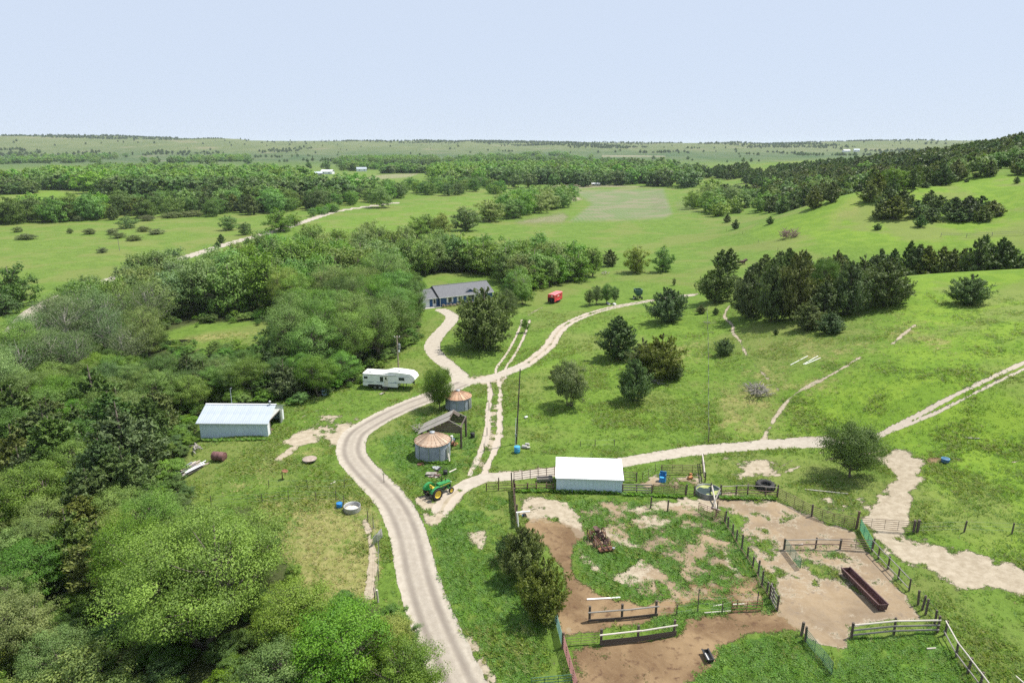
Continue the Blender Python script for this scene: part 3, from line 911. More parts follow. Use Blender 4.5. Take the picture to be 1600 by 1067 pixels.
def cedar(name, H, R, branches, per, spray, spire=1, broad=1.0):
    """eastern red cedar: short trunk, upswept feathery branches right to the ground"""
    wood_ = MB()
    wood_.tube([(0, 0, -.15), (.05, 0, H * .45), (0, .05, H * .93)], [H * .026, H * .016, H * .004], 6)
    C = []; N = []; A = []; V = []
    tops = [(0, 0, 1.0)] + [(rng.uniform(-.35, .35) * R, rng.uniform(-.35, .35) * R, rng.uniform(.72, .9)) for _ in range(spire - 1)]
    for i in range(branches):
        tx, ty, tk = tops[rng.integers(len(tops))]
        h = (i + rng.random()) / branches
        h = h ** 1.25
        prof = np.interp(h, [0, .08, .28, .55, .8, 1], [.72, .95, 1.0, .74, .40, .06]) * broad
        ph = i * 2.399 + rng.uniform(-.4, .4)
        L = R * prof * rng.uniform(.78, 1.18)
        z0 = H * tk * (.015 + .87 * h)
        up = .30 + .55 * h + rng.uniform(0, .2)
        d = np.array([math.cos(ph), math.sin(ph), up]); d /= np.linalg.norm(d)
        o = np.array([tx * h, ty * h, z0])
        wood_.tube([o, o + d * L * .8], [H * .006, H * .002], 3, caps=False)
        n = int(per * (.35 + .65 * prof))
        s = .18 + .92 * rng.random(n) ** .6
        w_ = L * .26 * (1.12 - s * .75)
        pts = o + d * (s * L)[:, None] + rng.normal(size=(n, 3)) * w_[:, None] * np.array([.62, .62, .5])
        ax = d * .75 + rng.normal(size=(n, 3)) * .45 + np.array([0, 0, .35])
        nr = d * .35 + rng.normal(size=(n, 3)) * .8 + np.array([0, 0, .5])
        C.append(pts); A.append(ax); N.append(nr)
        V.append(np.clip(rng.random(n) * .55 + s * .35 + rng.random() * .25 - .12, 0, 1))
    C = np.concatenate(C); N = np.concatenate(N); A = np.concatenate(A); V = np.concatenate(V)
    C[:, 2] = np.maximum(C[:, 2], .05)
    me = leaf_cards(name + '_crown', C, N, spray * rng.uniform(.7, 1.3, len(C)), .42, axis=A, var=V)
    me.materials.append(LEAF['cedar'])
    return wood_.mesh(name + '_trunk', BARK, True), me

# kinds: near (fine leaves), mid and far (coarser leaves)
KIND = {}
def reg(k, H, R, meshes):
    co = np.empty(len(meshes[1].vertices) * 3, np.float32); meshes[1].vertices.foreach_get('co', co); co = co.reshape(-1, 3)
    KIND.setdefault(k, []).append((float(np.percentile(co[:, 2], 99.7)), float(np.percentile(np.hypot(co[:, 0], co[:, 1]), 96)), meshes[0], meshes[1]))
for i in range(3): reg('round', 9, 4.4, broadleaf('round_tree', 9, 4.4, .9, 95, 260, .16, trunks=1 + (i == 2), gap=.45))
for i in range(2): reg('tall', 14, 5.2, broadleaf('tall_tree', 14, 5.2, 1.8, 120, 210, .18, gap=.44, flat=.95, top=1.05, trunks=1 + i, loose=1.1))
for i in range(2): reg('sparse', 12, 4.6, broadleaf('sparse_tree', 12, 4.6, 3.0, 86, 95, .19, loose=1.35, trunks=2, bark=BARK_GREY))
for i in range(2): reg('bush', 4, 2.3, broadleaf('bush', 4, 2.3, .35, 54, 160, .16, trunks=4))
reg('big', 13, 6.6, broadleaf('big_tree', 13, 6.6, 1.6, 190, 380, .15, trunks=2, loose=1.05, gap=.46, rs=(.11, .19)))
for i in range(2): reg('dense', 6.3, 4.0, broadleaf('dense_tree', 6.3, 4.0, .4, 105, 230, .17, trunks=1, loose=1.25))
for i in range(2): reg('mound', 4, 2.6, broadleaf('mound_bush', 4, 2.6, .05, 85, 170, .16, trunks=5))
for i in range(3): reg('round_mid', 9, 4.4, broadleaf('round_tree_mid', 9, 4.4, -1.6, 100, 46, .42, trunks=1))
for i in range(2): reg('tall_mid', 14, 5.2, broadleaf('tall_tree_mid', 14, 5.2, -.6, 115, 46, .50, flat=.95, loose=1.1))
for i in range(2): reg('round_far', 9, 4.6, broadleaf('round_tree_far', 9, 4.6, -1.5, 56, 20, .85))
for i in range(3): reg('cedar', 7, 2.7, cedar('cedar', 7, 2.7, 92, 105, .36, spire=1 + i))
for i in range(2): reg('cedar_broad', 7, 3.8, cedar('broad_cedar', 7, 3.8, 110, 110, .38, spire=3 + i))
for i in range(3): reg('cedar_mid', 7, 2.8, cedar('cedar_mid', 7, 2.8, 60, 42, .68, spire=1 + i))
for i in range(2): reg('cedar_far', 7, 2.8, cedar('cedar_far', 7, 2.8, 34, 16, 1.25, spire=1 + i))

PLACED = []      # x, y, radius of every tree
NAMES = {'round': 'leafy_tree', 'tall': 'cottonwood_tree', 'sparse': 'thin_leaved_tree', 'bush': 'bush', 'dense': 'leafy_tree', 'big': 'leafy_tree', 'mound': 'bush', 'cedar': 'cedar_tree', 'cedar_broad': 'cedar_tree'}
CATS = {'round': 'tree', 'tall': 'tree', 'sparse': 'tree', 'bush': 'bush', 'dense': 'tree', 'big': 'tree', 'mound': 'bush', 'cedar': 'cedar tree', 'cedar_broad': 'cedar tree'}
COUNT = {}
def tree(kind, x, y, h, leaf=None, label=None, group=None, w=1.0, z=None, variant=None, lod=None):
    D = math.hypot(x, y)
    k = kind
    if lod is None:
        lod = '' if D < 190 else ('_mid' if D < 520 else '_far')
    if lod:
        k2 = {'cedar_broad': 'cedar', 'sparse': 'tall', 'bush': 'round', 'dense': 'round', 'mound': 'round'}.get(kind, kind)
        if lod == '_far' and k2 == 'tall': k2 = 'round'
        if k2 + lod in KIND: k = k2 + lod
    V = KIND[k]
    H, R, tm, cm = V[(variant if variant is not None else random.randrange(len(V))) % len(V)]
    s = h / H
    rt = root(NAMES[kind], (x, y, zat(x, y) if z is None else z), random.uniform(0, 6.28), label, CATS[kind], group)
    rt.scale = (s * w, s * w, s)
    leaf = leaf or ('cedar' if 'cedar' in kind else 'green')
    if D < 420:
        link('trunk', tm, rt)
        c = link('crown', cm, rt)
    else:
        c = link('crown', cm, rt)
    c.material_slots[0].link = 'OBJECT'
    c.material_slots[0].material = LEAF[leaf]
    PLACED.append((x, y, R * s * w))
    kk = 'cedar' if 'cedar' in kind else ('bush' if kind == 'bush' else 'broad')
    COUNT[kk] = COUNT.get(kk, 0) + 1
    return rt

def in_poly(x, y, P):
    r_ = False
    for i in range(len(P)):
        (ax, ay), (bx, by) = P[i], P[(i + 1) % len(P)]
        if (ay > y) != (by > y) and x < (bx - ax) * (y - ay) / (by - ay) + ax: r_ = not r_
    return r_

LABELLED = []
def cluster(poly, mix, n, label, group, spacing=.62, world=False, wvar=(.9, 1.15)):
    """scatter up to n trees of a mix [(weight, kind, leaf, hmin, hmax, word)] over an outline of tree feet"""
    P = [tuple(p) for p in (poly if world else ground(*np.array(poly, float).T)[:, :2])]
    xs = [p[0] for p in P]; ys = [p[1] for p in P]
    ws = [m[0] for m in mix]
    k = 0
    for _ in range(n * 30):
        if k >= n: break
        x, y = random.uniform(min(xs), max(xs)), random.uniform(min(ys), max(ys))
        if not in_poly(x, y, P): continue
        m = random.choices(mix, ws)[0]
        h = random.uniform(m[3], m[4])
        H, R = KIND[m[1]][0][:2]
        w = random.uniform(*wvar)
        rr = R * h / H * w
        if any((x - a) ** 2 + (y - b) ** 2 < ((rr + c) * spacing) ** 2 for a, b, c in PLACED): continue
        LABELLED.append((tree(m[1], x, y, h, m[2], label % m[5] if '%s' in label else label, (group % m[5]) if '%s' in group else group, w=w), h))
        k += 1
    return k

def single(px, py, top, width, kind, leaf, label, group=None, variant=None, z=None, D=None):
    """one tree whose foot, top and width are read off the picture"""
    if D is None:
        g = G(px, py)
    else:
        th = math.atan2((px - 800) / F_PX, CP)
        g = Vector((D * math.sin(th), D * math.cos(th), 0)); g.z = zat(g.x, g.y)
    a, b, c = pix_dir(px, top)
    Dg = math.hypot(g.x, g.y)
    ztop = H_CAM + c * Dg / math.hypot(a, b)
    h = max(.6, (ztop - g.z) * 1.0)
    depth = g.y * CP - (g.z + h * .5 - H_CAM) * SP
    wm = width * depth / F_PX
    H, R = KIND[kind][0][:2]
    w = wm / (2 * R * h / H)
    return tree(kind, g.x, g.y, h, leaf, label, group, w=w, variant=variant)

# ---- trees standing alone or in small groups
single(757, 544, 452, 88, 'cedar_broad', 'cedar_olive', 'huge olive cedar in front of the blue house between the lanes')
single(792, 505, 452, 42, 'round', 'dark', 'dark leafy tree tucked behind the huge cedar by the blue house')
single(818, 476, 443, 34, 'mound', 'green', 'rounded green bush between the huge house cedar and the red trailer')
single(688, 640, 574, 48, 'dense', 'dark', 'dark rounded tree shading the farther grain bin', variant=0)
single(890, 634, 563, 62, 'mound', 'shrub', 'half bare multi-stemmed bush on the open slope right of the utility pole')
single(868, 605, 572, 26, 'bush', 'shrub', 'thin wispy sapling beside the half bare bush on the slope')
single(1328, 744, 660, 86, 'dense', 'olive', 'solitary round tree with a dark trunk beside the lane above the corral', variant=1)
single(965, 561, 494, 60, 'cedar', 'cedar', 'pointed dark cedar at the upper end of the cedar clump on the green slope', variant=0)
single(1002, 585, 530, 44, 'cedar', 'cedar_olive', 'olive cedar in the middle of the cedar clump on the green slope')
single(1032, 592, 524, 66, 'cedar_broad', 'cedar_olive', 'broadest olive cedar of the clump on the green slope')
single(1054, 592, 566, 30, 'cedar_broad', 'cedar', 'low cedar at the right foot of the clump on the green slope')
single(990, 627, 561, 54, 'cedar_broad', 'cedar', 'darkest cedar at the lower tip of the clump on the green slope')
single(1040, 503, 450, 60, 'cedar_broad', 'cedar', 'broad cedar beside the bend of the lane near the green wagon')
single(1117, 472, 416, 58, 'cedar_broad', 'cedar_olive', 'round olive cedar below the dark cart')
single(1127, 423, 390, 26, 'cedar', 'cedar', 'bluish cedar, the shadier of the two beside the dark cart')
single(1139, 425, 388, 30, 'cedar', 'cedar_olive', 'olive cedar touching the dark cart')
single(1130, 555, 528, 28, 'cedar_broad', 'cedar', 'small rounded cedar beside the winding cow path')
single(1512, 476, 429, 60, 'cedar_broad', 'cedar', 'lone bushy cedar on the bright green knoll', variant=1)
single(926, 432, 385, 32, 'tall', 'green', 'upright green tree with a bare trunk at the meadow edge')
single(952, 416, 390, 24, 'cedar', 'cedar_olive', 'brownish cedar behind the upright meadow tree')
single(993, 426, 384, 46, 'mound', 'yellow', 'yellow-green rounded tree in the meadow')
single(1035, 425, 385, 40, 'mound', 'green', 'green rounded tree casting a dark shadow beside the yellow-green one')
single(885, 436, 398, 42, 'bush', 'pale', 'pale drooping tree at the end of the house grove')
single(860, 438, 386, 30, 'tall', 'green', 'slim green tree at the end of the house grove')
for px, py, tp, w in ((921, 478, 452, 18), (932, 476, 446, 22), (947, 475, 443, 24), (961, 474, 447, 17)):
    single(px, py, tp, w, 'round', 'dark', 'small dark tree in the row of four above the lane bend', 'four small trees above the lane bend')
single(814, 905, 823, 70, 'cedar_broad', 'cedar_olive', 'upper of the two yellowish cedars beside the corral', variant=0)
single(850, 966, 876, 76, 'cedar_broad', 'cedar_olive', 'lower of the two yellowish cedars beside the corral, touching the teal gate', variant=1)
single(793, 878, 836, 36, 'cedar_broad', 'cedar', 'small dark cedar behind the two yellowish cedars by the corral')
single(1100, 445, 433, 10, 'cedar', 'cedar', 'tiny cedar sapling in the meadow by the round olive cedar')
single(1095, 490, 476, 14, 'cedar', 'cedar_olive', 'knee-high brown cedar sapling near the cow path')
single(1118, 492, 480, 9, 'cedar', 'cedar', 'knee-high green cedar sapling near the cow path')
single(1212, 523, 514, 8, 'cedar', 'cedar', 'tiny cedar sapling below the large cedar grove')
single(820, 520, 497, 16, 'bush', 'green', 'narrow sapling beside the two-track to the red trailer')
single(1053, 446, 434, 7, 'bush', 'shrub', 'thin dry sapling in the meadow above the green wagon')
# large cedar grove on the slope
GROVE = [(1150, 492), (1185, 503), (1240, 512), (1292, 524), (1345, 484), (1408, 476), (1404, 446), (1350, 432), (1250, 428), (1168, 442)]
single(1282, 480, 402, 48, 'round', 'bright', 'bright green leafy tree standing inside the large cedar grove')
for px, py, tp, w, lf in ((1170, 497, 420, 60, 'cedar'), (1205, 503, 405, 62, 'cedar'), (1240, 500, 392, 64, 'cedar_olive'), (1322, 492, 408, 62, 'cedar'), (1382, 478, 404, 80, 'cedar_olive'),
                          (1262, 515, 470, 44, 'cedar_olive'), (1296, 521, 488, 40, 'cedar'), (1190, 470, 398, 50, 'cedar_olive'), (1345, 462, 400, 50, 'cedar_olive'), (1225, 470, 388, 46, 'cedar'), (1300, 470, 392, 50, 'cedar_olive'), (1410, 462, 432, 22, 'cedar')):
    single(px, py, tp, w, 'cedar_broad' if w > 58 else 'cedar', lf, 'dark cedar in the large grove on the right slope', 'cedars of the large slope grove')
cluster(GROVE, [(3, 'cedar', 'cedar', 6, 8.5, ''), (2, 'cedar', 'cedar_olive', 6, 8.5, '')], 16, 'dark cedar in the large grove on the right slope', 'cedars of the large slope grove', .55)
# cedars in the gully behind the knoll
for i in range(17):
    px = 1362 + i * 17 + random.uniform(-6, 6)
    top = np.interp(px, [1360, 1400, 1440, 1480, 1510, 1540, 1570, 1640], [388, 374, 380, 382, 364, 368, 392, 396]) + random.uniform(0, 7)
    single(px, 0, top, random.uniform(34, 48), 'cedar', random.choice(['cedar', 'cedar', 'cedar_olive']), 'dark cedar in the gully row behind the bright green knoll', 'cedars in the gully behind the knoll', D=random.uniform(201, 212))
# hill behind
HILLG = 'cedars dotted over the second green hill'
for px, py, tp, w in ((1358, 316, 288, 30), (1385, 338, 293, 36), (1408, 330, 293, 34), (1375, 343, 318, 24), (1396, 342, 306, 38), (1415, 322, 302, 24), (1432, 340, 313, 28), (1437, 355, 335, 18), (1452, 320, 297, 22),
                      (1466, 328, 305, 28), (1455, 346, 324, 26), (1488, 342, 308, 34), (1510, 343, 306, 36), (1530, 336, 306, 34), (1550, 337, 313, 32), (1535, 346, 322, 28), (1561, 338, 330, 10), (1500, 346, 325, 34)):
    single(px, py, tp, w, 'cedar', random.choice(['cedar', 'cedar', 'cedar_olive']), 'dark cedar in the loose groups on the second green hill', HILLG)
single(1588, 287, 276, 9, 'cedar', 'cedar', 'single small cedar high on the second green hill')
single(1525, 277, 270, 10, 'cedar', 'cedar', 'small cedar on the crest of the second green hill')
single(1510, 285, 279, 8, 'cedar', 'cedar', 'tiny cedar just under the crest of the second green hill')
single(1445, 293, 284, 18, 'cedar', 'cedar', 'cedar at the forest edge on the crest of the second green hill')
single(1371, 359, 349, 12, 'cedar', 'cedar', 'small cedar sapling alone below the hill cedars')
single(1136, 348, 335, 16, 'cedar_broad', 'cedar', 'smaller left cedar of a pair at the meadow fence corner')
single(1149, 358, 343, 17, 'cedar_broad', 'cedar', 'larger right cedar of a pair at the meadow fence corner')
single(1154, 334, 325, 10, 'cedar_broad', 'cedar', 'little cedar between the willows and the hill')
single(1203, 350, 338, 12, 'cedar', 'cedar', 'small cedar left of the brush pile')
# left field
single(437, 362, 327, 46, 'round', 'green', 'rounded leafy tree standing over the county road')
single(461, 352, 332, 28, 'bush', 'pale', 'pale bush behind the rounded tree on the county road')
single(358, 360, 336, 26, 'round', 'green', 'leaning green tree in the field near the county road')
single(383, 367, 347, 24, 'bush', 'dark', 'dark round bush in the field near the county road')
single(346, 380, 366, 16, 'cedar_broad', 'cedar', 'round cedar on the edge of the county road')
single(340, 388, 378, 11, 'cedar', 'cedar', 'low brown cedar hugging the county road')
single(388, 380, 371, 7, 'cedar', 'cedar', 'tiny cedar on the near verge of the county road')
single(199, 357, 337, 28, 'round', 'dark', 'dark tree alone among shrubs in the left pasture')
single(27, 478, 411, 66, 'round', 'dark', 'dark dense tree at the pasture edge, far left of the grove')
single(5, 492, 458, 50, 'round', 'dark', 'dark leafy tree below the dense one at the pasture edge')
single(-25, 480, 420, 60, 'round', 'green', 'leafy tree beyond the picture edge by the dense pasture tree')
for px, py, w in ((140, 366, 24), (42, 374, 36), (160, 395, 20), (225, 362, 26), (245, 366, 30), (185, 372, 30), (210, 376, 28), (28, 363, 18), (110, 365, 12), (176, 366, 24), (230, 345, 30), (270, 340, 40), (300, 338, 44), (122, 346, 18)):
    single(px, py, py - 9, w, 'bush', 'shrub', 'low grey-green shrub in the left pasture', 'low shrubs in the left pasture')

# ---- creek wood on the left, near to far
cluster([(-110, 660), (20, 612), (62, 545), (130, 492), (225, 458), (262, 440), (290, 446), (150, 525), (85, 585), (45, 660)], [(4, 'sparse', 'silver', 10, 13.5, 'silvery'), (2, 'tall', 'pale', 10, 13, 'pale tall')], 26,
        '%s tree screening the county road at far left', '%s trees screening the county road', .5)
CW = [(4, 'round', 'green', 7.9, 12.2, 'green leafy'), (3, 'round', 'bright', 7.3, 11.0, 'bright leafy'), (2, 'round', 'dark', 7.3, 11.0, 'dark leafy'), (2, 'tall', 'green', 11.0, 14.6, 'tall green')]
CC = [(4, 'cedar', 'cedar', 7.3, 11.0, 'dark cedar'), (2, 'cedar', 'cedar_olive', 6.1, 9.8, 'olive cedar')]
tree('big', *G(318, 1012).xy, 12.5, 'green', 'largest light green tree, spreading over the corner of the dry pen', None, w=1.12)
tree('round', *G(530, 1075).xy, 7.4, 'bright', 'yellowish rounded tree beside the drive at the bottom edge', None, w=1.15, variant=2)
tree('round', *G(618, 1035).xy, 4.6, 'yellow', 'small yellowish tree on the verge of the drive', None, w=1.0, variant=0)
tree('round', *G(440, 1120).xy, 6.4, 'bright', 'yellowish tree beside the largest light green tree', None, w=1.1, variant=1)
tree('round', *G(62, 935).xy, 6.6, 'dark', 'dense blue-green round tree at the left edge of the wood', None, w=1.1, variant=0)
tree('cedar', *G(170, 925).xy, 8.0, 'cedar_olive', 'olive cedar leaning over the small clearing', None, variant=1)
tree('cedar', *G(118, 900).xy, 7.6, 'cedar_olive', 'brownish cedar behind the dense round tree', None, variant=2)
for px, py, h, lf in ((170, 790, 9, 'cedar'), (205, 800, 8.6, 'cedar'), (150, 830, 8, 'cedar')):
    tree('cedar', *G(px, py).xy, h, lf, 'tall dark cedar in the thicket beside the lumber pile', 'dark cedars beside the lumber pile')
cluster([(-170, 1300), (-170, 930), (0, 960), (60, 990), (100, 1040), (160, 1080), (200, 1140), (260, 1300)], [(3, 'bush', 'yellow', 3.7, 6.1, 'yellowish'), (2, 'round', 'pale', 4.9, 7.3, 'pale leafy'), (2, 'round', 'green', 4.9, 7.9, 'green leafy')], 28,
        '%s tree in the brushy corner below the small clearing', '%s trees of the brushy corner', .64)
cluster([(300, 1300), (330, 1100), (420, 1060), (470, 990), (640, 1060), (650, 1100), (600, 1300)], [(3, 'round', 'bright', 4.9, 7.9, 'yellowish'), (2, 'round', 'green', 6.1, 8.5, 'green leafy'), (1, 'bush', 'green', 3.0, 4.3, 'low bushy')], 19,
        '%s tree between the largest light tree and the drive', '%s trees beside the lower drive', .62)
cluster([(180, 960), (200, 900), (270, 870), (360, 880), (430, 940), (470, 985), (400, 1040), (260, 990)], [(3, 'round', 'bright', 6.1, 9.2, 'bright green'), (2, 'round', 'green', 6.1, 8.5, 'green leafy'), (1, 'tall', 'bright', 9.8, 12.2, 'tall bright')], 15,
        '%s tree at the edge of the dry pen', '%s trees at the edge of the dry pen', .62)
cluster([(-170, 930), (-170, 760), (60, 760), (140, 800), (225, 800), (250, 850), (200, 890), (110, 900), (60, 940)], CC + [(4, 'round', 'green', 6.1, 9.2, 'green leafy'), (3, 'round', 'bright', 6.1, 8.5, 'bright leafy'), (2, 'round', 'pale', 5.5, 7.3, 'pale leafy')], 36,
        '%s tree in the thicket left of the dry pen', '%s trees left of the dry pen', .62)
cluster([(-150, 770), (-150, 650), (60, 650), (180, 660), (262, 680), (238, 700), (228, 740), (225, 790), (140, 800), (60, 760)], CC + [(4, 'round', 'green', 7.3, 10.4, 'green leafy'), (3, 'round', 'bright', 7.3, 9.8, 'bright leafy'), (2, 'round', 'dark', 7.3, 9.8, 'dark leafy')], 49,
        '%s tree in the wood left of the metal shed', '%s trees left of the metal shed', .50)
cluster([(-100, 660), (0, 645), (60, 620), (200, 600), (330, 596), (450, 592), (545, 600), (505, 622), (450, 628), (335, 626), (290, 650), (180, 660), (60, 650)], [(3, 'cedar', 'cedar', 5, 7, 'dark cedar')] + [(3, 'round', 'green', 5.6, 8.0, 'green leafy'), (2, 'round', 'bright', 5.6, 8.0, 'bright leafy'), (2, 'round', 'dark', 5.6, 8.0, 'dark leafy')], 49,
        '%s tree in the wood behind the metal shed', '%s trees behind the metal shed', .50)
for px, py, h, w in ((78, 602, 11, 1.15), (40, 560, 10, 1.0), (130, 590, 9.5, 1.0), (170, 560, 11.5, 1.05), (100, 545, 11, 1.0), (245, 528, 14.5, 1.0), (205, 520, 12.5, 1.1), (150, 515, 11, 1.0), (312, 492, 15, .95), (270, 500, 13, 1.0), (330, 478, 12, 1.0)):
    tree('sparse', *G(px, py).xy, h, 'silver', 'silvery thin-leaved cottonwood with a pale bare trunk by the creek', 'silvery cottonwoods along the creek', w=w)
cluster([(20, 640), (60, 560), (120, 505), (240, 450), (300, 470), (250, 515), (245, 560), (200, 590), (80, 625)], [(4, 'sparse', 'silver', 9.8, 14.6, 'silvery'), (2, 'tall', 'pale', 11.0, 14.6, 'pale green'), (2, 'round', 'green', 7.3, 9.8, 'green leafy'), (1, 'round', 'dark', 6.1, 8.5, 'dark leafy')], 36,
        '%s tree in the airy wood beside the creek pool', '%s trees beside the creek pool', .54)
cluster([(440, 590), (440, 560), (470, 545), (505, 522), (560, 505), (628, 505), (628, 530), (612, 552), (600, 562), (560, 592), (470, 592)], [(4, 'round', 'green', 9.8, 13.4, 'green leafy'), (3, 'tall', 'green', 12.2, 15.2, 'tall green'), (2, 'round', 'dark', 9.8, 12.2, 'dark leafy'), (1, 'cedar', 'cedar', 8.5, 11.0, 'dark cedar')], 36,
        '%s tree in the grove behind the white camper', '%s trees behind the white camper', .50)
cluster([(300, 500), (330, 470), (420, 440), (560, 430), (625, 440), (632, 475), (632, 505), (560, 505), (490, 500), (380, 490)], [(4, 'tall', 'green', 12.2, 15.9, 'tall green'), (3, 'round', 'green', 9.8, 13.4, 'green leafy'), (2, 'tall', 'pale', 12.2, 15.9, 'pale tall'), (1, 'round', 'dark', 8.5, 12.2, 'dark leafy')], 47,
        '%s tree in the grove left of the blue house', '%s trees left of the blue house', .50)
cluster([(262, 482), (300, 462), (350, 438), (430, 412), (560, 394), (640, 402), (655, 425), (640, 440), (560, 430), (420, 440), (330, 470), (285, 490)], [(4, 'tall', 'pale', 11.0, 14.6, 'pale tall'), (3, 'round', 'green', 8.5, 12.2, 'green leafy'), (2, 'round', 'pale', 8.5, 11.0, 'pale leafy')], 49,
        '%s tree along the meadow side of the creek wood', '%s trees along the meadow side of the wood', .50)
cluster([(640, 428), (660, 412), (720, 408), (800, 418), (850, 424), (872, 430), (835, 446), (800, 444), (775, 432), (700, 424), (655, 434)], [(4, 'round', 'green', 8.5, 12.2, 'green leafy'), (2, 'round', 'dark', 8.5, 12.2, 'dark leafy'), (2, 'tall', 'green', 11.0, 14.6, 'tall green'), (1, 'cedar', 'cedar_olive', 7.3, 9.8, 'olive cedar')], 43,
        '%s tree in the windbreak behind the blue house', '%s trees of the windbreak behind the house', .46)
cluster([(795, 462), (800, 444), (840, 446), (838, 458), (812, 470)], [(3, 'round', 'green', 7.3, 9.8, 'green leafy'), (2, 'sparse', 'pale', 7.3, 11.0, 'pale thin')], 7, '%s tree between the blue house and the red trailer', '%s trees between the house and the trailer', .50)
cluster([(800, 424), (870, 424), (906, 430), (900, 441), (835, 452), (800, 448)], [(3, 'round', 'green', 8, 12, 'green leafy'), (2, 'tall', 'pale', 9, 12, 'pale tall'), (1, 'round', 'dark', 7, 10, 'dark leafy')], 16, '%s tree at the meadow end of the house windbreak', '%s trees at the meadow end of the windbreak', .46)
single(650, 496, 438, 44, 'round', 'green', 'leafy tree tucking in the garage end of the blue house')
single(640, 484, 424, 46, 'round', 'dark', 'dark leafy tree behind the garage end of the blue house')
# ---- meadow belts and woods farther off
cluster([(782, 338), (800, 344), (885, 325), (894, 310), (830, 318), (778, 330)], [(4, 'round', 'green', 11, 16, 'dense green'), (1, 'round', 'pale', 11, 15, 'pale')], 40, '%s tree in the dense belt left of the crop field', '%s trees of the belt left of the crop field', .36)
for px, py, tp, w, lf, wd in ((690, 366, 332, 30, 'yellow', 'yellow-green'), (728, 361, 323, 44, 'dark', 'dark'), (765, 346, 312, 44, 'pale', 'pale'), (652, 372, 338, 34, 'green', 'green'), (668, 364, 334, 30, 'green', 'lighter green'), (790, 338, 303, 34, 'green', 'deep green')):
    single(px, py, tp, w, 'round', lf, '%s rounded tree in the short row across the meadow behind the grove' % wd)
cluster([(545, 326), (620, 313.5), (740, 305), (790, 304), (760, 290), (640, 294), (540, 312)], [(4, 'round', 'green', 10, 15, 'green leafy'), (2, 'round', 'bright', 9, 13, 'bright green'), (2, 'round', 'dark', 10, 14, 'dark leafy')], 44, '%s tree behind the far stretch of the county road', '%s trees behind the far county road', .5)
single(595, 325, 292, 38, 'tall', 'pale', 'large pale weeping tree beside the far county road')
cluster([(-60, 356), (100, 347), (180, 344), (330, 339), (430, 334), (535, 326), (540, 314), (430, 315), (300, 316), (190, 326), (80, 336), (-60, 338)], [(3, 'round', 'dark', 10, 15, 'dark leafy'), (3, 'round', 'green', 10, 16, 'green leafy'), (3, 'cedar', 'cedar_olive', 8, 13, 'olive cedar'), (3, 'cedar', 'cedar', 8, 13, 'dark cedar'), (1, 'round', 'bright', 9, 13, 'bright green')], 150,
        '%s tree in the long belt bordering the left pasture', '%s trees of the belt bordering the left pasture', .36)
cluster([(470, 345), (490, 340), (545, 330), (545, 326), (500, 332)], [(3, 'round', 'green', 4, 7, 'green')], 8, '%s tree hugging the county road bend', '%s trees hugging the county road bend', .55)
cluster([(1078, 338), (1095, 344), (1140, 338), (1148, 322), (1160, 300), (1110, 300), (1085, 312)], [(3, 'round', 'bright', 11, 15, 'large bright'), (2, 'round', 'pale', 11, 15, 'large pale')], 11, '%s willow at the mouth of the wooded hollow', '%s willows at the mouth of the hollow', .5)
cluster([(1160, 334), (1200, 338), (1260, 334), (1328, 326), (1332, 300), (1270, 300), (1160, 302)], [(4, 'cedar', 'cedar', 7, 10, 'dark cedar'), (2, 'cedar', 'cedar_olive', 7, 10, 'olive cedar'), (2, 'round', 'bright', 8, 11, 'bright leafy')], 44,
        '%s tree on the flank left of the second green hill', '%s trees left of the second green hill', .5)
NB, NC = COUNT.get('broad', 0), COUNT.get('cedar', 0)

# forest ridge behind the second hill: individuals on the near edge
def ring(px0, px1, D0, D1, n, mix, label, group, spacing=.5):
    P = []
    for px in np.linspace(px0, px1, 8):
        th = math.atan2((px - 800) / F_PX, CP); P.append((D0(px) * math.sin(th), D0(px) * math.cos(th)))
    for px in np.linspace(px1, px0, 8):
        th = math.atan2((px - 800) / F_PX, CP); P.append((D1(px) * math.sin(th), D1(px) * math.cos(th)))
    return cluster(P, mix, n, label, group, spacing, world=True)
RM = [(5, 'cedar', 'cedar', 7, 10.5, 'dark cedar'), (3, 'cedar', 'cedar_olive', 7, 10.5, 'olive cedar'), (1, 'round', 'green', 8, 11, 'leafy')]
ring(1325, 1450, lambda p: np.interp(p, [1325, 1450], [330, 372]), lambda p: 440, 50, RM, '%s tree in the forest edge above the second green hill', '%s trees of the forest edge')
ring(1450, 1640, lambda p: 400, lambda p: 520, 34, RM, '%s tree on the forested ridge behind the hill crest', '%s trees of the forested ridge')

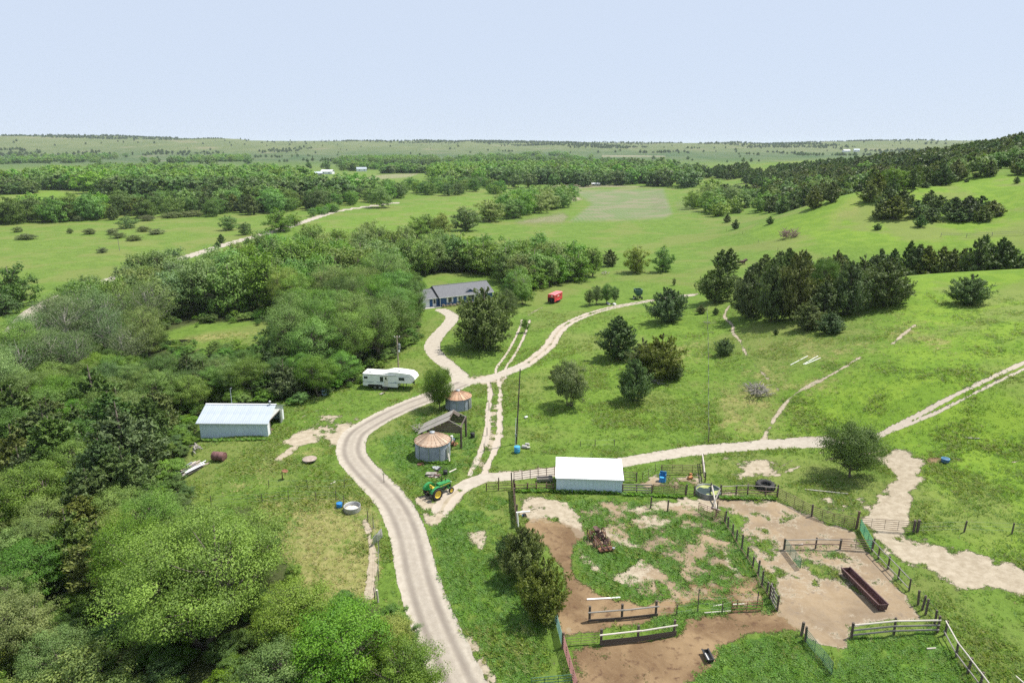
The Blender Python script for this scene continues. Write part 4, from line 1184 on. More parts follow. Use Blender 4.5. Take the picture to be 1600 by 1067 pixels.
# ---- masses too far off or too many to count: instanced points
def scatter_stuff(name, pts, hs, mesh, leaf, H, wv=(.95, 1.5)):
    """a wood that reads as one mass: points carrying instances of one crown"""
    n = len(pts)
    if not n: return
    me = bpy.data.meshes.new(name)
    me.vertices.add(n); me.vertices.foreach_set('co', np.asarray(pts, np.float32).ravel())
    sc = np.stack([hs / H * rng.uniform(*wv, n), hs / H * rng.uniform(*wv, n), hs / H], 1)
    a = me.attributes.new('size', 'FLOAT_VECTOR', 'POINT'); a.data.foreach_set('vector', sc.astype(np.float32).ravel())
    a = me.attributes.new('turn', 'FLOAT_VECTOR', 'POINT')
    a.data.foreach_set('vector', np.stack([0 * hs, 0 * hs, rng.uniform(0, 6.28, n)], 1).astype(np.float32).ravel())
    o = link(name, me)
    src_me = mesh.copy(); src_me.materials.clear(); src_me.materials.append(leaf)
    src = bpy.data.objects.new(name + '_pattern', src_me)
    ng = bpy.data.node_groups.new(name, 'GeometryNodeTree')
    ng.interface.new_socket('Geometry', in_out='INPUT', socket_type='NodeSocketGeometry')
    ng.interface.new_socket('Geometry', in_out='OUTPUT', socket_type='NodeSocketGeometry')
    gi = ng.nodes.new('NodeGroupInput'); go = ng.nodes.new('NodeGroupOutput')
    ob = ng.nodes.new('GeometryNodeObjectInfo'); ob.inputs['Object'].default_value = src
    iop = ng.nodes.new('GeometryNodeInstanceOnPoints')
    def na(nm):
        x = ng.nodes.new('GeometryNodeInputNamedAttribute'); x.data_type = 'FLOAT_VECTOR'; x.inputs['Name'].default_value = nm
        return x.outputs[0]
    ng.links.new(gi.outputs[0], iop.inputs['Points']); ng.links.new(ob.outputs['Geometry'], iop.inputs['Instance'])
    e2r = ng.nodes.new('FunctionNodeEulerToRotation'); ng.links.new(na('turn'), e2r.inputs[0])
    ng.links.new(e2r.outputs[0], iop.inputs['Rotation']); ng.links.new(na('size'), iop.inputs['Scale'])
    ng.links.new(iop.outputs[0], go.inputs[0])
    md = o.modifiers.new('scatter', 'NODES'); md.node_group = ng
    return tag(o, kind='stuff')

CLEAR = []
def far_points(polys, n, hmin, hmax, world=False, thin=0.0):
    out = []
    per = max(1, n // len(polys))
    for P in polys:
        if not world:
            P = ground(*np.array(P, float).T)[:, :2]
        P = [tuple(p) for p in P]
        xs = [p[0] for p in P]; ys = [p[1] for p in P]
        k = 0
        for _ in range(per * 14):
            if k >= per: break
            x, y = random.uniform(min(xs), max(xs)), random.uniform(min(ys), max(ys))
            if in_poly(x, y, P):
                k += 1
                D = math.hypot(x, y); cpx = 800 + F_PX * CP * math.tan(math.atan2(x, y))
                if not any(a < cpx < b and c < D < d for a, b, c, d in CLEAR) and float(fbm(np.array([x / 150]), np.array([y / 230]), 3, 91)[0]) > thin: out.append((x, y))
    A = np.array(out)
    z = hgt(A[:, 0], A[:, 1])
    return np.column_stack([A, z]), rng.uniform(hmin, hmax, len(A))
_rf = KIND['round_far']; _cf = KIND['cedar_far']
def wood_mass(name, polys, n, hmin, hmax, kind, leaf, **kw):
    p, h = far_points(polys, n, hmin, hmax, **kw)
    V = _rf if kind == 'round' else _cf
    for i, (H, R, tm, cm) in enumerate(V):
        scatter_stuff(name, p[i::len(V)], h[i::len(V)], cm, LEAF[leaf], H)
def sector(px0, px1, D0, D1, k=6):
    f0 = D0 if callable(D0) else (lambda p: D0); f1 = D1 if callable(D1) else (lambda p: D1)
    P = []
    for px in np.linspace(px0, px1, k):
        th = math.atan2((px - 800) / F_PX, CP); P.append((f0(px) * math.sin(th), f0(px) * math.cos(th)))
    for px in np.linspace(px1, px0, k):
        th = math.atan2((px - 800) / F_PX, CP); P.append((f1(px) * math.sin(th), f1(px) * math.cos(th)))
    return P
CLEAR += [(-200, 100, 860, 1260), (500, 690, 800, 1090), (610, 735, 1230, 1420), (930, 1048, 1500, 2400), (-200, 185, 400, 640), (360, 440, 1600, 1850), (410, 490, 1300, 1400), (480, 700, 690, 830)]
# pale cottonwoods beyond the pasture belt
wood_mass('distant_cottonwoods', [[(110, 303), (200, 306), (430, 311), (540, 312), (640, 292), (500, 281), (300, 281), (170, 286)], [(640, 292), (760, 290), (780, 280), (640, 276)]], 460, 13, 20, 'round', 'green')
wood_mass('distant_dark_wood', [[(150, 309), (430, 316), (540, 316), (530, 312), (300, 308)], [(760, 288), (800, 296), (960, 291), (1055, 291), (1090, 297), (1100, 281), (1050, 266), (900, 262), (780, 266)]], 620, 13, 19, 'round', 'dark')
wood_mass('distant_green_wood', [[(780, 290), (960, 288), (1055, 288), (1050, 272), (900, 268), (780, 270)], [(0, 300), (60, 296), (190, 300), (180, 290), (120, 283), (90, 284), (40, 290)], [(640, 282), (780, 280), (900, 272), (700, 268)]], 600, 13, 20, 'round', 'green')
wood_mass('distant_ridge_cedars', [sector(1325, 1480, lambda p: 440, lambda p: 720), sector(1440, 1680, lambda p: 500, lambda p: 665), sector(1180, 1330, lambda p: 400, lambda p: 740), sector(1080, 1200, lambda p: 470, lambda p: 800)], 760, 7, 11, 'cedar', 'cedar', world=True, thin=.47)
wood_mass('distant_ridge_olive_cedars', [sector(1325, 1480, 440, 740), sector(1440, 1640, 500, 660), sector(1180, 1330, 420, 700)], 380, 7, 11, 'cedar', 'cedar_olive', world=True, thin=.43)
wood_mass('distant_ridge_leafy_trees', [sector(1200, 1640, 400, 520), sector(1080, 1330, 420, 620)], 70, 8, 11, 'round', 'bright', world=True)
wood_mass('distant_knoll_cedars', [sector(1000, 1150, 800, 900), sector(900, 1060, 880, 960), sector(1180, 1300, 760, 830)], 200, 8, 13, 'cedar', 'cedar', world=True)
# valley woods a kilometre and more away
wood_mass('valley_wood', [sector(-120, 200, 780, 1050), sector(180, 480, 950, 1250), sector(360, 700, 1050, 1300), sector(640, 960, 1050, 1280), sector(-120, 420, 1600, 2300), sector(-120, 420, 1900, 2500), sector(300, 760, 1450, 2050), sector(560, 980, 1500, 2000), sector(700, 1000, 1900, 2400)], 4200, 9, 17, 'round', 'green', world=True, thin=.54)
wood_mass('valley_dark_wood', [sector(-120, 200, 760, 950), sector(160, 480, 900, 1000), sector(360, 1000, 1300, 1500), sector(-120, 420, 1500, 1700), sector(640, 1000, 1000, 1100)], 1900, 8, 16, 'round', 'dark', world=True, thin=.50)
# cedars sprinkled and bunched over the far hills
def hill_dots(name, n, D0, D1, thr, seed, leaf):
    th = np.radians(rng.uniform(-46, 46, n * 8)); D = np.sqrt(rng.uniform(D0 ** 2, D1 ** 2, n * 8))
    x, y = D * np.sin(th), D * np.cos(th)
    f = fbm(x / 420, y / 700, 4, seed)
    k = (f > thr) | (rng.random(len(x)) < .02)
    x, y = x[k][:n], y[k][:n]
    z = hgt(x, y)
    H, R, tm, cm = _cf[0]
    scatter_stuff(name, np.column_stack([x, y, z]), rng.uniform(5, 10, len(x)), cm, LEAF[leaf], H, (1.0, 1.6))
hill_dots('far_hill_cedars', 2600, 2600, 4150, .60, 77, 'cedar')
hill_dots('far_crest_cedars', 4200, 3900, 4700, .52, 78, 'cedar')
hill_dots('far_valley_trees', 320, 1100, 2700, .66, 35, 'dark')
# ------------------------------------------------------------------ buildings, machines, fences
WOOD_DARK = pmat('wood_dark', (.060, .046, .036), (.130, .105, .082), 4, .9, bump=.4, stretch=(1, 1, .3))
WOOD_GREY = pmat('wood_grey', (.190, .170, .148), (.310, .285, .250), 3, .9, bump=.4, stretch=(.4, 1, 1))
WOOD_PALE = pmat('wood_pale', (.400, .360, .300), (.560, .520, .450), 3, .85, bump=.3)
WOOD_BROWN = pmat('wood_brown', (.095, .058, .040), (.180, .115, .078), 4, .9, bump=.4)
RUST = pmat('rust', (.150, .062, .034), (.270, .125, .064), 5, .85, bump=.3, c3=(.09, .045, .030))
RUST_DARK = pmat('rust_dark', (.050, .026, .022), (.115, .058, .046), 5, .8, bump=.3, c3=(.19, .10, .07), lo3=.6, hi3=.72)
PIPE = pmat('pipe_brown', (.095, .055, .042), (.160, .100, .078), 6, .7)
PIPE_RED = pmat('pipe_faded_red', (.200, .085, .072), (.300, .150, .128), 4, .7)
PIPE_GREEN = pmat('pipe_green', (.020, .170, .085), (.045, .250, .130), 4, .55)
PIPE_TEAL = pmat('pipe_teal', (.080, .180, .150), (.140, .260, .215), 4, .6)
PIPE_DKGREEN = pmat('pipe_dark_green', (.030, .095, .060), (.055, .150, .095), 4, .6)
GALV = pmat('galvanized', (.30, .315, .325), (.43, .445, .455), 2.5, .45, .6, c3=(.24, .22, .20))
WHITE_METAL = pmat('white_metal', (.70, .72, .73), (.78, .79, .79), 1.2, .5, stretch=(1, 1, .25), c3=(.60, .60, .58), lo3=.62, hi3=.8, objvar=.03)
WHITE_ROOF = pmat('white_roof', (.66, .67, .68), (.72, .72, .72), .8, .42, c3=(.70, .69, .66), lo3=.62, hi3=.8, objvar=.03)
SHADE_BLUE = pmat('shed_wall_shade_blue', (.52, .63, .71), (.59, .69, .76), 1.2, .5, stretch=(1, 1, .25), objvar=.03)  # white sheds: the blue of skylit shade is put into the wall colour
GREYROOF = pmat('shed_roof_metal', (.36, .41, .47), (.42, .46, .51), .7, .4, .1, objvar=.03)
DARK = pmat('dark_interior', (.012, .011, .010), (.022, .020, .018), 3, .9)
GLASS = pmat('window_glass', (.020, .026, .034), (.032, .040, .050), 2, .06, objvar=.05)
RUBBER = pmat('tyre_rubber', (.016, .016, .017), (.034, .032, .030), 5, .85, bump=.3)
CONCRETE = pmat('concrete', (.34, .32, .29), (.44, .42, .38), 2, .9)
BLUE_PLASTIC = pmat('blue_plastic', (.015, .160, .420), (.030, .220, .520), 3, .4)
BLUE_PALE = pmat('light_blue_plastic', (.040, .290, .560), (.080, .360, .620), 3, .4)
BLACK_PLASTIC = pmat('black_plastic', (.014, .014, .015), (.026, .026, .027), 3, .5)
WHITE_PAINT = pmat('white_paint', (.70, .69, .66), (.80, .79, .77), 2, .55)
ORANGE_RUST = pmat('orange_rust', (.330, .130, .045), (.470, .220, .085), 4, .85, bump=.3)

_cyl = {}
def cyl_mesh(mat, n):
    k = (mat.name, n)
    if k not in _cyl:
        mb = MB(); mb.tube([(0, 0, 0), (0, 0, 1)], [1, 1], n)
        _cyl[k] = mb.mesh('round_bar', mat)
    return _cyl[k]
_boxm = {}
def box_mesh(mat):
    if mat.name not in _boxm:
        mb = MB(); mb.box((0, 0, .5), (1, 1, 1))
        _boxm[mat.name] = mb.mesh('square_bar', mat)
    return _boxm[mat.name]
def rod(name, parent, p0, p1, r, mat, n=6, sq=None):
    p0 = Vector(p0); p1 = Vector(p1); d = p1 - p0
    o = link(name, cyl_mesh(mat, n) if sq is None else box_mesh(mat), parent)
    o.rotation_mode = 'QUATERNION'
    o.rotation_quaternion = d.to_track_quat('Z', 'Y') if abs(d.normalized().z) > .9 or sq is None else d.to_track_quat('Z', 'X')
    o.location = p0
    o.scale = (r, r, d.length) if sq is None else (sq[0], sq[1], d.length)
    return o

def fence(name, label, pts, h, rails=(), post_r=.09, rail_r=.05, pm=WOOD_DARK, rm=None, cat='fence', board=None, lean=.05, ph=None, wires=0, group=None, over=.0, skip_posts=()):
    """posts on the given picture points, rails or boards strung between them"""
    B = [Vector(p) for p in ground([p[0] for p in pts], [p[1] for p in pts])]
    rt = root(name, B[0], 0, label, cat, group)
    tops = []
    for i, b in enumerate(B):
        hh = (ph[i] if ph else h) * random.uniform(.97, 1.05)
        l = Vector((random.uniform(-lean, lean), random.uniform(-lean, lean), 0)) * hh
        a = b - B[0]
        tops.append((a, a + l + Vector((0, 0, hh))))
        if i not in skip_posts:
            rod('post', rt, a + Vector((0, 0, -.25)), a + l + Vector((0, 0, hh)), post_r * random.uniform(.9, 1.12), pm, 7)
    rm = rm or pm
    for i in range(len(B) - 1):
        for kz in rails:
            mat = rm
            if isinstance(kz, tuple): kz, mat = kz
            p0 = tops[i][0] + Vector((0, 0, h * kz)); p1 = tops[i + 1][0] + Vector((0, 0, h * kz))
            d = (p1 - p0).normalized()
            off = Vector((d.y, -d.x, 0)) * (post_r + rail_r * .6)
            j = Vector((0, 0, random.uniform(-.03, .03)))
            if board:
                rod('board', rt, p0 + off - d * over, p1 + off + d * over + j, .1, mat, sq=(board[0], board[1]))
            else:
                rod('rail', rt, p0 + off - d * over, p1 + off + d * over + j, rail_r, mat, 6)
        for w in range(wires):
            kz = .25 + .7 * w / max(1, wires - 1)
            p0 = tops[i][0] + Vector((0, 0, h * kz)); p1 = tops[i + 1][0] + Vector((0, 0, h * kz))
            rod('wire', rt, p0, p1, .006, GALV, 4)
    return rt

def gate(name, label, p0, p1, h, n=6, mat=PIPE, r=.032, ups=3, z0=.18, cat='gate', group=None, lean=0.0):
    """tubular gate or panel: end and middle uprights, n horizontal tubes"""
    A, B = G(*p0), G(*p1)
    rt = root(name, A, 0, label, cat, group)
    d = B - A
    side = Vector((d.y, -d.x, 0)).normalized() * lean
    for k in range(n):
        f = k / (n - 1)
        z = z0 + (h - z0) * f
        rod('rail', rt, Vector((0, 0, z)) + side * f, d + Vector((0, 0, z)) + side * f, r, mat)
    for k in range(ups):
        f = k / (ups - 1)
        e = k in (0, ups - 1)
        rod('upright', rt, d * f + Vector((0, 0, z0 if e else z0)), d * f + Vector((0, 0, h)) + side, r * (1.15 if e else .9), mat)
    return rt

def ribbed_sheet(w, hgt_, ribs=3, depth=.025, thick=.012):
    """metal sheet in the x-z plane facing -y with raised ribs"""
    mb = MB(); mb.box((w / 2, thick / 2, hgt_ / 2), (w - .008, thick, hgt_))
    for k in range(ribs):
        x = w * (k + .5) / ribs
        mb.prism([(x - .04, -.0008, 0), (x - .018, -depth, 0), (x + .018, -depth, 0), (x + .04, -.0008, 0)], (0, 0, 0), (0, 0, hgt_))
    return mb

def place_mesh(name, me, parent, M):
    o = link(name, me, parent); o.matrix_local = M; return o

def wall_of_sheets(parent, x0, x1, y, z0, z1, mat, face=-1, w=.95, rz=0.0, org=(0, 0, 0), name='wall_sheet', ribs=3):
    n = max(1, round((x1 - x0) / w)); w = (x1 - x0) / n
    me = ribbed_sheet(w, z1 - z0, ribs).mesh(name, mat)
    for k in range(n):
        M = Matrix.Translation(org) @ Matrix.Rotation(rz, 4, 'Z') @ Matrix.Translation((x0 + k * w, y, z0))
        if face > 0: M = Matrix.Translation(org) @ Matrix.Rotation(rz, 4, 'Z') @ Matrix.Translation((x0 + (k + 1) * w, y, z0)) @ Matrix.Rotation(math.pi, 4, 'Z')
        place_mesh(name, me, parent, M)

def roof_of_sheets(parent, x0, x1, ya, za, yb, zb, mat, w=.95, name='roof_sheet', ribs=3):
    """sheets from the eave line (ya, za) up to the ridge line (yb, zb)"""
    n = max(1, round((x1 - x0) / w)); w = (x1 - x0) / n
    L = math.hypot(yb - ya, zb - za)
    me = ribbed_sheet(w, L, ribs, .02).mesh(name, mat)
    up = Vector((0, yb - ya, zb - za)).normalized()
    s = 1 if yb > ya else -1
    X = Vector((s, 0, 0)); Y = up.cross(X)          # sheet faces -y of its own frame
    for k in range(n):
        x = x0 + k * w if s > 0 else x0 + (k + 1) * w
        M = Matrix((( X.x, Y.x, up.x, x), (X.y, Y.y, up.y, ya), (X.z, Y.z, up.z, za), (0, 0, 0, 1)))
        place_mesh(name, me, parent, M)

# ---- white metal shed at the edge of the wood
def metal_shed():
    o = G(314.5, 687)
    rt = root('metal_shed', o, math.radians(-1.2), 'long white metal shed with an open doorway in its gable, beside the wood', 'shed')
    L, W, E, R_ = 10.2, 6.9, 2.95, 4.4
    wall_of_sheets(rt, 0, L, 0, 0, E, SHADE_BLUE)
    wall_of_sheets(rt, 0, L, W, 0, E, SHADE_BLUE, face=1)
    g = MB(); g.prism([(.0, .02, 0), (.0, W - .02, 0), (.0, W - .02, E), (.0, W / 2, R_ - .1), (.0, .02, E)], (0, 0, 0), (.06, 0, 0)); g.build('gable_wall', SHADE_BLUE, rt)
    # doorway gable
    d0, d1, dh = 1.0, 5.2, 2.75
    g = MB()
    g.box((L - .03, d0 / 2 + .01, dh / 2), (.06, d0 - .02, dh)); g.box((L - .03, (d1 + W) / 2 - .01, dh / 2), (.06, W - d1 - .02, dh))
    g.prism([(L - .06, .02, dh), (L - .06, W - .02, dh), (L - .06, W - .02, E), (L - .06, W / 2, R_ - .1), (L - .06, .02, E)], (0, 0, 0), (.06, 0, 0))
    g.build('doorway_wall', WHITE_METAL, rt)
    f = MB(); f.box((L + .035, d0 - .06, dh / 2), (.06, .12, dh)); f.box((L + .035, d1 + .06, dh / 2), (.06, .12, dh)); f.box((L + .035, (d0 + d1) / 2, dh + .07), (.06, d1 - d0 + .3, .14))
    f.build('door_frame', WOOD_GREY, rt)
    f = MB(); f.box((L + .10, d1 + .35, dh / 2 + .1), (.05, .75, dh - .1)); f.build('sliding_door', GALV, rt)
    f = MB(); f.box((L / 2, W / 2, .02), (L - .2, W - .2, .06)); f.build('dark_floor', DARK, rt)  # floor given the near-black interior colour
    f = MB(); f.prism([(L, d0 - .3, -.02), (L + 1.1, d0 - .1, -.02), (L + 1.0, d1 + .3, -.02), (L, d1 + .3, -.02)], (0, 0, 0), (0, 0, .12)); f.build('door_apron', CONCRETE, rt)
    f = MB(); f.box((L - .8, 1.6, .5), (.5, .9, 1.0)); f.box((L - .5, 2.5, .35), (.6, .5, .7)); f.beam((L - .25, d0 + .3, .1), (L - .5, d0 + .9, 1.5), .08, .1); f.build('stored_clutter', WOOD_BROWN, rt)
    roof_of_sheets(rt, -.35, L + .3, -.35, E - .13, W / 2, R_, GREYROOF)
    roof_of_sheets(rt, -.35, L + .3, W + .35, E - .13, W / 2, R_, GREYROOF)
    f = MB(); f.beam((-.36, W / 2, R_ + .03), (L + .31, W / 2, R_ + .03), .3, .035); f.build('ridge_cap', WHITE_METAL, rt)
    f = MB(); f.beam((-.36, -.36, E - .2), (L + .31, -.36, E - .2), .03, .13); f.build('eave_trim', WHITE_METAL, rt)
    f = MB(); f.tube([(L - .6, W / 2 - .1, R_ - .1), (L - .6, W / 2 - .1, R_ + .5)], .11, 10); f.lathe([(.0, .68), (.2, .55), (.19, .5)], 10, (L - .6, W / 2 - .1, R_)); f.build('roof_vent', GALV, rt)
    f = MB(); f.tube([(2.0, W + .2, 0), (2.0, W + .2, 5.6)], .05, 8); f.tube([(2.0, W + .2, 5.55), (2.25, W + .2, 5.7)], .06, 8); f.build('service_mast', GALV, rt)
    return rt
SHED = metal_shed()

# ---- white loafing shed on the corral line
def corral_shed():
    o = G(869, 767.3)
    rt = root('corral_shed', o, math.radians(-4.0), 'small white metal livestock shed with a slanted roof on the corral line', 'shed')
    L, W, E, B_ = 8.3, 3.9, 2.0, 2.75
    wall_of_sheets(rt, 0, L, 0, 0, E, SHADE_BLUE, ribs=4)
    for x in (0, L - .05):
        g = MB(); g.prism([(x, .03, 0), (x, W, 0), (x, W, B_ - .05), (x, .03, E - .05)], (0, 0, 0), (.05, 0, 0)); g.build('end_wall', WHITE_METAL, rt)
    for x in (.1, L / 3, 2 * L / 3, L - .1):
        rod('rear_post', rt, (x, W - .1, -.2), (x, W - .1, B_ - .05), .09, WOOD_DARK)
    roof_of_sheets(rt, -.12, L + .12, -.25, E - .02, W + .2, B_ + .06, WHITE_ROOF, ribs=3)
    f = MB(); f.beam((-.14, -.27, E - .06), (L + .14, -.27, E - .06), .03, .12); f.build('eave_trim', WHITE_METAL, rt)
    return rt
corral_shed()

# ---- grain bins
def bin_roof_mat(name, c1, c2, c3):
    return pmat(name, c1, c2, 2.2, .7, .15, c3=c3, s3=3.5, lo3=.5, hi3=.62, stretch=(1, 1, .4), objvar=.28)
ROOF_A = bin_roof_mat('bin_roof_pale_rust', (.42, .32, .235), (.36, .255, .175), (.28, .165, .105))
ROOF_B = bin_roof_mat('bin_roof_orange_rust', (.36, .205, .12), (.42, .28, .185), (.29, .14, .075))
BINWALL = pmat('bin_galvanized', (.26, .30, .33), (.34, .375, .40), 1.2, .42, .55, stretch=(1, 1, .3), c3=(.22, .20, .18), lo3=.6, hi3=.75)
def grain_bin(px, py, Rb, Hw, Hr, roofm, label, a0):
    g = G(px, py); d = Vector((g.x, g.y, 0)).normalized()
    c = g + d * Rb; c.z = zat(c.x, c.y)
    rt = root('grain_bin', c, a0, label, 'grain bin', 'grain bins beside the lane')
    rings = 3
    hr = Hw / rings
    prof = []
    n = 12
    for k in range(n * 4 + 1):
        z = hr * k / (n * 4)
        prof.append((Rb + .028 * math.sin(2 * math.pi * 6 * k / (n * 4)), z))
    mb = MB(); mb.lathe(prof, 56)
    me = mb.mesh('wall_ring', BINWALL, True)
    for k in range(rings):
        ring = link('wall_ring', me, rt, (0, 0, k * hr)); ring.rotation_euler.z = .4 * k
    # vertical lap seams
    for k in range(10):
        a = 2 * math.pi * k / 10
        f = MB(); f.box((Rb + .03, 0, Hw / 2), (.02, .10, Hw - .04), M=None)
        s = f.build('seam', BINWALL, rt); s.rotation_euler.z = a
    ns = 20
    Re = Rb + .14; Rt = .34
    al = math.pi / ns
    mb = MB()
    z1, z0 = Hr - .12, -.06
    pts = [(Re * math.cos(-al), Re * math.sin(-al), z0), (Re * math.cos(al), Re * math.sin(al), z0), (Rt * math.cos(al), Rt * math.sin(al), z1), (Rt * math.cos(-al), Rt * math.sin(-al), z1)]
    mb.add(pts + [(p[0], p[1], p[2] - .02) for p in pts], [(0, 1, 2, 3), (7, 6, 5, 4), (0, 4, 5, 1), (1, 5, 6, 2), (2, 6, 7, 3), (3, 7, 4, 0)])
    e0, e1 = Vector(pts[0]), Vector(pts[3])
    mb.beam(e0 + Vector((0, 0, .02)), e1 + Vector((0, 0, .02)), .05, .06)
    me = mb.mesh('roof_panel', roofm)
    for k in range(ns):
        p = link('roof_panel', me, rt, (0, 0, Hw)); p.rotation_euler.z = 2 * math.pi * k / ns
    f = MB(); f.lathe([(.38, Hw + Hr - .16), (.38, Hw + Hr + .02), (.30, Hw + Hr + .06), (0, Hw + Hr + .1)], 16); f.build('roof_cap', GALV, rt, True)
    f = MB()
    for s in (-.18, .18): f.beam((Rb + .12, s, .3), (Rb + .12, s, Hw), .04, .04)
    for k in range(7): f.beam((Rb + .12, -.18, .45 + k * .3), (Rb + .12, .18, .45 + k * .3), .03, .03)
    lad = f.build('ladder', GALV, rt); lad.rotation_euler.z = .55 - a0
    f = MB(); f.box((Rb + .05, 0, 1.1), (.06, .8, 1.5)); dd = f.build('hatch_door', GALV, rt); dd.rotation_euler.z = -.45 - a0
    return rt
grain_bin(677, 724, 2.43, 2.5, 1.15, ROOF_A, 'nearer corrugated grain bin with a pale rusty cone roof, beside the tumbledown shelter', .2)
grain_bin(716.5, 644, 2.15, 2.15, .95, ROOF_B, 'farther corrugated grain bin with an orange rusty cone roof, beside the dark tree', .9)

# ---- tumbledown shelter between the bins
def shelter():
    near_post = G(720.8, 699.5)
    far_post = G(728.2, 683)
    rt = root('pole_shelter', near_post, 0, 'tumbledown open pole shelter with a weathered plank roof between the grain bins', 'shelter')
    ax = (far_post - near_post); ax.z = 0
    rt.rotation_euler.z = math.atan2(ax.y, ax.x) - math.pi / 2
    D = ax.length
    # local x to the right, y from the near gable to the far gable
    hP, hA, hL = 3.25, 4.25, 1.95
    xa, xl = -1.75, -6.1
    for y in (0, D):
        rod('post', rt, (0, y, -.3), (0, y, hP), .16, WOOD_DARK, 8)
        rod('post', rt, (xl + .3, y, -.3), (xl + .3, y, hL), .13, WOOD_DARK, 8)
        rod('rafter', rt, (.15, y, hP - .05), (xa, y, hA - .06), .1, WOOD_GREY, sq=(.14, .07))
        rod('rafter', rt, (xl - .2, y, hL - .1), (xa, y, hA - .06), .1, WOOD_GREY, sq=(.14, .07))
        nb = 7
        for k in range(nb):            # gable boards hung from the rafters
            z0 = hP - 1.0 + k * .28
            if z0 > hA - .25: break
            xr = min(.05, (hA - z0 - .25) / (hA - hP) * 1.75 + xa)
            xe = xa - (hA - z0 - .25) * (xa - xl) / (hA - hL)
            xe = max(xe, xa - 3.6)
            rod('gable_board', rt, (xe, y + .06, z0 + .12), (xr, y + .06, z0 + .12), .1, WOOD_DARK, sq=(.25, .025))
    rod('beam', rt, (0, -.3, hP), (0, D + .3, hP), .1, WOOD_DARK, sq=(.16, .16))
    rod('ridge_beam', rt, (xa, -.2, hA - .12), (xa, D + .2, hA - .12), .1, WOOD_DARK, sq=(.16, .12))
    rod('beam', rt, (xl + .3, -.2, hL - .05), (xl + .3, D + .2, hL - .05), .1, WOOD_DARK, sq=(.14, .14))
    n = 19
    for k in range(n):                 # roof planks run from ridge to eave; some slipped, some gone
        if k in (8, ): continue
        y = -.25 + (D + .5) * (k + .5) / n
        slip = random.uniform(-.05, .3) if k in (6, 7, 9, 10) else random.uniform(-.04, .06)
        u = Vector((xl - xa, 0, hL - hA)).normalized()
        a = Vector((xa, y, hA + .04)) + u * slip
        b = Vector((xl - .3, y + random.uniform(-.03, .03), hL + .02 - .12)) + u * (slip + random.uniform(-.15, .15))
        rod('roof_board', rt, a, b, .1, WOOD_GREY, sq=(.025, (D + .5) / n * .93))
    for k in range(4):
        y = D * .55 + .25 * k
        rod('roof_board', rt, (xa + .05, y + D * .2, hA), (xa + .95, y + D * .2, hA - .55), .1, WOOD_DARK, sq=(.025, .22))
    return rt
shelter()
def drum(name, label, px, py, r, h, mat, cat, lying=None, rim=None, tilt=0.0):
    rt = root(name, G(px, py), random.uniform(0, 6), label, cat)
    M = Matrix.Identity(3)
    c = (0, 0, 0)
    if lying is not None:
        M = Matrix.Rotation(lying, 3, 'Z') @ Matrix.Rotation(math.pi / 2, 3, 'Y'); c = (0, 0, r)
        rt.rotation_euler.z = 0
    mb = MB(); mb.lathe([(0, .02), (r * .94, .0), (r, .03), (r, h * .32), (r * 1.03, h * .34), (r, h * .36), (r, h * .64), (r * 1.03, h * .66), (r, h * .68), (r, h - .03), (r * .94, h), (0, h - .02)], 22, c, M)
    mb.build('shell', mat, rt, True)
    mb = MB(); mb.lathe([(r * 1.02, h - .05), (r * 1.05, h - .02), (r * 1.02, h + .012), (r * .9, h + .012)], 22, c, M); mb.build('rim', rim or mat, rt, True)
    return rt
drum('black_barrel', 'black plastic barrel standing in the grass right of the tumbledown shelter', 738.5, 684.5, .33, .85, BLACK_PLASTIC, 'barrel')
drum('white_barrel', 'tall white drum under the tumbledown shelter', 706, 692, .2, 1.15, WHITE_PAINT, 'drum')
def heap(name, label, px, py, n, size, mats, cat, flat=.35, spread=1.0, part='scrap_piece', group=None):
    rt = root(name, G(px, py), random.uniform(0, 6), label, cat, group)
    for k in range(n):
        mb = MB(); s = size * random.uniform(.5, 1.2)
        M = (Matrix.Rotation(random.uniform(0, 6.3), 3, 'Z') @ Matrix.Rotation(random.uniform(-.4, .4), 3, 'X'))
        mb.box((random.uniform(-1, 1) * spread * .5, random.uniform(-1, 1) * spread * .4, s * flat * .5 + random.random() * size * .3), (s, s * random.uniform(.3, .8), s * flat), M=M, taper=random.uniform(.6, 1))
        mb.build(part, mats[k % len(mats)], rt)
    return rt
heap('rusty_scrap_heap', 'orange rusty scrap on the ground under the tumbledown shelter', 713, 697, 6, .7, [ORANGE_RUST, RUST, WOOD_GREY], 'scrap heap', spread=1.8)
heap('blue_tub_heap', 'light blue tub lying under the tumbledown shelter', 709.5, 688.5, 2, .6, [BLUE_PALE, GALV], 'tub', .5, .5, 'tub_piece')
heap('rusty_junk', 'small rusty junk at the left foot of the nearer grain bin', 657, 726, 5, .5, [RUST, RUST_DARK], 'scrap heap', spread=.9)
heap('grey_scrap_panel', 'flat grey scrap lying in front of the nearer grain bin', 679, 734, 3, 1.0, [GALV, BLACK_PLASTIC], 'scrap panel', .1, .9)
heap('weathered_plank_heap', 'flat heap of weathered planks and wire in front of the nearer grain bin', 677, 743, 9, 1.3, [WOOD_GREY, WOOD_GREY, RUST_DARK], 'plank heap', .06, 1.6, 'plank')
drum('short_black_keg', 'short black keg beside the plank heap by the nearer bin', 696, 741, .3, .55, BLACK_PLASTIC, 'keg')
rod('pale_plank', None, G(702, 738) + Vector((0, 0, .05)), G(713, 733) + Vector((0, 0, .08)), .1, WOOD_PALE, sq=(.06, .2))
tag(bpy.data.objects['pale_plank'], 'pale plank lying in the grass by the short black keg', 'plank')
rod('leaning_plank', None, G(703, 722) + Vector((0, 0, 0)), G(701, 719) + Vector((0, 0, 1.1)), .1, WOOD_PALE, sq=(.05, .2))
tag(bpy.data.objects['leaning_plank'], 'pale plank leaning on the right wall of the nearer grain bin', 'plank')

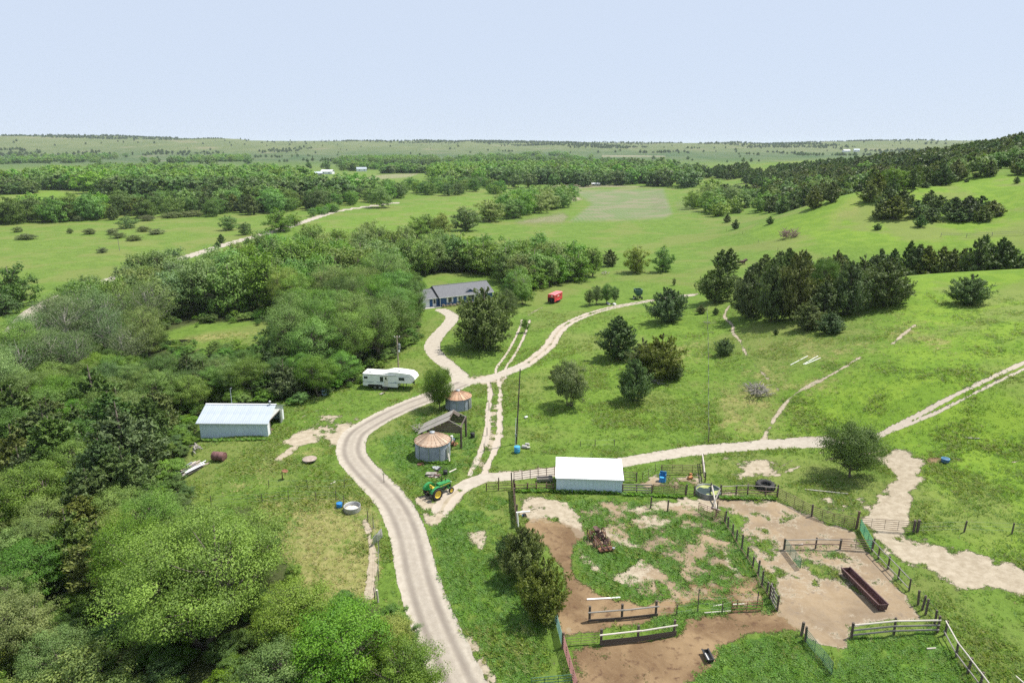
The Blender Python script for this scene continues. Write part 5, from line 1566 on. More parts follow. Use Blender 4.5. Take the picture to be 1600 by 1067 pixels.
# ---- green tractor
GREEN = pmat('tractor_green', (.020, .200, .048), (.032, .250, .062), 3, .38, objvar=.04)
YELLOW = pmat('tractor_yellow', (.620, .430, .030), (.700, .500, .050), 3, .45, objvar=.04)
CAST = pmat('cast_iron', (.022, .026, .022), (.055, .050, .042), 6, .7)
def wheel(rt, name, c, r, w, rim_m, lugs=20, side=1):
    tyre = MB()
    tyre.lathe([(r * .60, -w * .42), (r * .78, -w * .5), (r * .93, -w * .46), (r * .97, -w * .2), (r * .97, w * .2), (r * .93, w * .46), (r * .78, w * .5), (r * .60, w * .42)], 32, (0, 0, 0), Matrix.Rotation(math.pi / 2, 3, 'X'))
    for k in range(lugs):
        a = 2 * math.pi * k / lugs
        s = 1 if k % 2 else -1
        M = Matrix.Rotation(-a, 3, 'Y') @ Matrix.Rotation(s * .7, 3, 'X')
        tyre.box(Matrix.Rotation(-a, 3, 'Y') @ Vector((0, s * w * .22, r * .985)), (r * .09, w * .58, r * .06), M=M)
    wo_ = tyre.build(name, RUBBER, rt, True, c)
    rim = MB()
    rim.lathe([(r * .62, w * .40), (r * .58, w * .36), (r * .55, w * .14), (r * .30, w * .10), (r * .16, w * .22), (0, w * .24)], 28, (0, 0, 0), Matrix.Rotation(-side * math.pi / 2, 3, 'X') if False else Matrix.Rotation(math.pi / 2 * (1 if side < 0 else -1), 3, 'X'))
    rim.lathe([(r * .62, -w * .40), (r * .56, -w * .3), (r * .5, -w * .05), (0, 0)], 28, (0, 0, 0), Matrix.Rotation(math.pi / 2 * (1 if side < 0 else -1), 3, 'X'))
    rim.build('rim', rim_m, wo_, True)
    return wo_
def tractor():
    a = G(676.8, 776.8); b = G(703, 765.5)
    d = b - a
    rt = root('farm_tractor', a, math.atan2(d.y, d.x), 'green farm tractor with yellow wheels parked on the grass by the drive', 'tractor')
    R1_, R2_ = .80, .40
    wb = 2.35
    for s in (1, -1):
        wheel(rt, 'rear_wheel', (0, s * .86, R1_), R1_, .42, YELLOW, 22, s)
        wheel(rt, 'front_wheel', (wb, s * .68, R2_), R2_, .2, YELLOW, 16, s)
    m = MB(); m.box((.1, 0, .88), (1.1, .42, .52)); m.box((-.02, 0, .8), (.34, 1.35, .28)); m.tube([(0, -.86, R1_), (0, .86, R1_)], .1, 10); m.build('rear_axle_housing', GREEN, rt)
    m = MB(); m.box((1.35, 0, .86), (1.5, .40, .50)); m.box((1.3, .26, .95), (.5, .12, .24)); m.box((1.3, -.26, .95), (.5, .12, .24)); m.build('engine_block', CAST, rt)
    m = MB()
    sec = lambda x, w, z0, z1: [(x, -w, z0), (x, -w, z1 - .1), (x, -w * .72, z1), (x, w * .72, z1), (x, w, z1 - .1), (x, w, z0)]
    S = [sec(.78, .30, 1.10, 1.62), sec(1.3, .31, 1.08, 1.60), sec(2.2, .29, 1.02, 1.52), sec(2.62, .26, .98, 1.46), sec(2.68, .22, 1.0, 1.36)]
    vs = [v for s_ in S for v in s_]; fs = []
    for i in range(4):
        for k in range(6): fs.append((i * 6 + k, i * 6 + (k + 1) % 6, (i + 1) * 6 + (k + 1) % 6, (i + 1) * 6 + k))
    fs += [tuple(range(6))[::-1], tuple(24 + k for k in range(6))]
    m.add(vs, fs); m.build('hood', GREEN, rt)
    for s in (1, -1):
        m = MB(); m.box((1.7, s * .303, 1.24), (1.5, .012, .07)); m.build('hood_stripe', YELLOW, rt)
    m = MB(); m.box((2.63, 0, .78), (.14, .46, .50)); m.box((2.69, 0, 1.16), (.03, .34, .30)); m.build('front_grille', CAST, rt)
    for s in (1, -1):
        m = MB(); m.lathe([(0, .03), (.09, .02), (.1, -.04), (0, -.08)], 12, (2.66, s * .27, 1.30), Matrix.Rotation(math.pi / 2, 3, 'Y')); m.build('headlight', WHITE_PAINT, rt)
    m = MB(); m.beam((wb, -.62, .46), (wb, .62, .46), .14, .12); m.box((wb, 0, .62), (.3, .3, .3)); m.build('front_axle', GREEN, rt)
    for s in (1, -1):
        m = MB()
        arc = []
        for k in range(8):
            t_ = math.radians(20 + k * 20)
            arc.append((math.cos(t_) * .92, math.sin(t_) * .92 + R1_))
        w0, w1 = s * .60, s * 1.02
        vs = []; fs = []
        for x, z in arc: vs += [(x, w0, z), (x, w1, z), (x, w1, z - .03), (x, w0, z - .03)]
        for i in range(len(arc) - 1):
            for k in range(4): fs.append((i * 4 + k, i * 4 + (k + 1) % 4, (i + 1) * 4 + (k + 1) % 4, (i + 1) * 4 + k))
        m.add(vs, fs)
        m.prism([(x, w0, z) for x, z in arc] + [(-.3, w0, R1_), (.4, w0, R1_)], (0, 0, 0), (0, s * .03, 0))
        m.build('fender', GREEN, rt)
    m = MB(); m.box((-.02, 0, 1.32), (.46, .5, .1)); m.box((-.26, 0, 1.55), (.08, .5, .42)); m.build('seat', YELLOW, rt)
    m = MB(); m.box((-.02, 0, 1.2), (.3, .3, .16)); m.build('seat_base', CAST, rt)
    m = MB(); m.tube([(.76, 0, 1.45), (.5, 0, 1.78)], .025, 6); m.lathe([(.17, -.015), (.2, 0), (.17, .015), (.155, 0), (.17, -.015)], 16, (.49, 0, 1.79), Matrix.Rotation(-.65, 3, 'Y')); m.build('steering_wheel', CAST, rt)
    m = MB(); m.box((.74, 0, 1.42), (.1, .5, .42)); m.build('dashboard', GREEN, rt)
    m = MB(); m.tube([(1.55, .12, 1.5), (1.55, .12, 2.0)], .06, 8); m.tube([(1.55, .12, 2.0), (1.55, .12, 2.35)], .035, 8); m.build('exhaust_stack', CAST, rt)
    m = MB(); m.tube([(1.95, -.1, 1.5), (1.95, -.1, 1.85)], .04, 8); m.tube([(1.95, -.1, 1.85), (1.95, -.1, 1.98)], .08, 8); m.build('air_stack', CAST, rt)
    m = MB()
    for s in (1, -1): m.beam((-.2, s * .25, .6), (-1.15, s * .4, .42), .07, .08); m.beam((-.3, s * .25, 1.05), (-.85, s * .36, .5), .04, .04)
    m.beam((-.25, 0, 1.0), (-1.1, 0, .95), .06, .06); m.beam((-.3, 0, .42), (-.95, 0, .42), .1, .05); m.beam((-1.12, -.45, .42), (-1.12, .45, .42), .08, .08)
    m.build('rear_hitch', CAST, rt)
    m = MB(); m.box((.45, .42, .72), (.5, .3, .05)); m.box((.45, -.42, .72), (.5, .3, .05)); m.build('foot_platform', GREEN, rt)
    return rt
tractor()
# ---- white fifth-wheel camper
def camper():
    o = G(567.5, 607)
    rt = root('camper_trailer', o, math.radians(-9), 'long white fifth-wheel camper parked on the grass by the wood', 'camper')
    L, W = 9.7, 2.45
    SHELL = pmat('camper_shell', (.72, .73, .73), (.78, .785, .78), 1.0, .4, objvar=.02)
    TRIM = pmat('camper_stripe', (.14, .20, .28), (.18, .24, .33), 1.5, .5)
    prof = [(.02, .62), (6.45, .55), (6.45, 1.42), (8.95, 1.42), (9.72, 2.2), (9.45, 2.75), (8.9, 3.12), (6.6, 3.34), (5.2, 3.34), (4.1, 3.02), (3.4, 2.92), (.08, 2.92)]
    m = MB(); m.prism([(x, 0, z) for x, z in prof], (0, 0, 0), (0, W, 0)); m.build('body', SHELL, rt)
    m = MB()
    for (x0, z0), (x1, z1) in zip([(.08, 2.92), (3.4, 2.92), (4.1, 3.02), (5.2, 3.34), (6.6, 3.34), (8.9, 3.12)][:-1], [(3.4, 2.92), (4.1, 3.02), (5.2, 3.34), (6.6, 3.34), (8.9, 3.12)]):
        m.prism([(x0, -.02, z0 + .004), (x1, -.02, z1 + .004), (x1, -.02, z1 + .03), (x0, -.02, z0 + .03)], (0, 0, 0), (0, W + .04, 0))
    m.build('roof', WHITE_PAINT, rt)
    for x, z, w, h, nm in ((.62, 2.15, .68, .42, 'window'), (3.55, 1.98, .62, .92, 'window'), (7.25, 2.18, 1.05, .56, 'window')):
        f = MB(); f.box((x, -.012, z), (w + .1, .03, h + .1)); fo = f.build('window', SHELL, rt)
        f = MB(); f.box((x, -.03, z), (w, .012, h)); f.build('pane', GLASS, fo)
    f = MB(); f.box((4.35, -.02, 1.62), (.72, .035, 1.95)); d = f.build('door', pmat('camper_door', (.66, .64, .56), (.72, .70, .62), 2, .5), rt)
    f = MB(); f.box((4.35, -.045, 2.15), (.3, .012, .5)); f.build('pane', GLASS, d)
    f = MB(); f.box((4.1, -.045, 1.5), (.06, .04, .14)); f.build('handle', CAST, d)
    for x0, x1 in ((.05, 1.95), (2.6, 3.9), (4.8, 6.9)):
        f = MB(); f.box(((x0 + x1) / 2, -.008, 1.36), (x1 - x0, .012, .1)); f.build('stripe', TRIM, rt)
    f = MB(); f.box((4.4, -.008, 2.68), (8.4, .012, .05)); f.build('stripe', TRIM, rt)
    f = MB(); f.box((6.05, -.01, 1.52), (.55, .012, .1)); f.build('stripe', TRIM, rt)
    f = MB(); f.tube([(.3, -.1, 2.84), (6.0, -.1, 2.84)], .06, 8); f.build('awning_roll', WHITE_PAINT, rt)
    for x in (2.25, 3.12, 4.02):
        f = MB(); f.lathe([(.2, -.11), (.35, -.11), (.37, -.05), (.37, .05), (.35, .11), (.2, .11)], 22, (x, .1, .37), Matrix.Rotation(math.pi / 2, 3, 'X'))
        wo_ = f.build('wheel', RUBBER, rt)
        f = MB(); f.lathe([(0, .08), (.2, .09)], 16, (x, .1, .37), Matrix.Rotation(math.pi / 2, 3, 'X')); f.build('hub', GALV, wo_)
        f = MB(); f.lathe([(.2, -.11), (.35, -.11), (.37, 0), (.35, .11), (.2, .11)], 22, (x, W - .1, .37), Matrix.Rotation(math.pi / 2, 3, 'X')); f.build('wheel', RUBBER, rt)
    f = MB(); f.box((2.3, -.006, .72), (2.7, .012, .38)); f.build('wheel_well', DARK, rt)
    f = MB(); f.box((2.9, W * .5, 3.06), (.9, .75, .26), taper=.8); f.build('air_conditioner', WHITE_PAINT, rt)
    for x, y in ((1.2, .7), (5.6, 1.6), (6.6, .8)):
        f = MB(); f.box((x, y, 3.0 if x < 4 else 3.41), (.42, .42, .12), taper=.8); f.build('roof_vent', GALV, rt)
    for y in (.35, W - .35):
        f = MB(); f.tube([(6.2, y, .6), (6.2, y, 0)], .05, 6); f.tube([(7.4, y, 1.45), (7.4, y, 0)], .05, 6); f.build('landing_leg', CAST, rt)
    f = MB(); f.beam((8.7, W / 2, 1.35), (9.3, W / 2, .95), .12, .12); f.box((8.8, W / 2, 1.3), (.9, .5, .15)); f.build('hitch', CAST, rt)
    f = MB(); f.box((4.35, -.45, .25), (.75, .6, .06)); f.box((4.35, -.25, .42), (.7, .3, .06)); f.build('entry_step', CAST, rt)
camper()
heap('pallet_step', 'weathered pallet on the grass in front of the white camper', 600, 615, 3, .7, [WOOD_GREY, WOOD_BROWN], 'pallet', .12, .8, 'pallet_board')

# ---- blue ranch house
def house():
    o = G(687.6, 479.6)
    rt = root('ranch_house', o, math.radians(29), 'blue single-storey ranch house with a grey shingle roof and white shutters, behind the huge cedar', 'house')
    BLUE = pmat('blue_siding', (.022, .085, .220), (.030, .105, .255), 2, .6, objvar=.02, stretch=(1, 1, 6))
    SHING = pmat('grey_shingles', (.105, .108, .118), (.160, .162, .172), 5, .9, bump=.4, c3=(.085, .085, .092), objvar=.03)
    TRIMW = WHITE_PAINT
    L, Dp, E, Rg = 16.0, 8.8, 2.7, 4.9
    def block(x0, x1, y0, y1, e, r, blue=True):
        nb = 11
        for k in range(nb):                                          # lap siding boards
            m = MB(); z0 = e * k / nb; z1 = e * (k + 1) / nb
            m.prism([(x0, y0, z0), (x0, y0 - .03, z0), (x0, y0 - .008, z1), (x0, y0, z1)], (0, 0, 0), (x1 - x0, 0, 0)); m.build('siding_board', BLUE, rt)
        m = MB(); m.box(((x0 + x1) / 2, (y0 + y1) / 2 + .01, e / 2), (x1 - x0 - .01, y1 - y0 - .02, e - .01)); m.build('wall', BLUE, rt)
        ym = (y0 + y1) / 2
        for x in (x0, x1 - .06):
            m = MB(); m.prism([(x, y0, e), (x, y1, e), (x, ym, r - .12)], (0, 0, 0), (.06, 0, 0)); m.build('gable', BLUE, rt)
        for s, ya in ((1, y0 - .42), (-1, y1 + .42)):
            sl = (r - e) / (ym - y0)
            za = e - sl * .42
            m = MB(); m.prism([(x0 - .35, ya, za), (x0 - .35, ym, r), (x0 - .35, ym, r + .14), (x0 - .35, ya, za + .14)], (0, 0, 0), (x1 - x0 + .7, 0, 0)); m.build('roof', SHING, rt)
            m = MB(); m.box(((x0 + x1) / 2, ya - s * .03, za + .04), (x1 - x0 + .7, .05, .16)); m.build('gutter', TRIMW, rt)
        m = MB(); m.beam((x0 - .37, ym, r + .15), (x1 + .37, ym, r + .15), .3, .05); m.build('ridge_cap', SHING, rt)
    block(0, L, 0, Dp, E, Rg)
    block(-7.6, -.02, .9, 7.9, 2.55, 4.25)
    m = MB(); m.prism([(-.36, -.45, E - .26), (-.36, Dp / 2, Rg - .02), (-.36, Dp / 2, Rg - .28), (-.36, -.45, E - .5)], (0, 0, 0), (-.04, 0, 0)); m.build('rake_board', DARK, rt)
    for x in (.1,):
        m = MB(); m.box((x, -.05, E / 2), (.16, .05, E)); m.build('corner_board', TRIMW, rt)
    for x, w in ((2.95, 1.0), (6.0, 1.0), (9.3, 1.9), (13.2, 1.0)):
        f = MB(); f.box((x, -.05, 1.62), (w + .16, .06, 1.42)); fo = f.build('window', TRIMW, rt)
        for q in ((-1, 1) if w < 1.5 else (-1, 1)):
            f = MB(); f.box((x + q * w * .25, -.085, 1.62), (w * .46, .02, 1.28)); f.build('pane', GLASS, fo)
        for q in (-1, 1):
            f = MB(); f.box((x + q * (w / 2 + .29), -.045, 1.62), (.38, .05, 1.42)); f.build('shutter', TRIMW, rt)
    f = MB(); f.box((-1.25, .83, 1.08), (1.0, .05, 2.1)); d = f.build('door', TRIMW, rt)
    f = MB(); f.box((-1.25, .795, 1.45), (.6, .02, 1.0)); f.build('pane', GLASS, d)
    f = MB(); f.box((-.85, .79, 1.0), (.06, .05, .12)); f.build('handle', CAST, d)
    gd = MB(); gd.box((-5.0, .83, 1.1), (4.6, .05, 2.2)); go = gd.build('garage_door', WHITE_METAL, rt)
    for k in range(4):
        f = MB(); f.box((-5.0, .80, .28 + k * .55), (4.5, .02, .5)); f.build('door_panel', WHITE_METAL, go)
    # small gabled dormer above the wide window
    m = MB(); m.prism([(7.9, .62, 3.0), (10.7, .62, 3.0), (9.3, .62, 3.78)], (0, 0, 0), (0, 1.8, 0)); m.build('dormer_gable', BLUE, rt)
    for a, b in (((7.6, 2.9), (9.3, 3.9)), ((11.0, 2.9), (9.3, 3.9))):
        m = MB(); m.prism([(a[0], .4, a[1]), (b[0], .4, b[1]), (b[0], .4, b[1] + .1), (a[0], .4, a[1] + .1)], (0, 0, 0), (0, 2.3, 0)); m.build('dormer_roof', SHING, rt)
    m = MB(); m.box((L / 2, .04, .12), (L, .06, .3)); m.build('foundation', CONCRETE, rt)
    m = MB(); m.box((-3.5, .1, .04), (7.4, 1.6, .12)); m.build('door_slab', CONCRETE, rt)
    for x, y in ((5.2, 6.0), (12.5, 5.6)):
        m = MB(); m.tube([(x, y, 4.0), (x, y, 5.0)], .07, 8); m.build('vent_pipe', GALV, rt)
    return rt
HOUSE = house()
_hm = Matrix.Translation(HOUSE.location) @ Matrix.Rotation(math.radians(29), 4, 'Z')
for k in range(9):
    w_ = _hm @ Vector((.6 + k * 1.05, -1.0 - .3 * random.random(), 0))
    tree('bush', w_.x, w_.y, random.uniform(.7, 1.0), 'bloom', 'pale flowering bush along the blue house front', 'flower bushes along the blue house')
w_ = _hm @ Vector((5.0, -3.2, 0))
tree('bush', w_.x, w_.y, 1.0, 'shrub', 'low grey shrub on the lawn before the blue house')
drum('blue_tarp_drum', 'pale blue drum half hidden under the trees left of the white camper', 507, 617, .45, 1.0, pmat('pale_blue_drum', (.22, .34, .48), (.30, .42, .55), 3, .6), 'drum')

# ---- red stock trailer, green wagon, dark cart
def red_trailer():
    o = G(861, 474.5)
    rt = root('stock_trailer', o, math.radians(62), 'bright red covered stock trailer on the grass near the house', 'trailer')
    RED = pmat('trailer_red', (.520, .035, .045), (.600, .060, .070), 2, .5)
    REDR = pmat('trailer_roof_red', (.600, .120, .140), (.660, .170, .180), 2, .5)
    L, W, z0, z1 = 5.2, 2.1, .55, 2.45
    for s in (-1, 1):
        m = MB(); m.box((L / 2, s * (W / 2 - .03), (z0 + z1) / 2), (L, .06, z1 - z0)); m.build('side_wall', RED, rt)
        for k in range(3):
            m = MB(); m.box((1.0 + k * 1.5, s * (W / 2 + .005), 1.85), (1.0, .015, .18)); m.build('side_slot', WHITE_PAINT if k == 1 else DARK, rt)
    m = MB(); m.box((.03, 0, 2.05), (.06, W - .13, .78)); m.build('rear_header', RED, rt)
    m = MB(); m.box((.005, -.2, 2.1), (.02, .5, .26)); m.build('rear_plate', WHITE_PAINT, rt)
    m = MB(); m.box((.25, 0, 1.1), (.05, W - .14, 1.05)); m.build('opening_shade', DARK, rt)  # near-black sheet standing in for the shade of the open rear
    m = MB(); m.box((L - .03, 0, (z0 + z1) / 2), (.06, W - .13, z1 - z0)); m.build('front_wall', RED, rt)
    m = MB(); m.prism([(-.1, -W / 2 - .05, z1), (-.1, -W / 2 + .2, z1 + .13), (-.1, W / 2 - .2, z1 + .13), (-.1, W / 2 + .05, z1)], (0, 0, 0), (L + .2, 0, 0)); m.build('roof', REDR, rt)
    m = MB(); m.box((L / 2, 0, z0 - .06), (L, W - .1, .12)); m.build('floor', CAST, rt)
    for s in (-1, 1):
        for x in (1.9, 2.75):
            m = MB(); m.lathe([(0, -.1), (.33, -.1), (.36, 0), (.33, .1), (0, .1)], 18, (x, s * (W / 2 + .12), .36), Matrix.Rotation(math.pi / 2, 3, 'X')); m.build('wheel', RUBBER, rt)
        m = MB(); m.box((2.33, s * (W / 2 + .13), .8), (1.75, .3, .05)); m.build('fender', RED, rt)
    m = MB(); m.beam((L, -.6, .5), (L + 1.3, 0, .5), .1, .1); m.beam((L, .6, .5), (L + 1.3, 0, .5), .1, .1); m.build('drawbar', CAST, rt)
red_trailer()
def green_wagon():
    o = G(996.5, 467)
    rt = root('grain_wagon', o, math.radians(95), 'dark green gravity wagon standing beside the lane in the meadow', 'wagon')
    DG = pmat('wagon_green', (.020, .075, .048), (.034, .105, .068), 3, .55)
    m = MB()
    W, L = 1.9, 2.6
    top, bot = 2.75, 1.0
    a = [(-L / 2, -W / 2, top), (L / 2, -W / 2, top), (L / 2, W / 2, top), (-L / 2, W / 2, top)]
    b = [(-L / 2, -W / 2, 1.7), (L / 2, -W / 2, 1.7), (L / 2, W / 2, 1.7), (-L / 2, W / 2, 1.7)]
    c = [(-.7, -.35, bot), (.7, -.35, bot), (.7, .35, bot), (-.7, .35, bot)]
    m.add(a + b + c, [(0, 1, 5, 4), (1, 2, 6, 5), (2, 3, 7, 6), (3, 0, 4, 7), (4, 5, 9, 8), (5, 6, 10, 9), (6, 7, 11, 10), (7, 4, 8, 11), (8, 9, 10, 11)])
    m.build('hopper', DG, rt)
    m = MB()
    for p, q_ in ((0, 1), (1, 2), (2, 3), (3, 0)): m.beam(a[p], a[q_], .1, .1)
    m.build('hopper_rim', pmat('wagon_rim', (.10, .20, .16), (.16, .27, .22), 3, .5), rt)
    for x in (-.9, .9):
        for s in (-1, 1):
            m = MB(); m.lathe([(0, -.12), (.38, -.12), (.42, 0), (.38, .12), (0, .12)], 18, (x, s * .95, .42), Matrix.Rotation(math.pi / 2, 3, 'X')); m.build('wheel', RUBBER, rt)
        m = MB(); m.beam((x, -.95, .42), (x, .95, .42), .1, .1); m.build('axle', CAST, rt)
    m = MB(); m.beam((-1.1, 0, .6), (-2.6, .35, .45), .12, .12)
    for x, y in ((-.65, -.3), (.65, -.3), (.65, .3), (-.65, .3)): m.beam((x, y, .45), (x, y, 1.1), .08, .08)
    m.beam((-1.2, -.3, .5), (1.2, -.3, .5), .1, .1); m.beam((-1.2, .3, .5), (1.2, .3, .5), .1, .1); m.build('undercarriage', CAST, rt)
green_wagon()
heap('pale_scrap', 'pale piece of scrap on the ground left of the green wagon', 991.5, 467.5, 2, .7, [WHITE_PAINT, GALV], 'scrap', .4, .6)
heap('white_salvage', 'white and grey salvage under the row of four small trees', 955, 476, 6, .9, [WHITE_PAINT, GALV, WOOD_GREY], 'scrap heap', .3, 2.6)
def dark_cart():
    o = G(1156, 413.5)
    rt = root('hay_cart', o, math.radians(3), 'dark brown low cart with a raised end beside the olive cedar', 'cart')
    m = MB(); m.box((0, 0, .95), (3.0, 1.6, .75)); m.build('box', RUST_DARK, rt)
    for x, y in ((-1.3, -.7), (1.2, -.7), (-1.3, .7), (1.2, .7)):
        m = MB(); m.beam((x, y, 0), (x, y, .7), .14, .14); m.build('leg', WOOD_DARK, rt)
    m = MB(); m.beam((1.4, 0, 1.3), (2.3, 0, 1.75), 1.4, .5); m.build('raised_end', RUST_DARK, rt)
    m = MB(); m.box((0, 0, 1.36), (2.8, 1.5, .06)); m.build('lid', WOOD_BROWN, rt)
dark_cart()

# ---- utility poles
def wire_line(rt, a, b, sag, name='wire', r=.007):
    pts = [a.lerp(b, t / 12) - Vector((0, 0, sag * 4 * (t / 12) * (1 - t / 12))) for t in range(13)]
    m = MB(); m.tube(pts, r, 4); return m.build(name, CAST, rt)
def pole_service():
    b = G(623, 583)
    rt = root('utility_pole', b, 0, 'utility pole with a transformer can standing behind the white camper', 'utility pole')
    h = 7.4
    m = MB(); m.tube([(0, 0, -.3), (0, 0, h)], [.16, .11], 10); m.build('pole', WOOD_PALE if False else pmat('pole_wood', (.30, .235, .165), (.40, .33, .24), 4, .85), rt)
    m = MB(); m.beam((-.55, 0, h - .25), (.55, 0, h - .25), .09, .11); m.build('crossarm', WOOD_GREY, rt)
    for x in (-.5, 0, .5):
        m = MB(); m.lathe([(.05, h - .2), (.07, h - .1), (.04, h), (.0, h + .02)], 8, (x, 0, 0)); m.build('insulator', WHITE_PAINT, rt)
    m = MB(); m.lathe([(0, 4.9), (.22, 4.9), (.24, 5.0), (.24, 5.75), (.2, 5.85), (0, 5.88)], 16, (.36, 0, 0)); m.tube([(.3, 0, 5.85), (.3, 0, 6.1)], .04, 6); m.build('transformer', GALV, rt)
    m = MB(); m.box((.28, 0, 4.45), (.28, .2, .42)); m.build('meter_box', WHITE_PAINT, rt)
    mast = SHED.matrix_basis @ Vector((2.25, 6.2, 5.6)) - b
    wire_line(rt, Vector((0, 0, 5.0)), mast, 1.2)
    hs = (_hm @ Vector((0, 4.4, 5.0))) - b
    wire_line(rt, Vector((0, 0, 5.6)), hs, .8)
    c = G(120, 520); wire_line(rt, Vector((-.5, 0, h - .05)), Vector((c.x, c.y, c.z + 9)) - b, 2.2); wire_line(rt, Vector((.5, 0, h - .05)), Vector((c.x + 1, c.y, c.z + 9)) - b, 2.2)
pole_service()
def pole_lone():
    b = G(806.5, 694)
    rt = root('utility_pole', b, 0, 'tall bare leaning pole at the foot of the open slope beside the two-track', 'utility pole')
    m = MB(); m.tube([(0, 0, -.3), (.55, 0, 11.6)], [.13, .08], 10); m.build('pole', WOOD_DARK, rt)
    m = MB(); m.tube([(-.16, -.16, 0), (-.03, -.16, 4.2)], .045, 8); m.build('conduit', WHITE_PAINT, rt)
    m = MB(); m.box((-.05, -.2, 1.5), (.25, .14, .4)); m.build('meter_box', GALV, rt)
pole_lone()
drum('light_blue_barrel', 'light blue barrel in the grass at the foot of the lone pole', 808, 707, .42, .95, BLUE_PALE, 'barrel')
heap('well_cover', 'grey concrete and pipe pieces beside the lone pole', 824, 697, 5, .7, [CONCRETE, GALV, CONCRETE], 'rubble', .3, 1.8, 'rubble_piece')
heap('pale_sack', 'pale crumpled sack lying on the slope right of the lone pole', 822, 653, 2, .5, [WHITE_PAINT], 'sack', .4, .4, 'sack_fold')

# ---- left yard: tank, barrel, lumber, posts
def round_tank(px, py, r, h, wallm, name, label, fill, fill_z, fill2=None):
    g = G(px, py); d = Vector((g.x, g.y, 0)).normalized(); c = g + d * r; c.z = zat(c.x, c.y)
    rt = root(name, c, .3, label, 'stock tank')
    m = MB()
    pr = [(r - .04, .05)] + [(r - .05, h)] + [(r, h + .015)] + [(r + .045 * (1 if k % 2 else 0) * .5, h - h * k / 8) for k in range(1, 9)]
    m.lathe(pr, 40); m.build('wall', wallm, rt, True)
    m = MB(); m.lathe([(r - .05, h), (r - .03, h + .03), (r + .02, h + .03), (r + .03, h - .01)], 40); m.build('rim', wallm, rt, True)
    m = MB(); m.lathe([(r - .05, fill_z), (0, fill_z + .02)], 36); m.build('filling', fill, rt)
    return rt
TANKM = pmat('tank_galvanized', (.33, .335, .335), (.43, .43, .42), 2.5, .5, .4, c3=(.26, .235, .21))
round_tank(551, 803.5, .98, .62, TANKM, 'stock_tank', 'round galvanized stock tank with pale sand in it, in the dry pen', pmat('tank_sand', (.55, .50, .43), (.62, .57, .50), 3, .9), .18)
round_tank(1105.5, 781, 1.52, .68, pmat('tank_dark_wall', (.12, .13, .13), (.26, .275, .28), 1.2, .5, .3, stretch=(1, 1, .2)), 'stock_tank', 'large round water tank with green algae set into the corral fence',
           pmat('tank_water', (.020, .034, .026), (.30, .33, .10), .55, .12, detail=2, lo=.50, hi=.54, objvar=0), .52)
def tyre_tank():
    rt = root('tyre_tank', G(1200, 768.5), 0, 'huge black tractor tyre used as a stock tank behind the corral fence', 'tyre tank')
    rt.location.y += 1.0
    m = MB(); m.lathe([(.55, .12), (.72, .0), (1.05, .02), (1.18, .2), (1.18, .55), (1.05, .74), (.85, .78), (.68, .68), (.62, .5), (.62, .12)], 36); m.build('tyre', RUBBER, rt, True)
    for k in range(26):
        a = 2 * math.pi * k / 26
        m = MB(); m.box((1.19, 0, .38 + (.16 if k % 2 else -.16)), (.08, .12, .36)); l = m.build('lug', RUBBER, rt); l.rotation_euler.z = a
    m = MB(); m.lathe([(.64, .3), (0, .3)], 28); m.build('water_fill', pmat('dark_water', (.012, .013, .012), (.02, .02, .018), 2, .1), rt)
tyre_tank()
drum('blue_tub', 'round bright blue tub beside the stock tank in the dry pen', 530.5, 792, .36, .55, BLUE_PLASTIC, 'tub')
drum('mineral_tub', 'dark blue mineral tub on the bare patch up the right slope', 1476.5, 722, .48, .55, pmat('mineral_blue', (.020, .075, .150), (.035, .110, .200), 3, .5), 'tub', rim=pmat('tub_rim_blue', (.10, .30, .48), (.14, .36, .55), 3, .5))
drum('rusty_fuel_tank', 'rusty brown fuel tank lying on its side in front of the metal shed', 334, 718, .62, 1.75, pmat('tank_rust_brown', (.105, .045, .042), (.180, .085, .078), 4, .75, bump=.2), 'fuel tank', lying=math.radians(-12))
def lumber():
    a = G(281, 748); b = G(318, 722)
    rt = root('lumber_pile', a, 0, 'pile of weathered boards and sheet metal below the left end of the metal shed', 'lumber pile')
    d = b - a; d.z = 0; n = Vector((-d.y, d.x, 0)).normalized(); L = d.length
    mats = [WOOD_GREY, WOOD_PALE, WHITE_METAL, pmat('wood_pinkish', (.33, .25, .21), (.43, .34, .29), 3, .9), WOOD_GREY, GALV]
    for k in range(24):
        o_ = n * random.uniform(-.9, .9) + d.normalized() * random.uniform(-.3, .8)
        l = L * random.uniform(.5, .95)
        s = Vector((0, 0, .22 + .035 * k))
        yaw = random.uniform(-.09, .09); dd = Matrix.Rotation(yaw, 3, 'Z') @ d.normalized()
        rod('board', rt, o_ + s, o_ + s + dd * l + Vector((0, 0, random.uniform(-.02, .05))), .1, mats[k % len(mats)], sq=(.04, random.uniform(.16, .34)))
lumber()
def snag(name, label, px, py, n, L, mat, spread, cat='log', r=.09, lift=.25):
    rt = root(name, G(px, py), random.uniform(0, 6), label, cat)
    for k in range(n):
        a = random.uniform(0, 6.28)
        p = Vector((random.uniform(-1, 1) * spread, random.uniform(-1, 1) * spread * .7, random.uniform(.02, lift)))
        l = L * random.uniform(.4, 1.1)
        q_ = p + Vector((math.cos(a) * l * .6, math.sin(a) * l * .6, random.uniform(-.05, .5) * lift * 2))
        mid = p.lerp(q_, .5) + Vector((random.uniform(-.1, .1), random.uniform(-.1, .1), .12)) * l * .5
        m = MB(); rr = r * random.uniform(.5, 1.2); m.tube([p, mid, q_], [rr, rr * .8, rr * .4], 5); m.build('branch', mat, rt)
    return rt
snag('log_pile', 'grey broken logs leaning in the weeds at the corner of the metal shed', 308, 705, 9, 2.6, WOOD_GREY, .7, 'log pile', .14, .7)
snag('brush_pile', 'pale grey pile of dead branches on the open slope', 1183, 614, 110, 2.4, BARK_GREY, 2.1, 'brush pile', .08, .95)
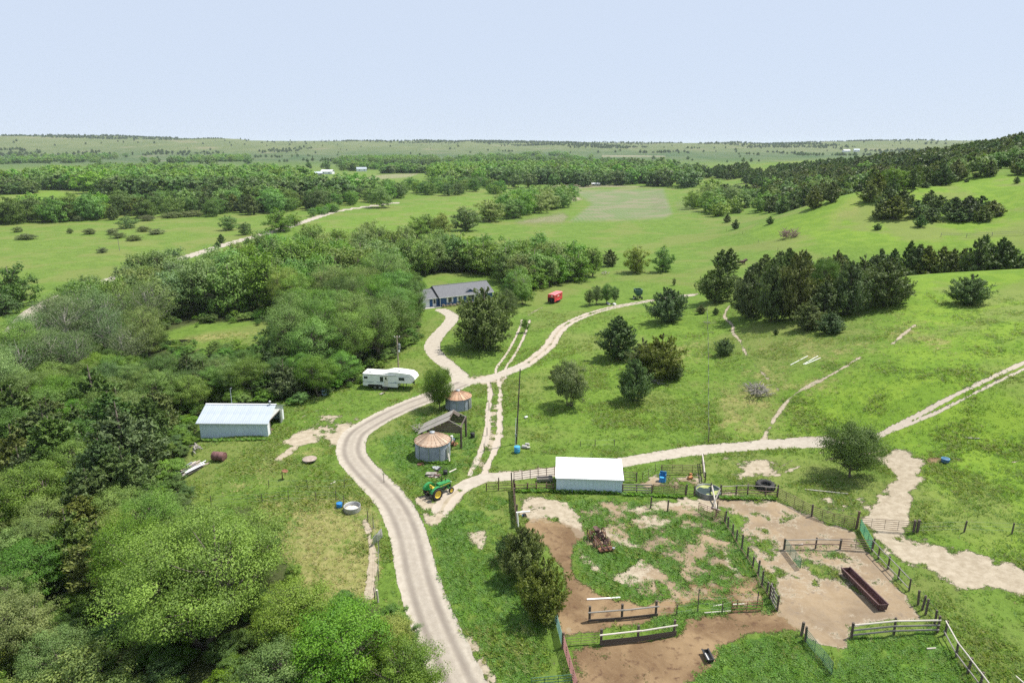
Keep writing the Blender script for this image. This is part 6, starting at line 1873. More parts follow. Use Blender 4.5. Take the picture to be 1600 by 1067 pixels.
snag('brush_pile', 'dome of brown dead branches on the meadow below the second hill', 1232, 372, 130, 3.4, pmat('brush_brown', (.20, .135, .105), (.31, .225, .185), 4, .9), 2.9, 'brush pile', .13, 2.3)
snag('branch_litter', 'grey fallen branches at the foot of the cedar clump on the green slope', 1027, 598, 22, 2.0, BARK_GREY, 1.1, 'branch pile', .06, .3)
snag('branch_litter', 'grey sticks at the wood edge left of the white camper', 548, 595, 20, 2.0, BARK_GREY, 1.2, 'branch pile', .06, .4)
snag('branch_litter', 'bare grey branches lying behind the nearer grain bin', 652, 673, 16, 2.4, BARK_GREY, 1.0, 'branch pile', .06, .7)
snag('branch_litter', 'pale dead sticks beneath the green tree at the meadow edge', 945, 428, 16, 3.0, BARK_GREY, 1.6, 'branch pile', .09, .5)
snag('branch_litter', 'grey sticks near the fence posts on the slope path', 1107, 505, 12, 1.6, BARK_GREY, .9, 'branch pile', .06, .3)
def lid_table():
    rt = root('round_lid', G(484, 721), 0, 'round rusty lid resting on blocks in the grass by the drive', 'lid')
    m = MB(); m.lathe([(0, .62), (.5, .56), (.95, .46), (1.0, .42), (.95, .42), (0, .5)], 22); m.build('lid_plate', pmat('lid_tan', (.26, .20, .16), (.36, .29, .24), 3, .8), rt, True)
    for a in (0, 2.1, 4.2):
        m = MB(); m.box((.6 * math.cos(a), .6 * math.sin(a), .2), (.3, .3, .5), rz=a); m.build('block', CONCRETE, rt)
lid_table()
def stand():
    rt = root('rusty_stand', G(441.5, 748), 0, 'rusty pedestal with a tilted pan in the weeds left of the drive', 'pedestal')
    m = MB(); m.tube([(0, 0, -.1), (0, 0, 1.0)], .07, 8); m.build('pedestal', RUST, rt)
    m = MB(); m.lathe([(0, 1.0), (.3, 1.05), (.42, 1.2), (.36, 1.2), (.25, 1.1), (0, 1.06)], 14, (.12, 0, 0), Matrix.Rotation(.25, 3, 'Y')); m.build('pan', RUST, rt)
stand()
def sheet():
    rt = root('metal_sheet', G(590.5, 846), math.radians(70), 'shiny bent metal sheet leaning on the wire fence of the dry pen', 'metal sheet')
    m = MB()
    for k in range(8):
        a = .5 - k * .14
        m.box((-.9 + .25 * k, .04 * math.sin(k * 1.3), .55), (.27, .03, 1.05), M=Matrix.Rotation(a * .2, 3, 'X'))
    m.build('sheet_strip', pmat('bright_sheet', (.40, .42, .44), (.55, .57, .58), 3, .3, .8), rt)
sheet()
for i, (p0, p1, lab) in enumerate([((1235, 571), (1262, 557), 'single white pipe lying on the right slope'), ((1255, 570), (1278, 557), 'left white pipe of the touching pair on the right slope'), ((1258, 570), (1282, 560), 'right white pipe of the touching pair on the right slope')]):
    a, b = G(*p0), G(*p1)
    o = rod('white_pipe', None, a + Vector((0, 0, .1)), b + Vector((0, 0, .1)), .065, WHITE_PAINT, 8); tag(o, lab, 'pipe')
for p0, p1, lab, mt in (((917, 937), (969, 934), 'whitewashed plank lying on the bare earth of the corral', WHITE_PAINT), ((1100, 958), (1142, 955), 'pale broken plank in the weeds by the bottom of the weedy pen', WOOD_PALE),
                        ((1113, 948), (1130, 945), 'short pale board on the dirt beside the T-posts', WOOD_PALE), ((1145, 945), (1163, 944), 'pale log lying behind the rust panel of the weedy pen', WOOD_PALE),
                        ((1258, 765), (1325, 772), 'long pale pole lying in the grass below the round tree', WOOD_PALE), ((1508, 684.5), (1530, 685.5), 'white stick lying on the bright slope', WOOD_PALE),
                        ((1243, 852), (1255, 851), 'white board on the weeds in the small corner pen', WHITE_PAINT), ((516, 757), (524, 753), 'short white stick in the grass left of the drive', WOOD_PALE),
                        ((1448, 1014), (1462, 1013), 'pale stick in the weeds below the slatted rack', WOOD_PALE), ((1586, 1056), (1602, 1070), 'pale pole lying at the lower right corner', WOOD_PALE)):
    a, b = G(*p0), G(*p1)
    o = rod('pole_on_ground' if mt is WOOD_PALE else 'white_plank', None, a + Vector((0, 0, .07)), b + Vector((0, 0, .07)), .1, mt, sq=(.08, .16) if mt is WHITE_PAINT else None) if mt is WHITE_PAINT else rod('pole_on_ground', None, a + Vector((0, 0, .07)), b + Vector((0, 0, .07)), .07, mt, 7)
    tag(o, lab, 'plank' if mt is WHITE_PAINT else 'pole')

# ---- corral: fences, gates, racks
fence('board_fence', 'low board fence left of the tall post by the lane', [(760, 767), (779, 766), (800, 765)], 1.15, (.3, .62, .95), .07, .035, PIPE, PIPE, ph=[1.15, 1.8, 1.2])
fence('pipe_fence', 'pipe fence along the lane behind the hay bunk', [(803, 749.5), (816, 747.5), (828.5, 745.5), (841, 744), (854, 742.5), (867, 741)], 1.15, (.12, .42, .7, .97), .045, .028, PIPE, PIPE, ph=[1.2, 1.2, 1.2, 1.55, 1.2, 1.2])
fence('rail_fence', 'weathered two-rail fence from the dark plank fence to the white shed', [(805, 767), (824, 766), (838, 766), (854, 766), (864, 766)], 1.05, (.45, .85), .09, .05, WOOD_BROWN, WOOD_BROWN)
fence('plank_fence', 'dark plank fence seen end-on at the left edge of the corral', [(803, 766), (804, 778), (805, 790), (807, 805), (809, 822)], 1.35, (.12, .34, .56, .78, .96), .10, .03, WOOD_DARK, WOOD_BROWN, board=(.2, .035), ph=[1.6, 1.4, 1.4, 1.4, 1.5])
fence('gate_post', 'tall dark post at the head of the plank fence', [(800, 764)], 2.2, (), .09, pm=WOOD_DARK, cat='post')
def white_brace():
    a = G(808, 824)
    rt = root('white_brace', a, 0, 'white corner post with a white pipe across its top beside the plank fence', 'post')
    rod('post', rt, (.15, 0, -.2), (0, .1, 1.9), .10, WHITE_PAINT, 8)
    rod('cross_pipe', rt, (-.1, .15, 1.85), (1.45, .5, 1.80), .09, WHITE_PAINT, 8)
    m = MB(); m.lathe([(0, -.01), (.085, -.01)], 12, (1.455, .5, 1.80), Matrix.Rotation(math.pi / 2, 3, 'Y')); m.build('pipe_end', DARK, rt)
white_brace()
heap('blue_bucket_heap', 'small dark bucket and scrap beside the white corner post', 818, 808, 3, .45, [BLACK_PLASTIC, BLUE_PALE, CAST], 'bucket', .7, .5, 'bucket_piece')
def bunk(name, label, p0, p1, w, h, mat, inner, legs=True, cat='feed bunk', zb=.12):
    a, b = G(*p0), G(*p1)
    rt = root(name, a, 0, label, cat)
    d = b - a; L = d.length
    rt.rotation_euler = (0, -math.asin(max(-1, min(1, d.z / L))), math.atan2(d.y, d.x))
    t_ = .07
    for s in (-1, 1):
        m = MB(); m.prism([(0, s * (w / 2 - .12), zb), (0, s * w / 2, h), (0, s * (w / 2 - t_), h), (0, s * (w / 2 - .12 - t_), zb)], (0, 0, 0), (L, 0, 0)); m.build('side', mat, rt)
        m = MB(); m.box((L / 2, s * (w / 2 - .03), h + .03), (L + .06, .12, .06)); m.build('rim', mat, rt)
    for x in (0, L - .06):
        m = MB(); m.prism([(x, -w / 2 + .12, zb), (x, w / 2 - .12, zb), (x, w / 2 - .01, h), (x, -w / 2 + .01, h)], (0, 0, 0), (.06, 0, 0)); m.build('end', mat, rt)
    m = MB(); m.box((L / 2, 0, zb + .03), (L - .1, w - .36, .06)); m.build('bottom', inner, rt)
    if legs:
        n = max(2, round(L / 2))
        for k in range(n):
            m = MB(); m.box((.3 + (L - .6) * k / (n - 1), 0, zb / 2 - .1), (.16, w * .7, zb + .2)); m.build('foot', mat, rt)
    return rt
bunk('feed_bunk', 'long rust-brown steel feed bunk on the bare ground of the right pen', (1320, 896), (1379, 955), 1.0, .72, pmat('bunk_rust', (.072, .034, .034), (.125, .066, .062), 3, .75, bump=.2, c3=(.24, .15, .13), lo3=.6, hi3=.75, stretch=(.3, 1, 1)), RUST, zb=.16)
bunk('small_trough', 'small black trough with a white inside on the brown earth at the bottom', (1101, 1020), (1110, 1037), .6, .42, BLACK_PLASTIC, WHITE_PAINT, False, 'trough', .06)
bunk('hay_bunk', 'grey wooden bunk on the ground left of the white corral shed', (839, 752), (863, 751), .8, .5, WOOD_GREY, WOOD_GREY, True, 'feed bunk')
heap('pale_block', 'pale salt block resting on the grey wooden bunk', 860, 747, 2, .4, [CONCRETE], 'salt block', .7, .3, 'block_piece')
fence('board_fence', 'three-board fence joining the right end of the white corral shed', [(973, 770.5), (995, 771), (1018, 771.5)], 1.3, (.12, .42, .70, .98), .09, .03, WOOD_BROWN, WOOD_GREY, board=(.16, .04))
gate('pipe_gate', 'rusty pipe gate between the board fence and the water tank', (1020, 771), (1070, 774), 1.3, 6, PIPE, ups=4)
fence('gate_posts', 'pair of dark posts left of the water tank', [(1071.5, 774), (1085, 775)], 1.5, (.25, .5), .11, .03, WOOD_DARK, PIPE, cat='fence')
fence('braced_fence', 'braced wooden panel behind the right end of the white corral shed', [(973, 752), (994.5, 753)], 1.45, (.2, .5, .75, .97), .07, .04, WOOD_DARK, WOOD_DARK)
fence('wire_fence', 'sagging wire fence around the little pen behind the corral shed', [(1003.5, 751), (1013.5, 746), (1024, 737.5), (1033, 739)], 1.25, (), .035, pm=PIPE, wires=3)
gate('pipe_fence', 'six-bar pipe panel at the back of the little pen', (1034, 741), (1097, 741), 1.35, 6, PIPE, ups=5)
def feeder():
    rt = root('blue_feeder', G(1035, 752), math.radians(-20), 'blue plastic mineral feeder in the little pen behind the corral shed', 'feeder')
    m = MB(); m.box((0, 0, .32), (.85, .75, .62), taper=.9); m.build('tub', BLUE_PLASTIC, rt)
    m = MB(); m.box((0, .3, .95), (.85, .10, .75)); m.box((-.38, .0, .85), (.08, .6, .5)); m.box((.38, .0, .85), (.08, .6, .5)); m.build('hood', pmat('feeder_blue_dark', (.012, .10, .26), (.02, .14, .33), 3, .4), rt)
    m = MB(); m.box((0, -.05, .645), (.7, .6, .03)); m.build('inside', BLUE_PALE, rt)
feeder()
heap('rusty_pan_heap', 'orange rusty pans dumped on the bare ground of the little pen', 1074, 746, 6, .6, [ORANGE_RUST, ORANGE_RUST, RUST], 'scrap heap', .5, 1.5)
fence('pole_fence', 'pale pole fence seen end-on above the water tank', [(1098, 723), (1100, 738), (1101.5, 753)], 1.4, ((.97, WOOD_PALE), .5), .09, .09, WOOD_DARK, WOOD_DARK)
def tank_brace():
    a = G(1112, 795)
    rt = root('tank_brace', a, 0, 'weathered pole brace reaching over the right side of the water tank', 'brace')
    b = G(1126, 772) - a; c = G(1110, 772) - a
    rod('pole', rt, (.2, .1, .55), b + Vector((0, 0, 1.15)), .08, WOOD_GREY, 7)
    rod('pole', rt, (.45, -.5, .2), c + Vector((.1, 0, 1.2)), .10, WOOD_PALE, 7)
    rod('post', rt, c + Vector((0, 0, -.1)), c + Vector((0, 0, 1.6)), .08, WOOD_DARK, 7)
    rod('board', rt, (.1, .3, .1), (.75, -.9, .35), .1, WOOD_GREY, sq=(.05, .25))
tank_brace()
fence('pole_fence', 'pole-topped fence from the water tank to the tyre tank', [(1126.5, 775), (1150, 773.5), (1168, 773.5), (1196, 775.5), (1214, 777)], 1.45, ((.97, WOOD_GREY), (.55, PIPE), (.3, PIPE)), .10, .05, WOOD_DARK, PIPE, ph=[1.6, 1.4, 1.5, 1.2, 1.65])
for i, (p0, p1, lab, u) in enumerate([((1215, 778), (1267, 806), 'upper brown pipe panel running down from the tyre tank', 5), ((1268, 807), (1300, 818), 'middle brown pipe panel of the slanting run below the round tree', 3), ((1302, 818), (1334, 826), 'lower brown pipe panel ending at the tall gate post', 3)]):
    gate('pipe_fence', lab, p0, p1, 1.35, 6, PIPE, ups=u, group='slanting pipe panels')
fence('gate_post', 'dark wooden post in the slanting run of pipe panels', [(1268, 806.5)], 1.6, (), .11, pm=WOOD_DARK, cat='post')
fence('gate_post', 'tall brown gate post where the slanting panels meet the rusty gate', [(1337, 826)], 2.2, (), .15, pm=WOOD_BROWN, cat='post')
gate('pipe_gate', 'thin rusty gate across the bare track right of the tall gate post', (1340, 826), (1423, 832), 1.4, 6, PIPE_RED if False else PIPE, .024, ups=5)
fence('gate_posts', 'twin grey posts at the far end of the thin rusty gate', [(1427, 832), (1433, 832)], 1.6, (), .15, pm=WOOD_DARK, cat='post')
gate('green_gate', 'bright green gate swung open beside the tall gate post', (1343, 828), (1362, 862), 1.35, 7, PIPE_GREEN, .04, ups=4)
fence('rail_fence', 'top-rail fence of the small corner pen beside the green gate', [(1225, 858), (1274, 857), (1312, 858)], 1.3, ((.95, WOOD_GREY), (.5, PIPE)), .10, .055, WOOD_DARK, WOOD_GREY)
gate('pipe_fence', 'brown pipe panel closing the small corner pen', (1311, 858), (1361, 861), 1.3, 5, PIPE, .03, ups=3)
gate('green_pipe_fence', 'dark green pipe panel at the left side of the small corner pen', (1226, 859), (1250, 890), 1.3, 7, PIPE_DKGREEN, .028, ups=4)
RF = [(1362, 862), (1372, 873), (1387, 889), (1403, 906), (1420, 924)]
fence('pole_fence', 'upper stretch of the post and pole fence down the right side of the corral', RF, 1.5, ((.96, WOOD_GREY), (.3, WOOD_GREY)), .09, .05, WOOD_DARK, WOOD_GREY, ph=[1.7, 1.5, 1.5, 1.5, 1.45], wires=3)
fence('wood_posts', 'close group of leaning posts in the right side fence', [(1434.5, 946), (1440.5, 953), (1446, 961), (1460.5, 976)], 1.65, (), .10, pm=WOOD_DARK, lean=.07, wires=3)
fence('pole_fence', 'lower stretch of the right side fence with a pale top pole', [(1476, 992), (1494, 1026), (1512, 1050), (1530, 1074), (1549, 1100)], 1.5, ((.98, WOOD_PALE), (.3, WOOD_GREY)), .10, .06, WOOD_DARK, WOOD_PALE, wires=3)
fence('slatted_rack', 'three-pole rail fence with a pale top pole at the foot of the right pen', [(1330.5, 996), (1397, 989.5), (1464.5, 988)], 1.5, ((.96, WOOD_PALE), (.60, WOOD_GREY), (.28, WOOD_GREY)), .11, .075, WOOD_DARK, WOOD_GREY, ph=[1.6, 1.6, 1.75])
fence('gate_posts', 'two dark posts at the top of the lower green panel', [(1251.5, 995), (1258, 1003)], 1.6, (), .12, pm=WOOD_DARK, cat='post')
gate('green_pipe_fence', 'dark green pipe panel between the weedy pens at the bottom', (1259, 1004), (1299, 1056), 1.35, 7, PIPE_DKGREEN, .028, ups=4)
gate('pipe_fence', 'rusty pipe panel slanting down from the water tank', (1091, 801), (1131, 816.5), 1.35, 6, PIPE_RED, .028, ups=4)
fence('tall_post', 'tall dark post standing in the rusty slanting panel', [(1119, 808)], 2.2, (), .06, pm=WOOD_DARK, cat='post')
fence('wood_fence', 'dark post and wire fence down the right side of the weedy pen', [(1132.5, 817), (1137.5, 826), (1145, 836), (1150.5, 847), (1158.5, 860), (1168, 873), (1176, 886), (1184, 899), (1190, 917), (1198, 927), (1203, 936)], 1.5, ((.2, WOOD_BROWN),), .10, .04, WOOD_DARK, WOOD_BROWN,
      wires=4, ph=[1.6, 1.5, 1.4, 1.5, 1.9, 1.4, 1.3, 1.7, 1.9, 1.3, 1.5])
fence('plank_fence', 'stub of leaning planks at the lower corner of the weedy pen', [(1204, 934), (1208, 944), (1214, 955)], 1.7, (.2, .45, .7, .95), .09, .03, WOOD_DARK, WOOD_GREY, board=(.18, .035))
gate('pipe_fence', 'rust pipe panel at the lower right corner of the weedy pen', (1143, 957), (1190, 955), 1.15, 4, RUST, .03, ups=3)
fence('wire_fence', 'wire fence with thin T-posts along the bottom of the weedy pen', [(1025, 962), (1057, 962), (1090, 957), (1128, 958), (1151, 951), (1182, 951)], 1.7, (), .05, pm=WOOD_DARK, wires=3, ph=[1.0, 1.25, 2.5, 1.3, 1.0, 1.9])
fence('plank_rack', 'upper plank windbreak with three dark posts on the brown earth', [(920.5, 970), (971.5, 967), (1024.5, 961)], 1.55, (), .12, pm=WOOD_DARK, ph=[1.5, 1.6, 1.6])
def rack(rt_label, pts, h, top_mat, top_z, low):
    B = [Vector(p) for p in ground([p[0] for p in pts], [p[1] for p in pts])]
    rt = root('plank_rack', B[0], 0, rt_label, 'fence')
    for b in B: rod('post', rt, b - B[0] + Vector((0, 0, -.2)), b - B[0] + Vector((0, 0, h)), .12, WOOD_DARK, 7)
    for i in range(len(B) - 1):
        a, c = B[i] - B[0], B[i + 1] - B[0]; d = (c - a).normalized(); off = Vector((d.y, -d.x, 0)) * .17
        rod('top_pole', rt, a + off - d * .2 + Vector((0, 0, top_z)), c + off + d * .2 + Vector((0, 0, top_z + .05)), .075, top_mat, 7)
        for z in low: rod('board', rt, a + off - d * .15 + Vector((0, 0, z)), c + off + d * .15 + Vector((0, 0, z)), .1, WOOD_DARK, sq=(.26, .05))
    return rt
for o in [x for x in COL.objects if x.name.startswith('plank_rack')]:
    for ch in list(o.children): bpy.data.objects.remove(ch)
    bpy.data.objects.remove(o)
rack('upper plank windbreak with three dark posts on the brown earth', [(921, 970), (971.5, 966.5), (1024.5, 961)], 1.6, WOOD_GREY, 1.05, (.2,))
rack('lower plank windbreak with a pale top pole on the brown earth', [(939, 1006.5), (996.5, 1000.5), (1053, 992)], 1.6, WOOD_PALE, 1.12, (.18, .46))  # dark boards stand for low planks and partly for the shadow there
gate('pipe_gate', 'thin brown pipe gate left of the lower plank windbreak', (881, 1010), (934, 1005.5), 1.3, 5, PIPE, .018, ups=3)
gate('teal_gate', 'teal green gate seen end-on below the yellowish cedars', (865, 962), (878, 1011), 1.35, 7, PIPE_TEAL, .035, ups=4)
gate('red_pipe_fence', 'faded red pipe panel running off the bottom edge of the corral', (880, 1013), (901, 1086), 1.4, 6, PIPE_RED, .04, ups=5)
fence('gate_post', 'dark red post between the teal gate and the faded red panel', [(879, 1013)], 1.6, (), .12, pm=WOOD_BROWN, cat='post')
gate('pipe_fence', 'dark pipe panel crossing the weeds at the bottom edge', (830, 1080), (893, 1074), 1.3, 5, PIPE_DKGREEN, .028, ups=4)
fence('wood_posts', 'two short posts standing in the weedy pen below the board fence', [(1016.5, 794), (1043, 799)], 1.55, (), .09, pm=WOOD_DARK, cat='post', lean=.02)
fence('wire_fence', 'thin metal post fence at the foot of the bright slope behind the corral shed', [(907, 697), (930, 697.5), (960, 696)], 1.0, (), .05, pm=WOOD_DARK, wires=2, ph=[.8, 1.1, .9])
fence('wire_fence', 'row of thin fence posts climbing straight up the open slope', [(1107, 691), (1106.5, 665), (1106.5, 640), (1106.5, 618), (1106.5, 598), (1106.5, 580), (1106.5, 562), (1106, 545), (1106, 530), (1105.5, 515), (1105, 500), (1104.5, 486)], 1.35, (), .055, pm=WOOD_DARK, wires=3, ph=[2.4] + [1.35] * 11)
fence('wire_fence', 'two short dark posts of the wire fence on the bright grass at the right edge', [(1436, 832), (1506.5, 830), (1581, 833), (1660, 838)], 1.25, (), .09, pm=WOOD_DARK, wires=3, skip_posts=(0,))
fence('wire_fence', 'thin post and wire fence round the top of the dry pen', [(330, 790), (410, 786), (451, 781), (494, 783), (525, 783.5), (537, 792), (575, 815), (583, 826), (592, 862), (592, 905), (586, 940)], 1.35, (), .045, pm=WOOD_DARK, wires=3, ph=[1.3, 1.3, 1.3, 1.3, 1.5, 1.5, 1.5, 1.6, 1.4, 1.3, 1.6])
fence('wire_fence', 'faint wire fence with thin posts on the bank above the dry pen', [(420, 763), (480, 763), (538, 762), (600, 752)], 1.15, (), .04, pm=WOOD_DARK, wires=2)
fence('tall_post', 'bleached stub post by the bottom corner of the dry pen', [(591, 940)], 1.4, (), .1, pm=WOOD_PALE, cat='post')
fence('wire_fence', 'wire fence along the edge of the far meadow below the brush pile', [(1135, 362), (1160, 366), (1185, 379), (1215, 392)], 1.2, (), .06, pm=WOOD_DARK, wires=2)
fence('rail_fence', 'faint rail fence crossing the second green hill', [(1470, 370), (1510, 371), (1550, 369), (1600, 367)], 1.3, (.5, .95), .08, .05, WOOD_GREY, WOOD_GREY)
fence('wire_fence', 'wire fence along the lane side of the bin yard', [(766, 606), (764, 640), (761, 680), (757, 705)], 1.2, (), .05, pm=WOOD_DARK, wires=2)
def teepee():
    pass
def old_machine():
    a = G(929, 838); b = G(947, 864)
    d = b - a; L = d.length
    rt = root('rusty_hay_rake', a, math.atan2(d.y, d.x), 'rusty old farm implement with spoked wheels sitting in the weedy pen', 'farm implement')
    for y in (-.45, .45):
        m = MB(); m.beam((-.2, y, .65), (L + .2, y * .6, .55), .1, .12); m.build('frame_beam', RUST_DARK, rt)
    for k in range(5):
        m = MB(); m.beam((L * k / 4, -.6, .62), (L * k / 4, .6, .62), .08, .1); m.build('cross_beam', RUST_DARK, rt)
    for x, y, r in ((.5, -.85, .62), (.5, .85, .62), (L * .62, -.8, .5), (L * .62, .8, .5)):
        m = MB(); m.lathe([(r - .04, -.05), (r, -.05), (r, .05), (r - .04, .05), (r - .04, -.05)], 22, (x, y, r), Matrix.Rotation(math.pi / 2, 3, 'X'))
        wo_ = m.build('wheel', RUST_DARK, rt)
        for k in range(8):
            a_ = math.pi * 2 * k / 8
            m = MB(); m.beam((x, y, r), (x + math.cos(a_) * (r - .03), y, r + math.sin(a_) * (r - .03)), .035, .035); m.build('spoke', RUST, wo_)
    for k in range(16):
        x = .15 + (L - .3) * k / 15
        m = MB(); s = random.choice((-1, 1)); m.tube([(x, s * .2, .7), (x + .05, s * .5, 1.0 + .35 * random.random()), (x + .2, s * .8, .5 + .5 * random.random())], .03, 5); m.build('tine', RUST, rt)
    for k in range(7):
        m = MB(); m.lathe([(.12, 0), (.34, .02), (.36, .05), (.12, .03)], 14, (.4 + .42 * k, random.uniform(-.3, .3), .95 + random.uniform(-.1, .25)), Matrix.Rotation(random.uniform(.6, 1.4), 3, 'X')); m.build('disc', RUST_DARK, rt)
    m = MB(); m.box((.35, 0, 1.25), (.9, .5, .06)); m.beam((.3, 0, .7), (.3, 0, 1.25), .06, .06); m.beam((.9, .1, .7), (.65, .1, 1.6), .05, .05); m.beam((1.6, -.2, .7), (1.45, -.25, 1.75), .05, .05); m.build('lever', RUST_DARK, rt)
    m = MB(); m.prism([(L - .5, -.8, .35), (L + .1, -.75, .3), (L + .15, .8, .3), (L - .45, .8, .4)], (0, 0, 0), (0, 0, .14)); m.build('front_plate', RUST, rt)
    m = MB(); m.lathe([(0, 0), (.16, 0), (.16, .12), (0, .14)], 12, (L + .1, .8, .5)); m.build('lamp_cap', GALV, rt)
old_machine()
# farm buildings far across the valley
def far_building(px, py, L, W, h, rz, wallm, roofm, label, cat='building'):
    rt = root('farm_building', G(px, py), rz, label, cat)
    m = MB(); m.box((0, 0, h / 2), (L, W, h)); m.build('wall', wallm, rt)
    for s in (-1, 1):
        m = MB(); m.prism([(-L / 2 - .3, s * (W / 2 + .3), h - .1), (-L / 2 - .3, 0, h + W * .28), (-L / 2 - .3, 0, h + W * .28 + .2), (-L / 2 - .3, s * (W / 2 + .3), h + .1)], (0, 0, 0), (L + .6, 0, 0)); m.build('roof', roofm, rt)
    for k in range(2):
        m = MB(); m.box((-L * .25 + k * L * .5, -W / 2 - .02, h * .5), (L * .12, .05, h * .35)); m.build('window', GLASS, rt)
far_building(931, 290.5, 9, 3.4, 2.0, -.3, GALV, WHITE_ROOF, 'low white-roofed hut on the tan strip at the top of the crop field', 'hut')
far_building(565, 268, 16, 9, 4, .3, WHITE_METAL, GREYROOF, 'pale farmhouse among trees far across the valley', 'farmhouse')
far_building(512, 272, 18, 9, 3.5, -.2, WHITE_METAL, WHITE_ROOF, 'long white barn beside the far valley wood', 'barn')
far_building(497, 275, 11, 8, 3.5, .5, CONCRETE, GREYROOF, 'small grey shed beside the long white barn far off', 'shed')
far_building(1322, 238, 26, 12, 6, .2, WHITE_METAL, WHITE_ROOF, 'white farm building under trees on the horizon, left of the forested ridge', 'farm building')
far_building(1338, 237.5, 20, 12, 7, -.3, WHITE_METAL, GREYROOF, 'grey-roofed farm building under trees on the horizon beside the white one', 'farm building')
heap('bare_mound', 'tan eroded mound high among the ridge cedars', 1318, 257, 3, 9, [pmat('tan_earth', (.30, .25, .19), (.38, .32, .25), 3, .95)], 'mound', .12, 12, 'earth_lump')
rod('tall_post', None, G(187, 392), G(187, 392) + Vector((0, 0, 5)), .12, WOOD_GREY, 6)
tag([o for o in COL.objects if o.name.startswith('tall_post')][-1], 'grey pole standing alone in the left pasture', 'pole')
# ------------------------------------------------------------------ grass tufts and broad-leaved weeds, too many to count
def tuft_mesh(name, blades, h, w, spread, leaf, flat=0.0, ls=None):
    C = []; N = []; A = []
    for k in range(blades):
        a = rng.uniform(0, 6.28); r_ = spread * rng.random() ** .5
        hh = h * rng.uniform(.5, 1.1)
        up = np.array([math.cos(a) * .5, math.sin(a) * .5, 1.0 - flat]); up /= np.linalg.norm(up)
        C.append(np.array([math.cos(a) * r_, math.sin(a) * r_, 0]) + up * hh * (.5 if ls is None else rng.uniform(.3, .95)))
        A.append(up); N.append(np.array([math.cos(a + 1.5), math.sin(a + 1.5), .7 + flat]))
    me = leaf_cards(name, np.array(C), np.array(N), (ls or h) * rng.uniform(.7, 1.2, blades), w / (ls or h), axis=np.array(A))
    me.materials.append(leaf); return me
G_MID = leaf_material('grass_blades', (.092, .160, .020), (.136, .215, .028), (.175, .222, .050), .3, .14, .015)
G_YEL = leaf_material('grass_yellow', (.100, .145, .022), (.160, .195, .036), (.210, .220, .070), .3, .14, .02)
G_WEED = leaf_material('weed_leaves', (.060, .132, .016), (.110, .205, .026), (.150, .235, .040), .3, .16, .015)
G_DRY = leaf_material('grass_straw', (.21, .20, .07), (.30, .27, .12), (.36, .33, .17), .2, .14, .02)
area = np.zeros(NV)
dr_ = np.gradient(_r)[:, None] * np.ones(NT)[None]; dt_ = np.gradient(_th)[None] * _r[:, None]
area = (dr_ * np.abs(dt_)).ravel()
inview = (PX > -120) & (PX < 1720) & (PY < 1180) & (DD < 175) & (wood < .9)
bare_all = np.clip(mx(mx(road, track), mx(sand, brown)), 0, 1)
fal = 1 - sstep(70, 175, DD) * .8
def pick(wt, n):
    p = np.where(inview, wt, 0) * area * fal; p = p / p.sum()
    idx = rng.choice(NV, n, p=p)
    # jitter inside the neighbouring cell so that no grid shows
    jr = rng.uniform(-.5, .5, n) * dr_.ravel()[idx]; jt = rng.uniform(-.5, .5, n) * np.abs(dt_.ravel()[idx])
    th = np.arctan2(GX[idx], GY[idx])
    x = GX[idx] + jr * np.sin(th) + jt * np.cos(th); y = GY[idx] + jr * np.cos(th) - jt * np.sin(th)
    return np.column_stack([x, y, GZ2[idx] - .02])
patchn = fbm(GX / 5, GY / 5, 3, 51)
fine = fbm(GX / 1.2, GY / 1.2, 3, 52)
grassy = np.clip(1 - bare_all * 1.5, 0.0, 1)
edge = np.clip(1 - np.abs(bare_all - .42) / .3, 0, 1)
weed_w = np.clip(weeds * (1.04 - mx(sand, brown * .95)) + .10 * edge, 0, 1) * (.25 + .75 * sstep(.40, .56, fine))
scatter_stuff('weeds', pick(weed_w, 24000), rng.uniform(.08, .24, 24000), tuft_mesh('weed_clump', 34, .30, .09, .30, G_WEED, .35, ls=.13), G_WEED, .30, (.8, 1.5))
scatter_stuff('grass', pick(grassy * (.35 + sstep(.40, .58, patchn)) * (1 - .7 * dry), 46000), rng.uniform(.12, .32, 46000), tuft_mesh('grass_clump', 16, .36, .05, .22, G_MID), G_MID, .36, (.8, 1.6))
scatter_stuff('yellow_grass', pick(grassy * sstep(.52, .66, patchn) + edge * .15, 12000), rng.uniform(.16, .40, 12000), tuft_mesh('yellow_clump', 14, .36, .06, .24, G_YEL), G_YEL, .36, (.8, 1.5))
scatter_stuff('dry_grass', pick(dry * grassy + .10 * edge + .03 * grassy, 6000), rng.uniform(.10, .26, 6000), tuft_mesh('straw_clump', 13, .34, .05, .22, G_DRY), G_DRY, .34, (.8, 1.5))
# tall growth along walls, tanks and bins
wp = []
for (x0, y0), (x1, y1) in (((869, 768.5), (969, 771)), ((313, 688.5), (421, 687)), ((652, 722), (703, 725)), ((1128, 779), (1212, 780)), ((805, 768), (866, 768)), ((972, 773), (1070, 777))):
    for k in range(70):
        t_ = random.random(); wp.append((x0 + (x1 - x0) * t_, y0 + (y1 - y0) * t_ + random.uniform(-.5, 1.2)))
_wp = ground([p[0] for p in wp], [p[1] for p in wp])
scatter_stuff('wall_weeds', _wp, rng.uniform(.3, .7, len(_wp)), tuft_mesh('tall_weed', 18, .6, .12, .2, G_WEED, .1), G_WEED, .6, (.7, 1.2))
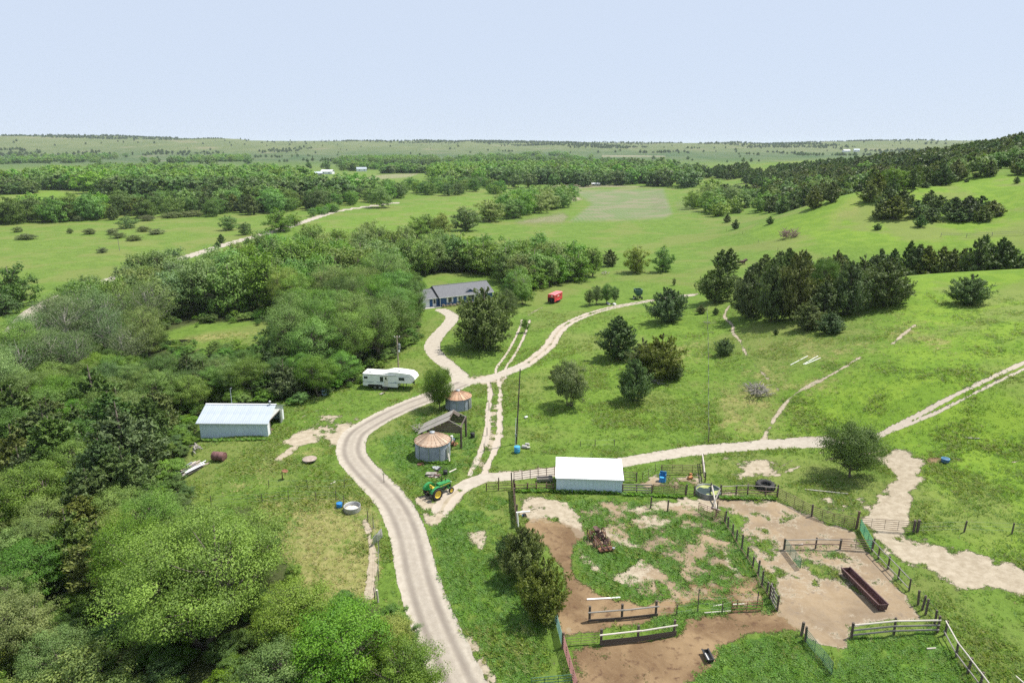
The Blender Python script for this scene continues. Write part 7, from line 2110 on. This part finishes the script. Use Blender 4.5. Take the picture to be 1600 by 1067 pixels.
# brush under the wood
uw = wood * (DD < 260) * (PX > -200) * (PX < 700)
p = uw * area * (1 - sstep(60, 260, DD) * .6); p /= p.sum()
idx = rng.choice(NV, 2600, p=p)
for (H, R, tm, cm), lf, k in zip(KIND['bush'], ('green', 'dark'), range(2)):
    ii_ = idx[k::2]
    scatter_stuff('undergrowth', np.column_stack([GX[ii_] + rng.uniform(-.4, .4, len(ii_)), GY[ii_] + rng.uniform(-.4, .4, len(ii_)), GZ2[ii_]]), rng.uniform(.8, 2.4, len(ii_)), cm, LEAF[lf], H, (.9, 1.6))
# ------------------------------------------------------------------ past 300 leafy trees: the ones that show smallest become one mass per leaf colour
_leafy = [o for o in COL.objects if o.parent is None and o.name.split('.')[0] == 'leafy_tree']
_leafy.sort(key=lambda o: -o.scale.z / math.hypot(o.location.x, o.location.y))
_rest = {}
for o in _leafy[290:]:
    if o.get('group') is None: continue
    c = [ch for ch in o.children if ch.name.split('.')[0] == 'crown'][0]
    leaf = c.material_slots[0].material
    _rest.setdefault(leaf.name, []).append((tuple(o.location), o.scale.z, leaf))
    for ch in list(o.children): bpy.data.objects.remove(ch)
    bpy.data.objects.remove(o)
_H, _R, _tm, _cm = KIND['round_mid'][0]
for nm, L in _rest.items():
    scatter_stuff('far_belt_trees', np.array([l[0] for l in L]), np.array([l[1] for l in L]) * _H, _cm, L[0][2], _H, (.9, 1.15))
# ------------------------------------------------------------------ say which tree is which
def where(x, y, xs, ys):
    D = math.hypot(x, y); th = math.atan2(x, y)
    Ds = sorted(math.hypot(a, b) for a, b in zip(xs, ys)); ts = sorted(math.atan2(a, b) for a, b in zip(xs, ys))
    n = len(Ds)
    d = 'near' if D <= Ds[n // 3] else ('middle' if D <= Ds[min(n - 1, 2 * n // 3)] else 'far')
    s = 'left' if th <= ts[n // 3] else ('' if th <= ts[min(n - 1, 2 * n // 3)] else 'right')
    return (d + ' ' + s).strip()
_by = {}
for o in COL.objects:
    if o.parent is None and o.get('category') in ('tree', 'cedar tree', 'bush') and o.get('group'):
        _by.setdefault(o['label'], []).append(o)
ORD = ['first', 'second', 'third', 'fourth', 'fifth', 'sixth', 'seventh', 'eighth', 'ninth', 'tenth', 'eleventh', 'twelfth', 'thirteenth', 'fourteenth', 'fifteenth', 'sixteenth', 'seventeenth']
for lab, L in _by.items():
    if len(L) < 2: continue
    if 'gully row' in lab or 'row of four' in lab or 'flowering bush' in lab:
        L.sort(key=lambda o: math.atan2(o.location.x, o.location.y))
        for i, o in enumerate(L): o['label'] = '%s from the left, %s' % (ORD[i], lab)
        continue
    xs = [o.location.x for o in L]; ys = [o.location.y for o in L]; sz = sorted(o.scale.z for o in L)
    n = len(L)
    cut = {}
    for o in L:
        h = 'small' if o.scale.z <= sz[n // 3] and n > 2 else ('big' if o.scale.z > sz[min(n - 1, 2 * n // 3)] else 'mid-sized')
        w_ = where(o.location.x, o.location.y, xs, ys)
        words = lab.split(' ')
        k = next((i for i, q_ in enumerate(words) if q_ in ('in', 'at', 'behind', 'along', 'bordering', 'across', 'beside', 'by', 'left', 'between', 'below', 'with', 'on', 'hugging')), len(words))
        if len(words) > 13: h = {'mid-sized': 'mid'}.get(h, h)
        o['label'] = ' '.join(['%s %s,' % (h, ' '.join(words[:k])), w_ + ',', ' '.join(words[k:])])
# ------------------------------------------------------------------ the air over the valley
def haze_box():
    m = bpy.data.materials.new('haze_air'); t = nt(m)
    v = add(t, 'ShaderNodeVolumePrincipled')
    v.inputs['Color'].default_value = (.80, .88, 1.0, 1)
    v.inputs['Density'].default_value = HAZE
    v.inputs['Anisotropy'].default_value = 0.0
    o = add(t, 'ShaderNodeOutputMaterial'); t.links.new(v.outputs[0], o.inputs['Volume'])
    zlo = float(GZ2.min()) - 3; zhi = max(float(GZ2.max()), H_CAM) + 22
    mb = MB(); mb.box((0, 0, (zlo + zhi) / 2), (32000, 32000, zhi - zlo))
    return tag(mb.build('haze', [m]), kind='stuff')
haze_box()
